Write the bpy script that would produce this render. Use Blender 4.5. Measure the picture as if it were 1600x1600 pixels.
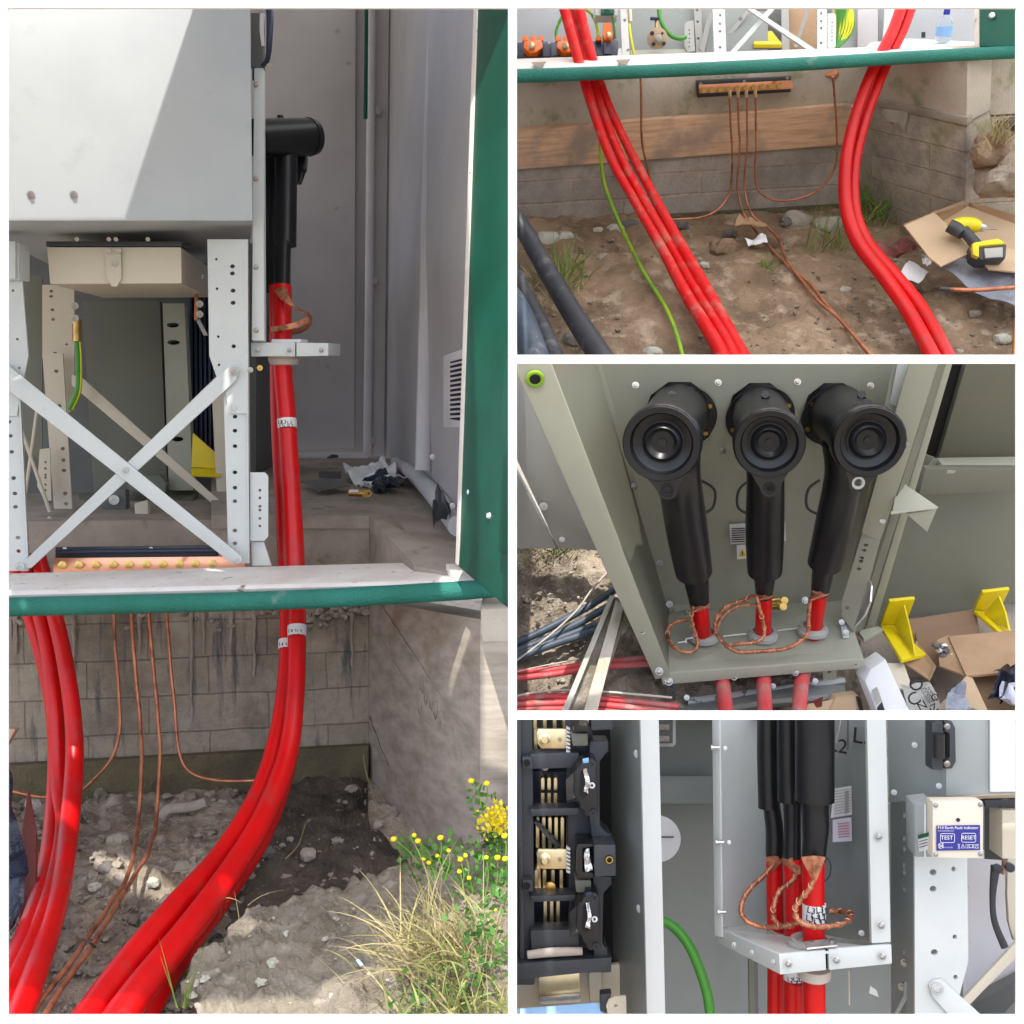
import bpy, bmesh, math, random
from mathutils import Vector, noise
from mathutils.geometry import delaunay_2d_cdt
random.seed(7)
for o in list(bpy.data.objects): bpy.data.objects.remove(o)
S = bpy.context.scene
COL = S.collection
# ---------------------------------------------------------------- camera, sky, sun, exposure
F = 1716.0                       # focal length in pixels of a 1600 pixel wide picture
PITCH = math.radians(8.0)
CZ = 0.97
C = Vector((0, 0, CZ))
Fw = Vector((0, math.cos(PITCH), -math.sin(PITCH)))
Up = Vector((0, math.sin(PITCH), math.cos(PITCH)))
Rt = Vector((1, 0, 0))
cam_d = bpy.data.cameras.new('camera'); cam = bpy.data.objects.new('camera', cam_d); COL.objects.link(cam)
cam.location = C; cam.rotation_euler = (math.radians(90) - PITCH, 0, 0)
cam_d.sensor_width = 36; cam_d.sensor_fit = 'HORIZONTAL'; cam_d.lens = 36 * F / 1600; cam_d.clip_start = 0.05; cam_d.clip_end = 500
S.camera = cam
SUN_EL, SUN_AZ = math.radians(65), math.radians(-6)      # azimuth towards +x from straight behind the camera
SD = Vector((math.sin(SUN_AZ) * math.cos(SUN_EL), -math.cos(SUN_AZ) * math.cos(SUN_EL), math.sin(SUN_EL)))  # to the sun
w = bpy.data.worlds.new('World'); S.world = w; w.use_nodes = True
nt = w.node_tree; nt.nodes.clear()
sky = nt.nodes.new('ShaderNodeTexSky'); sky.sky_type = 'NISHITA'; sky.sun_disc = False
sky.sun_elevation = SUN_EL; sky.sun_rotation = math.atan2(SD.x, SD.y); sky.dust_density = 3.0; sky.air_density = 0.8
bg = nt.nodes.new('ShaderNodeBackground'); bg.inputs[1].default_value = 0.15
wo = nt.nodes.new('ShaderNodeOutputWorld'); hs = nt.nodes.new('ShaderNodeHueSaturation'); hs.inputs['Saturation'].default_value = .72; nt.links.new(sky.outputs[0], hs.inputs['Color']); nt.links.new(hs.outputs[0], bg.inputs[0]); nt.links.new(bg.outputs[0], wo.inputs[0])
sl = bpy.data.lights.new('sun', 'SUN'); sl.energy = 2.0; sl.angle = math.radians(0.5); sl.color = (1, 0.95, 0.86)
so = bpy.data.objects.new('sun', sl); COL.objects.link(so); so.rotation_euler = SD.to_track_quat('Z', 'Y').to_euler(); so.location = (3, -4, 9)
S.view_settings.view_transform = 'Standard'; S.view_settings.look = 'None'; S.view_settings.exposure = 1.5; S.view_settings.gamma = 1
# ---------------------------------------------------------------- helpers
YV = Vector((0, 1, 0))
def P(px, py, d): return C + (Rt * ((px - 800) / F) + Up * ((800 - py) / F) + Fw) * d
def GZ(px, py, z):
    v = Rt * ((px - 800) / F) + Up * ((800 - py) / F) + Fw
    return C + v * ((z - CZ) / v.z)
BAY = 0
def setbay(n):
    global BAY; BAY = n
def lin(c): return tuple(c) + (1,) if len(c) == 3 else c
def tag(o, label=None, cat=None, group=None, kind=None):
    if label: o['label'] = label
    if cat: o['category'] = cat
    if group: o['group'] = group
    if kind: o['kind'] = kind
    return o
def T(name, label, cat, group=None):
    o = bpy.data.objects.new(name, None); COL.objects.link(o); o.empty_display_size = 0.02; o['bay'] = BAY
    return tag(o, label, cat, group)
def obj(name, bm, mat, par=None, smooth=True, ang=35):
    me = bpy.data.meshes.new(name)
    bmesh.ops.recalc_face_normals(bm, faces=bm.faces) if smooth != 'raw' else None
    bm.to_mesh(me); bm.free()
    me.materials.append(mat)
    if smooth:
        me.polygons.foreach_set('use_smooth', [True] * len(me.polygons))
        me.set_sharp_from_angle(angle=math.radians(ang))
    o = bpy.data.objects.new(name, me); COL.objects.link(o); o.parent = par; o['bay'] = BAY
    return o
def inpoly(p, poly):
    c = False; n = len(poly)
    for i in range(n):
        a = poly[i]; b = poly[i - 1]
        if (a[1] > p[1]) != (b[1] > p[1]) and p[0] < (b[0] - a[0]) * (p[1] - a[1]) / (b[1] - a[1]) + a[0]: c = not c
    return c
def frame_of(V):
    n = Vector((0, 0, 0))
    for i in range(len(V)): n += (V[i] - V[0]).cross(V[(i + 1) % len(V)] - V[0])
    n.normalize()
    if n.dot(C - V[0]) < 0: n = -n
    e1 = Rt - n * Rt.dot(n)
    if e1.length < 0.3: e1 = YV - n * YV.dot(n)
    e1.normalize(); e2 = n.cross(e1)
    return n, e1, e2
def plate(name, pts, t, mat, par=None, holes=(), bev=0.0015, ext=None, world=False):
    """solid slab: outline pts (px,py,depth), thickness t away from the viewer; holes = (px,py,rx,ry) cut right through"""
    V = [Vector(p) if world else P(*p) for p in pts]
    n, e1, e2 = frame_of(V); o0 = V[0].copy()
    bm = bmesh.new(); ev = (ext if ext is not None else -n) * t
    if holes:
        to2 = lambda v: ((v - o0).dot(e1), (v - o0).dot(e2))
        outer = [to2(v) for v in V]; allv = list(outer); edges = [(i, (i + 1) % len(outer)) for i in range(len(outer))]; hl = []
        for h in holes:
            if len(h) == 4:
                hx, hy, rx, ry = h
                ring = []
                for k in range(10):
                    a = 2 * math.pi * k / 10; v = P(hx + rx * math.cos(a), hy + ry * math.sin(a), 1) - C
                    s = (o0 - C).dot(n) / v.dot(n); ring.append(to2(C + v * s))
            if len(h) != 4: ring = [to2(Vector(v)) for v in h]
            b = len(allv); allv += ring; edges += [(b + k, b + (k + 1) % len(ring)) for k in range(len(ring))]; hl.append(ring)
        r = delaunay_2d_cdt([Vector(v) for v in allv], edges, [], 0, 1e-6)
        vs = [bm.verts.new(o0 + e1 * v.x + e2 * v.y) for v in r[0]]
        for f in r[2]:
            c = sum((r[0][i] for i in f), Vector((0, 0))) / len(f)
            if inpoly(c, outer) and not any(inpoly(c, h) for h in hl):
                try: bm.faces.new([vs[i] for i in f])
                except ValueError: pass
        for v in [v for v in bm.verts if not v.link_faces]: bm.verts.remove(v)
        bmesh.ops.recalc_face_normals(bm, faces=bm.faces)
        g = bmesh.ops.extrude_face_region(bm, geom=list(bm.faces))
        bmesh.ops.translate(bm, verts=[v for v in g['geom'] if isinstance(v, bmesh.types.BMVert)], vec=ev)
    else:
        a = [bm.verts.new(v) for v in V]; b = [bm.verts.new(v + ev) for v in V]; m = len(V)
        bm.faces.new(a); bm.faces.new(b[::-1])
        for i in range(m): bm.faces.new((a[i], a[(i + 1) % m], b[(i + 1) % m], b[i]))
        if bev and bev < t * 0.45: bmesh.ops.bevel(bm, geom=list(bm.edges), offset=bev, segments=2, affect='EDGES', profile=0.6, clamp_overlap=True)
    w1 = V[1] - V[0]; w1 -= n * w1.dot(n)
    if w1.length > 1e-4 and not holes: e1 = w1.normalized(); e2 = n.cross(e1)
    uv = bm.loops.layers.uv.new('UVMap')
    for f in bm.faces:
        for l in f.loops:
            q = l.vert.co - o0; l[uv].uv = (q.dot(e1) + (q.dot(n) if abs(f.normal.dot(n)) < .5 else 0), q.dot(e2))
    return obj(name, bm, mat, par)
def spline(pts, k=8):
    n = len(pts); out = []
    for i in range(n - 1):
        p0 = pts[max(i - 1, 0)]; p1 = pts[i]; p2 = pts[i + 1]; p3 = pts[min(i + 2, n - 1)]
        for j in range(k):
            t = j / k
            out.append([0.5 * ((2 * b) + (-a + c) * t + (2 * a - 5 * b + 4 * c - d) * t * t + (-a + 3 * b - 3 * c + d) * t ** 3) for a, b, c, d in zip(p0, p1, p2, p3)])
    out.append(list(pts[-1])); return out
def sweep(bm, V, rad, seg=12, flat=1.0, caps=True, uvl=None, twist=0):
    up = Vector((0, 0, 1)); rings = []; prev = None; s = 0
    for i, v in enumerate(V):
        t = (V[min(i + 1, len(V) - 1)] - V[max(i - 1, 0)]).normalized()
        if prev is None:
            a = t.cross(Vector((0.13, 0.97, 0.2))).normalized()
        else:
            a = prev - t * prev.dot(t); a.normalize()
        prev = a; b = t.cross(a)
        rings.append([bm.verts.new(v + a * (rad[i] * math.cos(2 * math.pi * k / seg + twist * i)) + b * (rad[i] * flat * math.sin(2 * math.pi * k / seg + twist * i))) for k in range(seg)])
    for i in range(len(rings) - 1):
        for k in range(seg): bm.faces.new((rings[i][k], rings[i][(k + 1) % seg], rings[i + 1][(k + 1) % seg], rings[i + 1][k]))
    if caps: bm.faces.new(rings[0]); bm.faces.new(rings[-1][::-1])
def tube(name, pts, mat, par=None, seg=14, k=8, flat=1.0, wob=0):
    """round sweep through pts (px,py,depth,radius in px)"""
    sp = spline([tuple(p) for p in pts], k) if len(pts) > 2 or k > 1 else pts
    V = [P(a, b, c) for a, b, c, r in sp]; R_ = [r * c / F for a, b, c, r in sp]
    if wob:
        for i, v in enumerate(V): V[i] = v + noise.noise_vector(v * 14) * wob; R_[i] *= 1 + 0.05 * noise.noise(v * 30)
    bm = bmesh.new(); sweep(bm, V, R_, seg, flat); return obj(name, bm, mat, par, ang=60)
def cylbm(bm, a, b, r0, r1, seg=24):
    sweep(bm, [a, b], [r0, r1], seg)
def cyl(name, a, b, r0, r1, mat, par=None, seg=28, bev=0.0):
    bm = bmesh.new(); cylbm(bm, a, b, r0, r1, seg)
    if bev: bmesh.ops.bevel(bm, geom=[e for e in bm.edges if len(e.link_faces) == 2 and e.calc_face_angle(0) > 1], offset=bev, segments=2, affect='EDGES')
    return obj(name, bm, mat, par)
def lathe(name, o, ax, prof, mat, par=None, seg=32):
    """profile of (distance along ax, radius) turned about ax through o"""
    ax = ax.normalized(); a = ax.cross(Vector((0.1, 0.2, 1))).normalized(); b = ax.cross(a)
    bm = bmesh.new(); rings = []
    for h, r in prof: rings.append([bm.verts.new(o + ax * h + (a * math.cos(2 * math.pi * k / seg) + b * math.sin(2 * math.pi * k / seg)) * r) for k in range(seg)])
    for i in range(len(rings) - 1):
        for k in range(seg): bm.faces.new((rings[i][k], rings[i][(k + 1) % seg], rings[i + 1][(k + 1) % seg], rings[i + 1][k]))
    bm.faces.new(rings[0]); bm.faces.new(rings[-1][::-1])
    return obj(name, bm, mat, par)
def bolt(par, px, py, d, r=5, mat=None, n=None, name='bolt', hexa=True):
    o = P(px, py, d); n = (n or (C - o)).normalized(); R_ = r * d / F
    bm = bmesh.new(); cylbm(bm, o + n * -0.0005, o + n * R_ * 0.25, R_ * 1.15, R_ * 1.1, 16)
    cylbm(bm, o + n * R_ * 0.25, o + n * R_ * 0.9, R_ * 0.78, R_ * 0.72, 6 if hexa else 16)
    if not hexa: cylbm(bm, o + n * R_ * 0.9, o + n * R_ * 1.05, R_ * 0.35, R_ * 0.3, 6)
    return obj(name, bm, mat or M['steel'], par)
def screw(par, px, py, d, r=5, name='screw'):
    """button head screw with a dark socket ring"""
    o = P(px, py, d); n = (C - o).normalized(); R_ = r * d / F
    a = lathe(name, o, n, [(-.0004, R_ * 1.3), (R_ * .3, R_ * 1.25), (R_ * .32, R_ * .95), (R_ * .7, R_ * .8), (R_ * .8, R_ * .5), (R_ * .3, R_ * .42), (R_ * .28, R_ * .01)], M['steel'], par, 16)
    return a
def rock(name, p, r, mat, par=None, sq=(1, 1, .7), seed=None, sub=3):
    s = random.uniform(0, 99) if seed is None else seed
    bm = bmesh.new(); bmesh.ops.create_icosphere(bm, subdivisions=sub, radius=1)
    for v in bm.verts:
        c = v.co.copy(); k = 1 + .45 * noise.noise(c * 1.1 + Vector((s, 0, 0))) + .16 * noise.noise(c * 3 + Vector((s, 5, 0)))
        q = c * k
        q = Vector([max(-.95, min(.95, x)) if abs(x) < 9 else x for x in q])
        v.co = Vector((q.x * sq[0], q.y * sq[1], q.z * sq[2])) * r + p
    return obj(name, bm, mat, par, ang=28)
def rocks_bm(bm, p, r, s, sub=1):
    g = bmesh.ops.create_icosphere(bm, subdivisions=2 if r > .006 else sub, radius=1); ro = Vector((random.random(), random.random(), random.random())) * 9
    a, b = random.uniform(.6, 1.2), random.uniform(.45, .8)
    for v in g['verts']:
        c = v.co; k = 1 + .6 * noise.noise(c * 1.3 + ro) + .3 * noise.noise(c * 3.1 + ro); v.co = Vector((c.x * a, c.y, c.z * b)) * (k * r) + p
def crumple(name, q, amp, mat, par=None, n=26, freq=9, t=0.0012, seed=0):
    """creased sheet over the quad q of (px,py,depth) corners"""
    Q = [P(*c) for c in q]; bm = bmesh.new(); nn = frame_of(Q)[0]; g = []
    for j in range(n + 1):
        row = []
        for i in range(n + 1):
            u, v = i / n, j / n
            p = (Q[0] * (1 - u) + Q[1] * u) * (1 - v) + (Q[3] * (1 - u) + Q[2] * u) * v
            s = Vector((seed * 7.1, seed, 0))
            h = abs(noise.noise(p * freq + s)) * 1.4 + abs(noise.noise(p * freq * 2.3 + s)) * .7 - .5
            row.append(bm.verts.new(p + nn * h * amp + noise.noise_vector(p * freq * 1.3 + s) * amp * .5))
        g.append(row)
    for j in range(n):
        for i in range(n): bm.faces.new((g[j][i], g[j][i + 1], g[j + 1][i + 1], g[j + 1][i]))
    bmesh.ops.recalc_face_normals(bm, faces=bm.faces)
    f = bmesh.ops.extrude_face_region(bm, geom=list(bm.faces)); bmesh.ops.translate(bm, verts=[v for v in f['geom'] if isinstance(v, bmesh.types.BMVert)], vec=-nn * t)
    return obj(name, bm, mat, par, ang=25)
def hfield(name, fn, nx, ny, mat, par=None, amp=.02, freq=6, n2=.006, thick=.0, edge=None):
    """uneven soil: fn(u,v) gives the base point, then noise lifts it"""
    bm = bmesh.new(); g = []
    for j in range(ny + 1):
        row = []
        for i in range(nx + 1):
            p = fn(i / nx, j / ny)
            h = noise.noise(p * freq) * amp + noise.noise(p * freq * 4.3) * n2 * 1.5 + abs(noise.noise(p * freq * 11)) * n2
            row.append(bm.verts.new(p + UPV * h))
        g.append(row)
    for j in range(ny):
        for i in range(nx): bm.faces.new((g[j][i], g[j][i + 1], g[j + 1][i + 1], g[j + 1][i]))
    return obj(name, bm, mat, par, ang=70)
UPV = Vector((0, 0, 1))
def blades(name, roots, mat, par=None, L=(.04, .1), wd=.0012, lean=.6, droop=.5, bias=Vector((0, 0, 0)), seed=1):
    rnd = random.Random(seed); bm = bmesh.new()
    for p in roots:
        l = rnd.uniform(*L); a = rnd.uniform(0, 6.283); dr = Vector((math.cos(a), math.sin(a), 0)) * rnd.uniform(.1, lean) + UPV + bias * rnd.uniform(.3, 1)
        dr.normalize(); side = dr.cross(Vector((rnd.uniform(-1, 1), rnd.uniform(-1, .2), rnd.uniform(-.2, .2)))).normalized(); v = p.copy(); pr = None; n = 5; w_ = wd * rnd.uniform(.6, 1.3)
        dd = droop * rnd.uniform(.3, 1.4)
        for i in range(n + 1):
            ww = w_ * (1 - (i / n) ** 1.5) + .00008
            a1 = bm.verts.new(v - side * ww); b1 = bm.verts.new(v + side * ww)
            if pr: bm.faces.new((pr[0], pr[1], b1, a1))
            pr = (a1, b1); v = v + dr * (l / n); dr = (dr + (Vector((dr.x, dr.y, 0)) * .4 - UPV) * dd / n).normalized()
    return obj(name, bm, mat, par, smooth='raw')
def text(name, s, o, size, mat, par, right=None, up=None, th=.0004, font_scale=1):
    cu = bpy.data.curves.new('lettering', 'FONT'); cu.body = s; cu.size = size; cu.extrude = th; cu.align_x = 'CENTER'; cu.align_y = 'CENTER'; cu.resolution_u = 3
    ob = bpy.data.objects.new('lettering', cu); COL.objects.link(ob); bpy.context.view_layer.update()
    me = bpy.data.meshes.new_from_object(ob.evaluated_get(bpy.context.evaluated_depsgraph_get())); bpy.data.objects.remove(ob)
    r = (right or Rt).normalized(); u = (up or Up); u = (u - r * u.dot(r)).normalized(); n = r.cross(u)
    for v in me.vertices: v.co = o + r * v.co.x + u * v.co.y + n * v.co.z
    me.name = name; me.materials.clear(); me.materials.append(mat)
    q = bpy.data.objects.new(name, me); COL.objects.link(q); q.parent = par; q['bay'] = BAY
    return q
# ---------------------------------------------------------------- materials
M = {}
def mk(name, base, rough=.5, metal=0.0, c2=None, vs=6, vc=(.4, .65), bump=None, spec=.5, coat=0, c3=None, v3=None, stretch=None, trans=0, alpha=1, sss=0, uv=False, ior=1.45):
    m = bpy.data.materials.new(name); m.use_nodes = True; t = m.node_tree; b = t.nodes['Principled BSDF']
    b.inputs['Base Color'].default_value = lin(base); b.inputs['Roughness'].default_value = rough; b.inputs['Metallic'].default_value = metal
    b.inputs['Specular IOR Level'].default_value = spec; b.inputs['Coat Weight'].default_value = coat; b.inputs['Transmission Weight'].default_value = trans; b.inputs['IOR'].default_value = ior
    tc = t.nodes.new('ShaderNodeTexCoord'); src = tc.outputs['UV' if uv else 'Object']
    if stretch:
        mp = t.nodes.new('ShaderNodeMapping'); mp.inputs['Scale'].default_value = stretch; t.links.new(src, mp.inputs[0]); src2 = mp.outputs[0]
    else: src2 = src
    col = None
    def noi(sc, lo, hi, s=src2, det=6, ro=.6):
        n = t.nodes.new('ShaderNodeTexNoise'); n.inputs['Scale'].default_value = sc; n.inputs['Detail'].default_value = det; n.inputs['Roughness'].default_value = ro; t.links.new(s, n.inputs['Vector'])
        r = t.nodes.new('ShaderNodeMapRange'); r.inputs[1].default_value = lo; r.inputs[2].default_value = hi; t.links.new(n.outputs[0], r.inputs[0]); return r.outputs[0]
    def mix(f, a, c):
        x = t.nodes.new('ShaderNodeMix'); x.data_type = 'RGBA'; t.links.new(f, x.inputs[0])
        for s, i in ((a, 6), (c, 7)):
            if isinstance(s, tuple): x.inputs[i].default_value = lin(s)
            else: t.links.new(s, x.inputs[i])
        return x.outputs[2]
    if c2 is not None: col = mix(noi(vs, *vc), tuple(base), tuple(c2))
    if c3 is not None: col = mix(noi(v3[0], v3[1], v3[2], s=src), col if col is not None else tuple(base), tuple(c3))
    if col is not None: t.links.new(col, b.inputs['Base Color'])
    if bump:
        n = t.nodes.new('ShaderNodeTexNoise'); n.inputs['Scale'].default_value = bump[0]; n.inputs['Detail'].default_value = 5; n.inputs['Roughness'].default_value = .65; t.links.new(src2, n.inputs['Vector'])
        bp = t.nodes.new('ShaderNodeBump'); bp.inputs['Strength'].default_value = bump[1]; bp.inputs['Distance'].default_value = bump[2] if len(bump) > 2 else .002
        t.links.new(n.outputs[0], bp.inputs['Height']); t.links.new(bp.outputs[0], b.inputs['Normal'])
    M[name] = m; m['b'] = 1; return m
def blockwall(name, ca, cb, mortar, bw, rh, ms=.004, drip=None, moss=None, stain=None, off=.5, jd=.006):
    m = mk(name, ca, .92, bump=(110, .8, .006), uv=True); t = m.node_tree; b = t.nodes['Principled BSDF']
    tc = [n for n in t.nodes if n.type == 'TEX_COORD'][0]; uv = tc.outputs['UV']
    def N(kind, **k):
        n = t.nodes.new(kind)
        for a, v in k.items(): n.inputs[a].default_value = v
        return n
    wn = N('ShaderNodeTexNoise', Scale=9.0, Detail=3.0); t.links.new(uv, wn.inputs['Vector'])
    add = t.nodes.new('ShaderNodeVectorMath'); add.operation = 'MULTIPLY_ADD'; t.links.new(wn.outputs['Color'], add.inputs[0]); add.inputs[1].default_value = (.008, .008, 0); t.links.new(uv, add.inputs[2])
    br = N('ShaderNodeTexBrick', Scale=1.0); br.inputs['Color1'].default_value = lin(ca); br.inputs['Color2'].default_value = lin(cb); br.inputs['Mortar'].default_value = lin(mortar)
    br.inputs['Mortar Size'].default_value = ms; br.inputs['Mortar Smooth'].default_value = .6; br.inputs['Brick Width'].default_value = bw; br.inputs['Row Height'].default_value = rh; br.offset = off
    t.links.new(add.outputs[0], br.inputs['Vector'])
    col = br.outputs['Color']
    def layer(col, scale, lo, hi, c, st=None, det=7, fmax=1.0):
        s = uv
        if st: mp = t.nodes.new('ShaderNodeMapping'); mp.inputs['Scale'].default_value = st; t.links.new(uv, mp.inputs[0]); s = mp.outputs[0]
        n = N('ShaderNodeTexNoise', Scale=scale, Detail=float(det), Roughness=.65); t.links.new(s, n.inputs['Vector'])
        r = N('ShaderNodeMapRange'); r.inputs[1].default_value = lo; r.inputs[2].default_value = hi; r.inputs[4].default_value = fmax; t.links.new(n.outputs[0], r.inputs[0])
        x = t.nodes.new('ShaderNodeMix'); x.data_type = 'RGBA'; t.links.new(r.outputs[0], x.inputs[0]); t.links.new(col, x.inputs[6]); x.inputs[7].default_value = lin(c); return x.outputs[2]
    col = layer(col, 60, .4, .7, tuple(x * .72 for x in ca))
    col = layer(col, 7, .5, .75, tuple(min(1, x * 1.35) for x in cb))
    if stain: col = layer(col, 4, .5, .68, stain, None)
    if drip: col = layer(col, 1, .54, .66, drip, (38, 3.5, 1))
    if moss: col = layer(col, 6, .55, .7, moss)
    t.links.new(col, b.inputs['Base Color'])
    bp0 = [n for n in t.nodes if n.type == 'BUMP'][0]
    inv = N('ShaderNodeMath'); inv.operation = 'SUBTRACT'; inv.inputs[0].default_value = 1; t.links.new(br.outputs['Fac'], inv.inputs[1])
    b2 = N('ShaderNodeBump', Strength=1.0, Distance=jd); t.links.new(inv.outputs[0], b2.inputs['Height']); t.links.new(bp0.outputs[0], b2.inputs['Normal']); t.links.new(b2.outputs[0], b.inputs['Normal'])
    return m
mk('frame_white', (.95, .95, .95), .7)
mk('white_paint', (.60, .62, .61), .42, c2=(.56, .58, .57), vs=3, bump=(700, .12, .0006))
mk('interior_pale', (.31, .32, .335), .5, c2=(.27, .28, .29), vs=4)
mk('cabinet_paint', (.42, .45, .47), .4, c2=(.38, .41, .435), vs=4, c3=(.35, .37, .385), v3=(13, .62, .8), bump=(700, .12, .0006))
mk('cabinet_grey', (.36, .39, .385), .4, c2=(.33, .36, .355), vs=4, bump=(700, .15, .0006))
mk('galv_paint', (.60, .63, .62), .4, c2=(.55, .58, .57), vs=5, bump=(650, .25, .0008), c3=(.42, .40, .36), v3=(25, .68, .78))
mk('beige_paint', (.60, .54, .43), .45, bump=(600, .1, .0005))
mk('cream_paint', (.74, .66, .54), .45, bump=(600, .1, .0005))
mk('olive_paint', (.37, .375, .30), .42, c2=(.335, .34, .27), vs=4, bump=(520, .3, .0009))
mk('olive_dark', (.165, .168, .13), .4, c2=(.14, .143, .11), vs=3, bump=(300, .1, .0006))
mk('tank_grey', (.13, .135, .13), .5, c2=(.10, .105, .10), vs=4)
mk('grey_green', (.25, .27, .26), .4, c2=(.225, .245, .235), vs=4, bump=(700, .15, .0006))
mk('grp_grey', (.47, .45, .46), .5, c2=(.40, .38, .39), vs=3, bump=(40, .12, .004), c3=(.25, .22, .2), v3=(16, .66, .8))
mk('grp_light', (.58, .57, .60), .45, c2=(.50, .49, .51), vs=4, bump=(40, .1, .003), c3=(.3, .26, .2), v3=(30, .66, .78))
mk('sill_white', (.80, .76, .72), .6, c2=(.68, .62, .57), vs=9, bump=(90, .3, .003), c3=(.22, .17, .12), v3=(34, .62, .72))
mk('green_gloss', (.003, .068, .042), .33, c2=(.005, .095, .062), vs=5, spec=.35, bump=(30, .08, .003), c3=(.1, .25, .2), v3=(60, .74, .8))
mk('green_rough', (.015, .17, .125), .5, c2=(.02, .21, .165), vs=8, bump=(260, 1, .004), c3=(.25, .32, .28), v3=(18, .64, .8))
mk('red_cable', (.66, .0008, .002), .36, c2=(.50, .001, .003), vs=9, vc=(.35, .65), c3=(.36, .045, .04), v3=(17, .56, .86), bump=(120, .15, .001), spec=.5)
mk('red_muddy', (.66, .002, .004), .5, spec=.35, c2=(.5, .03, .025), vs=14, vc=(.5, .7), c3=(.46, .16, .12), v3=(24, .54, .76), bump=(90, .3, .002))
mk('red_dusty', (.62, .06, .07), .55, c2=(.5, .15, .14), vs=14, c3=(.40, .28, .25), v3=(25, .55, .75))
mk('black_boot', (.006, .0065, .008), .34, c2=(.009, .010, .013), vs=12, bump=(25, .15, .003))
mk('black_semi', (.012, .012, .014), .3, c2=(.018, .018, .02), vs=8)
mk('black_plastic', (.044, .048, .056), .45, bump=(500, .1, .0005))
mk('navy_plastic', (.02, .028, .06), .4)
mk('dark_hole', (.01, .01, .01), .8)  # near-black; shade inside holes and gaps put into the colour
mk('steel', (.42, .41, .38), .3, 1.0, c2=(.28, .26, .24), vs=60)
mk('zinc', (.70, .70, .70), .35, .9, c2=(.5, .5, .5), vs=30)
mk('chrome_foil', (.8, .8, .8), .12, 1.0, bump=(120, 1, .004))
mk('brass', (.62, .42, .13), .3, 1.0, c2=(.45, .28, .08), vs=50)
mk('pale_brass', (.85, .72, .46), .33, .85, c2=(.72, .55, .30), vs=20)
mk('copper_bar', (.88, .45, .29), .34, .8, c2=(.78, .36, .22), vs=9, c3=(.35, .12, .08), v3=(22, .62, .75))
mk('copper_wire', (.45, .17, .09), .42, .7, c2=(.62, .26, .14), vs=18, c3=(.20, .08, .05), v3=(26, .5, .7), bump=(300, .5, .001))
mk('copper_braid', (.60, .27, .15), .45, .8, c2=(.32, .12, .07), vs=70, vc=(.42, .6), bump=(260, .8, .002), stretch=(1, 1, 1))
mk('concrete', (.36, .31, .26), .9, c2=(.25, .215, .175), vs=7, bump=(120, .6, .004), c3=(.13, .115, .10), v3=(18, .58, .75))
mk('concrete_lit', (.55, .50, .42), .9, c2=(.43, .38, .31), vs=7, bump=(120, .6, .004), c3=(.25, .27, .15), v3=(12, .55, .7))  # paler copy of the concrete, sunlight put into the colour
mk('timber_face', (.33, .27, .23), .85, c2=(.20, .165, .145), vs=5, vc=(.35, .65), bump=(40, .5, .004), stretch=(2.2, 1, 14), c3=(.36, .29, .17), v3=(5, .55, .72))
mk('render_wall', (.50, .44, .37), .9, c2=(.29, .25, .205), vs=5, stretch=(2.5, 7, 1), vc=(.35, .7), bump=(140, .6, .003), c3=(.30, .23, .14), v3=(7, .55, .75), uv=True)
mk('plank', (.72, .48, .32), .75, c2=(.52, .31, .18), vs=7, vc=(.42, .68), bump=(60, .3, .002), uv=True, stretch=(1.3, 17, 1), c3=(.36, .28, .22), v3=(6, .5, .66))
mk('soil', (.20, .165, .135), .95, c2=(.12, .10, .085), vs=9, vc=(.38, .62), bump=(130, 1, .008), c3=(.30, .27, .24), v3=(26, .52, .68))
mk('soil_grey', (.46, .385, .30), .95, c2=(.22, .18, .14), vs=11, vc=(.38, .62), bump=(120, 1, .010), c3=(.50, .45, .39), v3=(30, .54, .68))
mk('soil_dark', (.12, .098, .078), .9, c2=(.055, .045, .037), vs=10, bump=(110, 1, .01), c3=(.12, .10, .085), v3=(28, .6, .74))
mk('soil_pale', (.31, .27, .215), .95, c2=(.19, .16, .12), vs=11, bump=(140, 1, .008), c3=(.42, .38, .32), v3=(34, .55, .7))
mk('mud_brown', (.34, .235, .15), .85, c2=(.17, .115, .07), vs=7, vc=(.35, .62), bump=(70, .9, .010), c3=(.46, .36, .26), v3=(19, .53, .7))
mk('stone', (.38, .345, .295), .9, c2=(.25, .225, .19), vs=12, bump=(90, .8, .004))
mk('stone_dark', (.17, .155, .145), .9, c2=(.10, .095, .09), vs=12, bump=(90, .8, .004))
mk('stone_pale', (.47, .46, .40), .9, c2=(.36, .35, .29), vs=12, bump=(90, .6, .004))
mk('cardboard', (.42, .27, .16), .8, c2=(.34, .215, .125), vs=9, vc=(.4, .7), bump=(60, .4, .004))
mk('cardboard_dark', (.22, .14, .085), .85)
mk('card_pale', (.52, .38, .25), .8, c2=(.46, .33, .21), vs=6)
mk('bag_black', (.014, .018, .035), .22, bump=(22, .6, .012))
mk('bag_grey', (.27, .29, .34), .3, c2=(.18, .20, .26), vs=9, bump=(30, .8, .01))
mk('paper', (.78, .79, .82), .6, bump=(30, .2, .003))
mk('label_white', (.72, .72, .72), .5)
mk('label_blue', (.035, .035, .27), .35)
mk('ink', (.015, .015, .02), .6)
mk('label_green', (.01, .1, .05), .5)
mk('yellow_paint', (.80, .62, .008), .4, c2=(.70, .55, .01), vs=9, c3=(.35, .25, .02), v3=(40, .68, .8))
mk('orange_plastic', (.80, .15, .008), .4)
mk('earth_green', (.05, .30, .02), .4, c2=(.45, .50, .01), vs=1, vc=(.49, .51), stretch=(60, 60, 6))
mk('earth_plain', (.06, .27, .03), .38)
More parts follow.
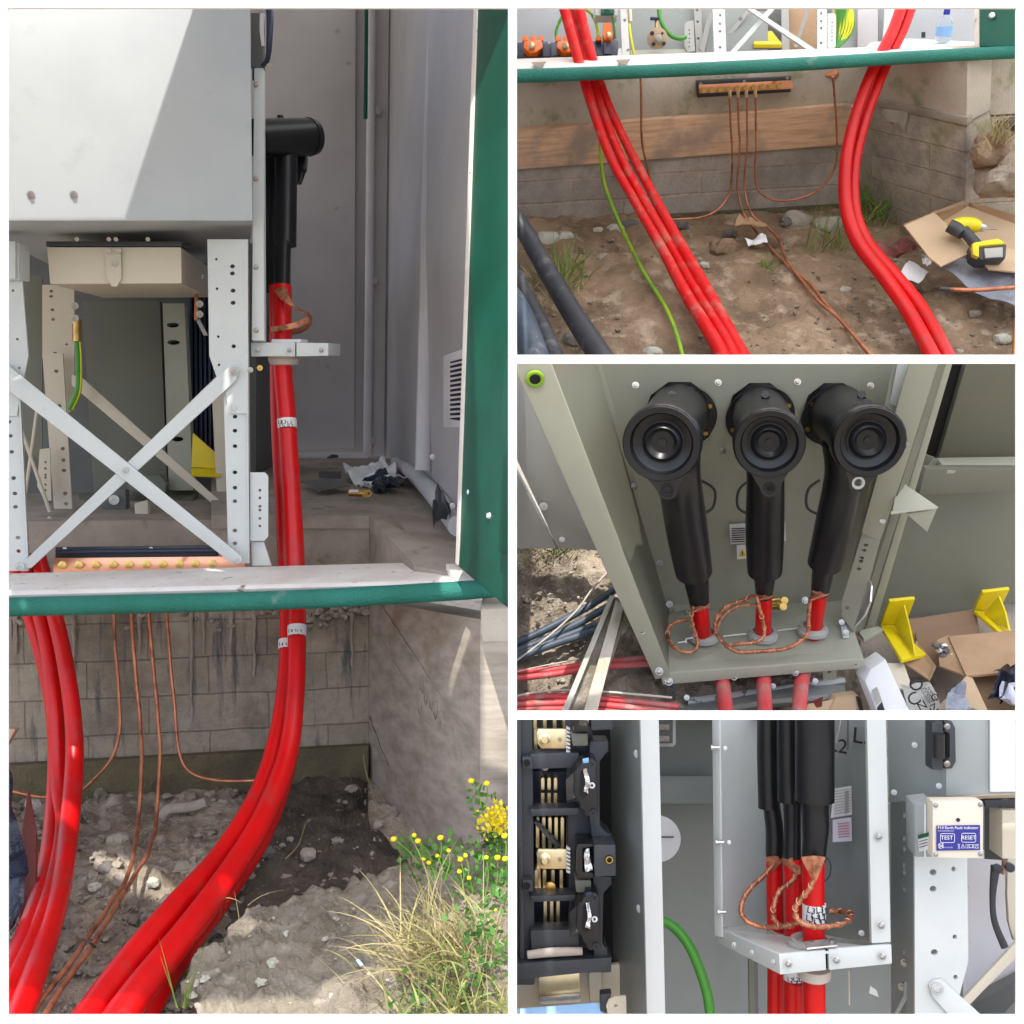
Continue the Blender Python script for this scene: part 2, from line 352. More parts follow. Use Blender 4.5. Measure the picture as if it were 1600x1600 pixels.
mk('earth_yellow', (.62, .62, .01), .4)
mk('yg_cable', (.32, .50, .02), .45, c2=(.12, .33, .03), vs=14, c3=(.3, .24, .15), v3=(18, .6, .75))
mk('grass_green', (.13, .24, .03), .6, c2=(.22, .30, .06), vs=20)
mk('grass_dry', (.40, .33, .16), .7, c2=(.30, .25, .13), vs=20)
mk('grass_olive', (.22, .25, .07), .65, c2=(.33, .30, .13), vs=30)
mk('rubble_mix', (.34, .30, .25), .92, c2=(.19, .165, .135), vs=3, vc=(.42, .58), bump=(90, .8, .004))
mk('leaf_green', (.10, .24, .04), .55, c2=(.05, .15, .03), vs=20)
mk('petal', (.85, .68, .01), .6)
mk('pipe_black', (.028, .030, .038), .5, c2=(.045, .048, .056), vs=14, c3=(.16, .16, .16), v3=(22, .58, .80), bump=(60, .2, .002))
mk('pipe_blue', (.05, .075, .11), .5, c2=(.09, .11, .14), vs=14, c3=(.25, .27, .29), v3=(30, .62, .74))
mk('grey_plastic', (.38, .38, .36), .45)
mk('nylon', (.50, .44, .38), .5)
mk('pale_blue', (.28, .50, .80), .35, c2=(.22, .42, .72), vs=12)
mk('moss_dirt', (.16, .135, .075), .95, c2=(.09, .075, .045), vs=10, bump=(120, 1, .008))
mk('lilac_white', (.60, .61, .70), .5)
mk('bottle', (.85, .92, .95), .05, trans=.9, ior=1.33)
mk('cap_blue', (.01, .03, .35), .35)
mk('maroon', (.16, .04, .035), .5)
def sheet(name, tc, dc, k):
    m = bpy.data.materials.new(name); m.use_nodes = True; t = m.node_tree; t.nodes.clear()
    a = t.nodes.new('ShaderNodeBsdfTranslucent'); b = t.nodes.new('ShaderNodeBsdfDiffuse'); x = t.nodes.new('ShaderNodeMixShader'); o = t.nodes.new('ShaderNodeOutputMaterial')
    a.inputs[0].default_value = lin(tc); b.inputs[0].default_value = lin(dc); x.inputs[0].default_value = k
    t.links.new(a.outputs[0], x.inputs[2]); t.links.new(b.outputs[0], x.inputs[1]); t.links.new(x.outputs[0], o.inputs[0]); M[name] = m
sheet('diffuser_sheet', (.86, .87, .86), (.7, .7, .7), .68); sheet('baffle_sheet', (.5, .5, .52), (.5, .5, .5), .08)  # for sheets added to shade the left and diffuse light on the right
mk('speckle', (.8, .8, .8), .5, c2=(.03, .03, .03), vs=260, vc=(.5, .54))
blockwall('block_damp', (.37, .315, .24), (.30, .255, .195), (.22, .19, .15), .26, .082, .0014, drip=(.11, .11, .11), stain=(.17, .145, .11), moss=(.40, .37, .30))
blockwall('block_clean', (.46, .41, .36), (.38, .35, .32), (.60, .42, .33), .36, .062, .0038, stain=(.26, .23, .20), off=.4, jd=.002)
blockwall('block_side', (.52, .46, .38), (.44, .395, .335), (.62, .51, .38), .42, .07, .003, jd=.003, stain=(.20, .18, .165), moss=(.27, .26, .13))
# ---------------------------------------------------------------- world ground, collage border, added shade roof
setbay(0)
bm = bmesh.new(); bmesh.ops.create_grid(bm, x_segments=4, y_segments=4, size=200)
for v in bm.verts: v.co.z = -0.80
g = obj('ground', bm, M['soil_pale']); g['kind'] = 'structure'
def bar(a, b, c, d_):   # px rectangle
    return [(a, b, .75), (c, b, .75), (c, d_, .75), (a, d_, .75)]
fr = T('collage_border', 'slim white bars of the collage border between and around four bays', 'frame')  # bars stand for the white borders of a four-part collage
for nm, r in (('outer_rail', (-6, -6, 1606, 12)), ('outer_rail', (-6, 1587, 1606, 1606)), ('outer_stile', (-6, 12.5, 11.5, 1586.5)), ('outer_stile', (1588.5, 12.5, 1606, 1586.5)),
              ('mullion', (794, 12.5, 807.5, 1586.5)), ('cross_rail', (808, 554.5, 1588, 568)), ('cross_rail', (808, 1111.5, 1588, 1124.5))):
    plate(nm, bar(*r), .0025, M['frame_white'], fr, bev=.0003)
# roof: unseen sheets added above view, gaps cut where sun patches should fall
RA, RB = .36, CZ + .30
def to_baffle(p):
    # p + s*SD on plane z = RA*y + RB
    s = (RA * p.y + RB - p.z) / (SD.z - RA * SD.y); q = p + SD * s; return (q.x, q.y)
LIT = [
    [(-60, -30, 2.01), (316, -30, 2.117), (195, 345, 2.083), (-60, 345, 2.01)],
    [(756, 950, 1.93), (799, 950, 1.93), (799, 1225, 1.93), (756, 1205, 1.93)],
    [(425, 1640, 1.46), (500, 1520, 1.52), (640, 1430, 1.56), (690, 1330, 1.62), (799, 1300, 1.62), (799, 1640, 1.42)],
    [(80, 1105, 2.17), (92, 1125, 2.17), (96, 1165, 2.16), (86, 1140, 2.16)],
    [(108, 1140, 2.13), (120, 1165, 2.13), (126, 1200, 2.13), (112, 1180, 2.13)],
    [(108, 1318), (180, 1343), (235, 1360), (288, 1383), (276, 1402), (205, 1388), (116, 1338)],
    [(362, 1433), (396, 1436), (397, 1478), (425, 1492), (372, 1506)],
    [(688, 890, 2.02), (738, 886, 2.0), (742, 930, 1.92), (690, 930, 1.92)],
    [(340, 490, 2.14), (346, 545, 2.14), (335, 560, 2.14)],
    [(300, 818, 2.1), (330, 842, 2.1), (345, 862, 2.1), (318, 850, 2.1)],
    [(770, 850, 2.44), (950, 850, 2.45), (990, 960, 2.31), (1030, 1060, 2.19), (1060, 1130, 2.10), (770, 1130, 2.02)],
    [(1549, 1120, 1.75), (1640, 1120, 1.75), (1640, 1236, 1.75), (1549, 1240, 1.75)],
]
def baffle(name, x0, x1, mat, label):
    outer = [(x0, .745), (x1, .745), (x1, 6), (x0, 6)]
    rings = [[to_baffle(P(*q) if len(q) == 3 else GZ(q[0], q[1], .03)) for q in L_] for L_ in LIT]; rings = [r for r in rings if max(a[0] for a in r) > x0 + .01 and min(a[0] for a in r) < x1 - .01]
    rings = [[(min(max(a, x0 + .002), x1 - .002), b) for a, b in r] for r in rings]
    av = list(outer); ed = [(i, (i + 1) % 4) for i in range(4)]
    for r_ in rings:
        b0 = len(av); av += r_; ed += [(b0 + k, b0 + (k + 1) % len(r_)) for k in range(len(r_))]
    rr = delaunay_2d_cdt([Vector(v) for v in av], ed, [], 0, 1e-7)
    bm = bmesh.new(); vs = [bm.verts.new((v.x, v.y, RA * v.y + RB)) for v in rr[0]]
    for f in rr[2]:
        c = sum((rr[0][i] for i in f), Vector((0, 0))) / len(f)
        if inpoly(c, outer) and not any(inpoly(c, r_) for r_ in rings): bm.faces.new([vs[i] for i in f])
    for v in [v for v in bm.verts if not v.link_faces]: bm.verts.remove(v)
    return tag(obj(name, bm, mat, smooth=False), label, 'baffle')
baffle('added_shade_baffle', -3.2, -.02, M['baffle_sheet'], 'grey opaque roof sheet added over the left bay, gaps shaping the sun patches')
baffle('added_diffuser', -.015, 3.2, M['diffuser_sheet'], 'milky translucent roof sheet added over the right hand bays to soften sunlight')
# ================================================================ LEFT BAY
setbay(1)
# pit floor
def f1(u, v):
    p = GZ(-60 + 880 * u, 1640 - 470 * v, .02); return p
hfield('ground', f1, 190, 150, M['soil_grey'], amp=.022, freq=7, n2=.010); tag(bpy.data.objects[-1] if False else COL.objects[-1], kind='structure')
def f1b(u, v):   # damp dark soil, a lobe on the pit floor
    a = v * 2 * math.pi; r = u * (1 + .18 * math.sin(3 * a) + .1 * math.sin(5 * a + 1))
    p = GZ(500 + 125 * r * math.cos(a), 1345 + 150 * r * math.sin(a), .02); p.z += .007 - .016 * max(0, u - .75); return p
hfield('ground', f1b, 70, 110, M['soil_dark'], amp=.022, freq=7, n2=.011); tag(COL.objects[-1], kind='structure')
# raised crumbly bank in front
edge1 = [(285, 1600), (318, 1560), (350, 1545), (380, 1500), (408, 1488), (440, 1484), (480, 1462), (540, 1452), (600, 1425), (650, 1405), (700, 1385), (760, 1340), (830, 1330)]
def edge_at(u):
    k = u * (len(edge1) - 1); i = min(int(k), len(edge1) - 2); f = k - i
    return [edge1[i][j] * (1 - f) + edge1[i + 1][j] * f for j in (0, 1)]
def f1c(u, v):
    x, y = edge_at(u); n = noise.noise(Vector((u * 22, 0, 3))) * 9
    base = GZ(x + n, y + n, .0)
    if v < .15: p = base.copy(); p.z += -.03 + v / .15 * .10; return p
    t = (v - .15) / .85
    q = P(x + (420 - 0) * t * .5 * (1 - u), y + n * (1 - t) + 320 * t, 1.34); top = base + Vector((0, 0, .07))
    return top * (1 - t) + q * t
hfield('ground', f1c, 150, 90, M['soil_pale'], amp=.018, freq=9, n2=.011); tag(COL.objects[-1], kind='structure')
plate('ground', [tuple(GZ(-60, 1640, -.03)), tuple(GZ(800, 1640, -.03)), tuple(GZ(800, 1190, -.03)), tuple(GZ(-60, 1190, -.03))], .76, M['soil_grey'], None, ext=Vector((0, 0, -1)), world=True, bev=0)['kind'] = 'structure'
# rubble
bm = bmesh.new(); rnd = random.Random(3)
for i in range(1500):
    x, y = rnd.uniform(10, 620), 1225 + 370 * rnd.random() ** .8
    if x > 300 and y > 1600 - (x - 280) * .35: continue
    if x > 380 and rnd.random() < .6: continue
    r = rnd.choice((2, 2, 3, 3, 4, 5, 8)) * rnd.uniform(.6, 1.2)
    p = GZ(x, y, .028); rocks_bm(bm, p + Vector((0, 0, noise.noise(p * 7) * .022)), r * (p - C).length / F, i)
for i in range(150):
    x, y = rnd.uniform(15, 400), rnd.uniform(1240, 1590)
    if x > 290 and y > 1520: continue
    p = GZ(x, y, .022); rocks_bm(bm, p + Vector((0, 0, noise.noise(p * 7) * .022)), rnd.uniform(7, 15) * (p - C).length / F, i)
tag(obj('rubble', bm, M['rubble_mix'], ang=25), 'small grey brown rubble strewn over the pit floor between the red cables', 'rubble', kind='stuff')
bm = bmesh.new()
for i in range(260):
    u, v = rnd.random(), .17 + .8 * rnd.random(); p = f1c(u, v); rocks_bm(bm, p - UPV * .001, rnd.choice((2, 2, 3, 3, 5, 9)) * rnd.uniform(.5, 1.1) * 1.5 / F, i)
tag(obj('rubble', bm, M['stone_pale'], ang=25), 'pale stone chips on the raised soil lip in front of the pit', 'rubble', kind='stuff')
for i, (x, y, r, mt, lb) in enumerate([
    (58, 1258, 19, 'stone', 'grey flat stone behind the left red cables'), (166, 1357, 14, 'stone_dark', 'dark rounded stone beside the sunlit strip of soil'),
    (190, 1374, 13, 'stone', 'brownish stone just right of the dark rounded one'), (186, 1312, 17, 'stone', 'largest brown stone left of the copper wires'),
    (268, 1412, 17, 'stone', 'broken grey stone between wires and right red cables'), (240, 1378, 10, 'stone_pale', 'pale stone in the sunlit strip near the wires'),
    (492, 1216, 10, 'stone_pale', 'round pale pebble on dark soil near the wall'), (592, 1288, 9, 'stone', 'grey stone at the foot of the right pit wall'),
    (482, 1336, 13, 'stone', 'grey lump on dark soil beside the right cables'), (497, 1404, 12, 'stone', 'upright grey stone chip in the middle of the dark soil'),
    (540, 1432, 18, 'stone_dark', 'dark brown stone at the edge of the dark soil'), (523, 1412, 9, 'stone', 'small pale flake beside the dark brown stone'),
    (314, 1524, 15, 'stone', 'grey stone against the soil lip below the cables'), (420, 1332, 12, 'stone_dark', 'dark stone touching the right red cables'),
    (574, 1580, 17, 'stone_pale', 'pale lump in the foreground soil at the bottom'), (340, 1545, 12, 'stone_pale', 'pale crumb of concrete on the soil lip'),
    (148, 1385, 9, 'stone_pale', 'small tan stone under the sunlit strip'), (258, 1268, 0, 'stone', '')]):
    if r: tag(rock('stone', GZ(x, y, .035 if y < 1500 else .06), r * 2.1 / F, M[mt], seed=i * 3.3, sub=4), lb, 'stone', 'loose stones in the left pit')
tag(tube('mortar_strip', [(252, 1280, 2.25, 7), (262, 1266, 2.27, 8), (290, 1260, 2.28, 8), (318, 1252, 2.3, 8)], M['stone'], wob=.006, flat=.6), 'bent pale strip of old mortar lying on the rubble', 'debris')
tag(plate('wall_fragment', [(604, 1355, 1.98), (630, 1350, 1.98), (640, 1395, 1.9), (612, 1402, 1.9)], .03, M['concrete'], bev=.004), 'loose upright concrete slab fragment leaning against the right pit wall', 'debris')
# concrete plinth: pit walls and slab
pl = T('concrete_plinth', 'damp blockwork and concrete plinth under the green enclosure', 'plinth')
plate('back_wall', [(-60, 920, 2.38), (576, 902, 2.50), (576, 1235, 2.50), (-60, 1262, 2.38)], .05, M['block_damp'], pl)
# crumbling mortar bulge at the top of the block wall and drips down the face
def drips():
    bm = bmesh.new(); rd = random.Random(5)
    for i in range(17):
        x = rd.uniform(15, 570); d = 2.38 + .12 * (x + 60) / 636 - .006; y = 950; L_ = rd.choice((30, 50, 80, 120, 200))
        pts = []; 
        while y < 950 + L_:
            pts.append(P(x + rd.uniform(-1.5, 1.5), y, d)); y += 12
        if len(pts) > 2: sweep(bm, pts, [rd.uniform(.4, 1.0) * .0075 * (1 - .7 * k / len(pts)) for k in range(len(pts))], 6)
    return bm
obj('mortar_drips', drips(), M['concrete'], pl, ang=80)['kind'] = 'stuff'
def lumps():
    bm = bmesh.new(); rd = random.Random(9)
    for i in range(300):
        x = rd.uniform(400, 575) if i % 3 else rd.uniform(12, 400); d = 2.38 + .12 * (x + 60) / 636 - .003
        rocks_bm(bm, P(x, rd.uniform(930, 972 + 14 * math.sin(x / 24)), d), rd.uniform(3, 8) * d / F, i)
    return bm
obj('rough_mortar', lumps(), M['concrete'], pl, ang=60)['kind'] = 'stuff'
plate('footing', [(-60, 1200, 2.35), (576, 1165, 2.47), (576, 1240, 2.47), (-60, 1265, 2.35)], .03, M['moss_dirt'], pl, bev=.004)
plate('side_wall', [(572, 936, 2.52), (750, 968, 1.93), (750, 1480, 1.90), (572, 1270, 2.52)], .10, M['render_wall'], pl, ext=Vector((1, 0, 0)))
def onside(x, y): return 2.52 + (1.92 - 2.52) * (1 / 1) * ((x - 572) / 178) * (2.52 / (1.92 + .6 * (x - 572) / 178)) * .77 if False else 1 / (1 / 2.52 + (1 / 1.928 - 1 / 2.52) * (x - 572) / 178)
def vein(name, pts, r, mt, seed=0):
    rd = random.Random(seed); q = spline([(x, y) for x, y in pts], 10)
    return obj(name, (lambda bm: (sweep(bm, [P(x + rd.uniform(-1, 1), y + rd.uniform(-1, 1), onside(x, y) - .008) for x, y in q], [r * rd.uniform(.4, 1.3) * 2.1 / F for _ in q], 6), bm)[1])(bmesh.new()), M[mt], pl, ang=80)
vein('wall_joint', [(592, 940), (625, 990), (665, 1050), (705, 1110), (745, 1165)], 1.1, 'concrete', 1)
vein('wall_joint', [(590, 985), (620, 1040), (655, 1095)], .8, 'concrete', 2)
vein('wall_joint', [(578, 1120), (600, 1180), (640, 1260), (690, 1340)], 1.0, 'moss_dirt', 3)
for k_, (x_, y_) in enumerate(((662, 1070), (668, 1085), (676, 1096), (684, 1108), (660, 1105), (690, 1125))): rock('rough_spot', P(x_, y_, onside(x_, y_) + .004), .016, M['concrete'], pl, sq=(.5, 1, 1.3), seed=k_)
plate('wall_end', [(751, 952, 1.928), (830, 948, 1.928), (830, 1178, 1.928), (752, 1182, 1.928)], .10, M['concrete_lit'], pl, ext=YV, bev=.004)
plate('lower_block', [(754, 1188, 1.95), (830, 1184, 1.95), (830, 1420, 1.92), (754, 1420, 1.92)], .10, M['block_side'], pl, ext=YV, bev=.004)
plate('floor_slab', [(330, 716, 3.75), (640, 716, 3.75), (760, 845, 2.15), (760, 905, 1.99), (646, 884, 2.08), (577, 805, 2.45), (330, 805, 2.45)], .03, M['concrete'], pl, ext=Vector((0, 0, -1)))
plate('pit_lip', [(330, 806, 2.455), (577, 806, 2.455), (577, 960, 2.50), (330, 960, 2.50)], .05, M['concrete'], pl, ext=YV)
plate('pit_lip', [(578, 806, 2.455), (647, 886, 2.08), (647, 920, 2.06), (578, 925, 2.455)], .05, M['concrete'], pl, ext=Vector((1, 0, 0)))
plate('slab_beam', [(-60, 815, 2.46), (395, 812, 2.46), (395, 960, 2.50), (-60, 960, 2.50)], .06, M['concrete'], pl, ext=YV)
plate('rear_floor', [(-60, 770, 3.2), (395, 770, 3.2), (395, 814, 2.47), (-60, 816, 2.47)], .02, M['concrete'], pl, ext=Vector((0, 0, -1)))
# enclosure
en = T('substation_enclosure', 'green moulded plastic substation enclosure with grey inside and open front', 'enclosure')
plate('back_wall', [(300, -40, 3.9), (612, -40, 3.9), (612, 724, 3.9), (300, 724, 3.9)], .02, M['grp_grey'], en)
plate('back_panel', [(408, -40, 3.88), (556, -40, 3.88), (554, 700, 3.88), (408, 706, 3.88)], .012, M['grp_grey'], en, bev=.004)
tube('wall_bead', [(581, -40, 3.82, 7), (578, 350, 3.82, 7), (574, 712, 3.82, 7)], M['grp_light'], en)
tube('floor_bead', [(420, 714, 3.8, 7), (500, 714, 3.8, 7), (574, 713, 3.8, 7)], M['grp_light'], en)
plate('corner_flange', [(588, -40, 3.84), (609, -40, 3.84), (600, 712, 3.84), (576, 712, 3.84)], .012, M['grp_grey'], en, bev=.003)
for y, x in ((173, 591), (440, 585), (690, 580)): bolt(en, x, y, 3.825, 6, M['grp_grey'], hexa=False)
plate('side_wall', [(608, -40, 3.9), (760, -40, 1.95), (748, 905, 1.95), (716, 806, 2.40), (600, 716, 3.9)], .02, M['grp_grey'], en, ext=Vector((1, 0, 0)), bev=.001)
tube('wall_rib', [(684, -40, 2.78, 12), (674, 200, 2.78, 12), (668, 420, 2.78, 12), (661, 735, 2.78, 13)], M['grp_light'], en, flat=.8)
tube('side_skirt', [(618, 722, 3.5, 8), (648, 742, 3.0, 12), (680, 775, 2.62, 15), (716, 822, 2.30, 17)], M['grp_light'], en)
for x, y, d in ((680, 537, 2.70), (676, 714, 2.72), (707, 790, 2.30)): bolt(en, x, y, d, 4, hexa=False)
vf = plate('vent', [(692, 556, 2.30), (722, 545, 2.15), (722, 668, 2.15), (692, 668, 2.30)], .01, M['grp_light'], en, bev=.003, ext=Vector((1, 0, 0)))
plate('vent_opening', [(703, 565, 2.235), (722, 560, 2.142), (722, 658, 2.142), (703, 655, 2.235)], .004, M['dark_hole'], vf, ext=Vector((1, 0, 0)))
for k in range(12): plate('vent_slat', [(703, 568 + k * 7.4, 2.228), (721, 564 + k * 7.7, 2.14), (721, 567 + k * 7.7, 2.135), (703, 571.5 + k * 7.4, 2.223)], .003, M['grp_light'], vf, ext=Vector((1, 0, 0)), bev=.0005)
# sill
plate('sill_ledge', [(-60, 898, 2.16), (700, 877, 2.16), (738, 907, 1.99), (-60, 927, 1.99)], .008, M['sill_white'], en, bev=.002)
plate('sill_lip', [(-60, 924, 1.985), (738, 904, 1.985), (738, 911, 1.975), (-60, 932, 1.975)], .012, M['sill_white'], en, bev=.003)
tube('sill_edge', [(-60, 950, 1.965, 15), (200, 944, 1.965, 15), (460, 937, 1.965, 15), (700, 924, 1.965, 15), (790, 918, 1.965, 14)], M['green_rough'], en, seg=20)
plate('gutter_step', [(696, 880, 2.05), (742, 880, 2.05), (742, 905, 1.97), (712, 905, 1.97)], .02, M['sill_white'], en, bev=.003)
# open door of the enclosure
plate('door', [(746, -40, 1.93), (860, -40, 1.78), (860, 985, 1.70), (790, 948, 1.74), (714, 884, 1.93)], .018, M['green_gloss'], en, bev=.004)
plate('door_seal', [(741, -40, 1.935), (748, -40, 1.925), (716, 884, 1.922), (711, 880, 1.935)], .02, M['sill_white'], en, bev=.002)
plate('door_rib', [(786, 540, 1.77), (815, 530, 1.74), (815, 872, 1.70), (778, 862, 1.75)], .01, M['green_gloss'], en, bev=.003)
for x, y, r in ((738, 769, 8), (737, 813, 8), (768, 806, 6)):
    lathe('door_bolt', P(x, y, 1.915 if x < 750 else 1.83), (C - P(x, y, 1.8)) + Vector((-.5, 0, 0)), [(-.004, r * 1.8 / F * 1.3), (.003, r * 1.8 / F * 1.3), (.004, r * 1.8 / F), (.012, r * 1.8 / F * .8), (.015, r * 1.8 / F * .3)], M['paper'], en, 16)
# ---- switchgear cabinet on its stand
cb = T('switchgear_cabinet', 'pale grey metal switchgear cabinet half in sunlight on a perforated stand', 'cabinet')
plate('body', [(-60, -40, 2.01), (390, -40, 2.14), (395, 345, 2.14), (-60, 345, 2.01)], .95, M['cabinet_paint'], cb, ext=Vector((-.25, 1, 0)), bev=.003)
for x in (48, 115): bolt(cb, x, 304, 2.01 + (x + 60) * .13 / 455 - .004, 5, hexa=True)
plate('underside_flange', [(-60, 349, 2.19), (384, 349, 2.19), (386, 353, 2.40), (-60, 353, 2.40)], .004, M['beige_paint'], cb, bev=0)  # warm bounce from the ground put into the beige colour
plate('side_strip', [(397, 106, 2.22), (411, 106, 2.22), (413, 532, 2.22), (393, 532, 2.22)], .02, M['galv_paint'], cb, bev=.002)
for y in (132, 279, 417, 516): screw(cb, 400, y, 2.218, 3.6)
# lower leg frames with punched holes
plate('stand_leg', [(324, 374, 2.20), (386, 374, 2.20), (388, 646, 2.20), (358, 646, 2.20), (352, 612, 2.20), (338, 588, 2.20), (327, 556, 2.20)], .004, M['galv_paint'], cb,
      holes=[(363, 416, 4, 3.4), (363, 427, 4, 3.4), (364, 454, 4, 3.4), (364, 473, 4, 3.4), (338, 405, 2.2, 2.2), (339, 451, 2.2, 2.2), (341, 526, 2.2, 2.2), (365, 541, 3.6, 3.2), (342, 570, 2.2, 2.2)])
plate('lower_leg', [(349, 600, 2.206), (387, 600, 2.206), (390, 880, 2.206), (357, 880, 2.206)], .004, M['galv_paint'], cb,
      holes=[(367, y, 3.8, 3.1) for y in (651, 673, 697, 738, 762, 783, 829, 849)])
plate('leg_side', [(387, 374, 2.20), (389, 374, 2.28), (392, 880, 2.28), (389, 880, 2.20)], .003, M['galv_paint'], cb, bev=0)
plate('fixing_plate', [(391, 738, 2.21), (414, 738, 2.21), (419, 744, 2.21), (419, 838, 2.21), (413, 845, 2.21), (391, 845, 2.21)], .003, M['galv_paint'], cb, holes=[(406, y, 2.4, 2.2) for y in (766, 778, 791, 797, 810, 822)])
plate('foot_bracket', [(392, 846, 2.22), (412, 846, 2.22), (424, 884, 2.22), (394, 884, 2.22)], .01, M['galv_paint'], cb)
plate('stand_leg', [(-40, 430, 2.20), (34, 430, 2.20), (44, 556, 2.20), (34, 605, 2.20), (26, 650, 2.20), (-40, 650, 2.20)], .004, M['galv_paint'], cb,
      holes=[(20, 454, 2.4, 2.2), (27, 530, 2.4, 2.2), (30, 575, 2.4, 2.2)])
plate('lower_leg', [(-40, 610, 2.206), (30, 610, 2.206), (44, 892, 2.206), (-40, 892, 2.206)], .004, M['galv_paint'], cb,
      holes=[(14, 659, 4, 3), (16, 681, 4, 3), (18, 706, 4, 3), (21, 747, 4, 3.2), (23, 771, 4, 3), (24, 792, 4, 3), (28, 840, 4, 3), (29, 861, 4, 3)])
plate('leg_side', [(31, 610, 2.20), (33, 612, 2.30), (48, 890, 2.30), (45, 890, 2.20)], .003, M['galv_paint'], cb, bev=0)
b1 = plate('cross_brace', [(28, 886, 2.19), (48, 888, 2.19), (368, 595, 2.19), (374, 580, 2.19), (360, 572, 2.19), (345, 583, 2.19)], .004, M['galv_paint'], cb, bev=.001)
plate('cross_brace', [(-10, 572, 2.184), (10, 568, 2.184), (376, 868, 2.184), (376, 880, 2.184), (362, 880, 2.184), (-10, 592, 2.184)], .004, M['galv_paint'], cb, bev=.001)
plate('brace_flange', [(46, 872, 2.215), (50, 880, 2.195), (340, 592, 2.195), (338, 588, 2.225)], .003, M['beige_paint'], cb, bev=0)
for x, y in ((366, 580), (31, 885), (371, 874)): bolt(cb, x, y, 2.183, 6)
bolt(cb, 196, 735, 2.18, 4)
bolt(cb, 366, 638, 2.199, 4, M['galv_paint'])
# rear half of the stand
plate('rear_brace', [(112, 586, 2.70), (126, 588, 2.70), (354, 792, 2.70), (354, 806, 2.70), (112, 602, 2.70)], .004, M['beige_paint'], cb)
plate('rear_leg', [(66, 445, 2.80), (116, 445, 2.80), (116, 640, 2.80), (102, 648, 2.80), (100, 560, 2.80), (66, 560, 2.80)], .004, M['beige_paint'], cb,
      holes=[(80, 455, 3, 2.4), (80, 463, 3, 2.4), (82, 484, 3, 2.4), (83, 499, 3, 2.4), (104, 538, 2, 2), (86, 552, 3, 2.2)])
plate('rear_lower_leg', [(66, 552, 2.75), (98, 552, 2.75), (114, 812, 2.75), (86, 816, 2.75)], .004, M['beige_paint'], cb, holes=[(88, 580, 3.4, 3), (93, 634, 3.4, 3), (95, 670, 3.4, 3), (98, 701, 3.4, 3), (99, 719, 3.4, 3), (100, 735, 3.4, 3), (102, 771, 3.4, 3), (103, 787, 3.4, 3)])
plate('rear_leg', [(330, 600, 2.86), (352, 600, 2.86), (356, 800, 2.86), (340, 800, 2.86)], .004, M['beige_paint'], cb)
plate('fixing_plate', [(62, 702, 2.70), (78, 700, 2.70), (80, 782, 2.70), (70, 782, 2.70), (58, 760, 2.70)], .003, M['beige_paint'], cb, holes=[(71, y, 2, 2) for y in (722, 732, 742, 746, 757, 766)])
plate('side_frame', [(30, 430, 2.95), (66, 432, 2.95), (66, 720, 2.95), (30, 700, 2.95)], .004, M['olive_dark'], cb)
tube('side_brace', [(33, 670, 2.6, 3), (78, 800, 2.6, 3)], M['beige_paint'], cb, k=1)
tube('side_brace', [(58, 640, 2.6, 2.6), (40, 770, 2.6, 2.6)], M['beige_paint'], cb, k=1)
plate('side_foot', [(44, 842, 2.5), (76, 806, 2.5), (84, 812, 2.5), (48, 870, 2.5)], .004, M['beige_paint'], cb)
# metering box below the cabinet
bx = T('junction_box', 'beige steel box with a latch bolted under the cabinet', 'box')
plate('housing', [(73, 386, 2.24), (283, 386, 2.24), (284, 443, 2.24), (78, 444, 2.24)], .52, M['beige_paint'], bx, ext=Vector((-.16, 1, 0)), bev=.003)
plate('seal_strip', [(72, 377, 2.245), (284, 377, 2.245), (284, 385, 2.245), (72, 385, 2.245)], .05, M['black_plastic'], bx, ext=YV, bev=.001)
lt = plate('latch', [(166, 388, 2.238), (190, 388, 2.238), (191, 436, 2.238), (184, 448, 2.238), (176, 448, 2.238), (168, 434, 2.238)], .006, M['beige_paint'], bx, bev=.001, ext=-YV)
for x, y in ((170, 393), (185, 392), (178, 412)): bolt(lt, x, y, 2.225, 3.5)
for x in (120, 170, 181, 231): bolt(bx, x, 374, 2.243, 3)
# far tank
tk = T('transformer_tank', 'dark grey transformer tank standing behind the cabinet stand', 'tank')
plate('tank_wall', [(-60, 380, 3.25), (400, 380, 3.25), (400, 800, 3.25), (-60, 800, 3.25)], .3, M['tank_grey'], tk, ext=YV)
plate('tank_side', [(128, 470, 3.12), (250, 470, 3.12), (262, 772, 3.12), (146, 772, 3.12)], .1, M['olive_dark'], tk, bev=.004)
plate('slotted_post', [(254, 474, 3.0), (288, 474, 3.0), (302, 766, 3.0), (264, 766, 3.0)], .03, M['olive_paint'], tk, holes=[(270, 508, 10, 4), (271, 535, 10, 4), (277, 686, 10, 4)])
plate('slot_backing', [(256, 480, 3.04), (290, 480, 3.04), (298, 760, 3.04), (262, 760, 3.04)], .01, M['dark_hole'], tk)
for k in range(7): plate('cooling_fin', [(296 + k * 7, 440, 3.10), (300 + k * 7, 440, 3.10), (302 + k * 7, 705, 3.10), (298 + k * 7, 705, 3.10)], .08, M['navy_plastic'], tk, ext=YV, bev=.001)
pf = plate('base_frame', [(120, 770, 3.05), (310, 766, 3.05), (296, 790, 2.9), (130, 795, 2.9)], .03, M['olive_dark'], tk)
ft = plate('holding_bracket', [(160, 764, 2.72), (196, 764, 2.72), (197, 802, 2.72), (158, 802, 2.72)], .03, M['tank_grey'], tk, bev=.003)
bolt(ft, 178, 781, 2.70, 7)
plate('holding_bracket', [(209, 786, 2.66), (231, 780, 2.66), (232, 814, 2.6), (212, 820, 2.6)], .02, M['beige_paint'], tk, bev=.004)
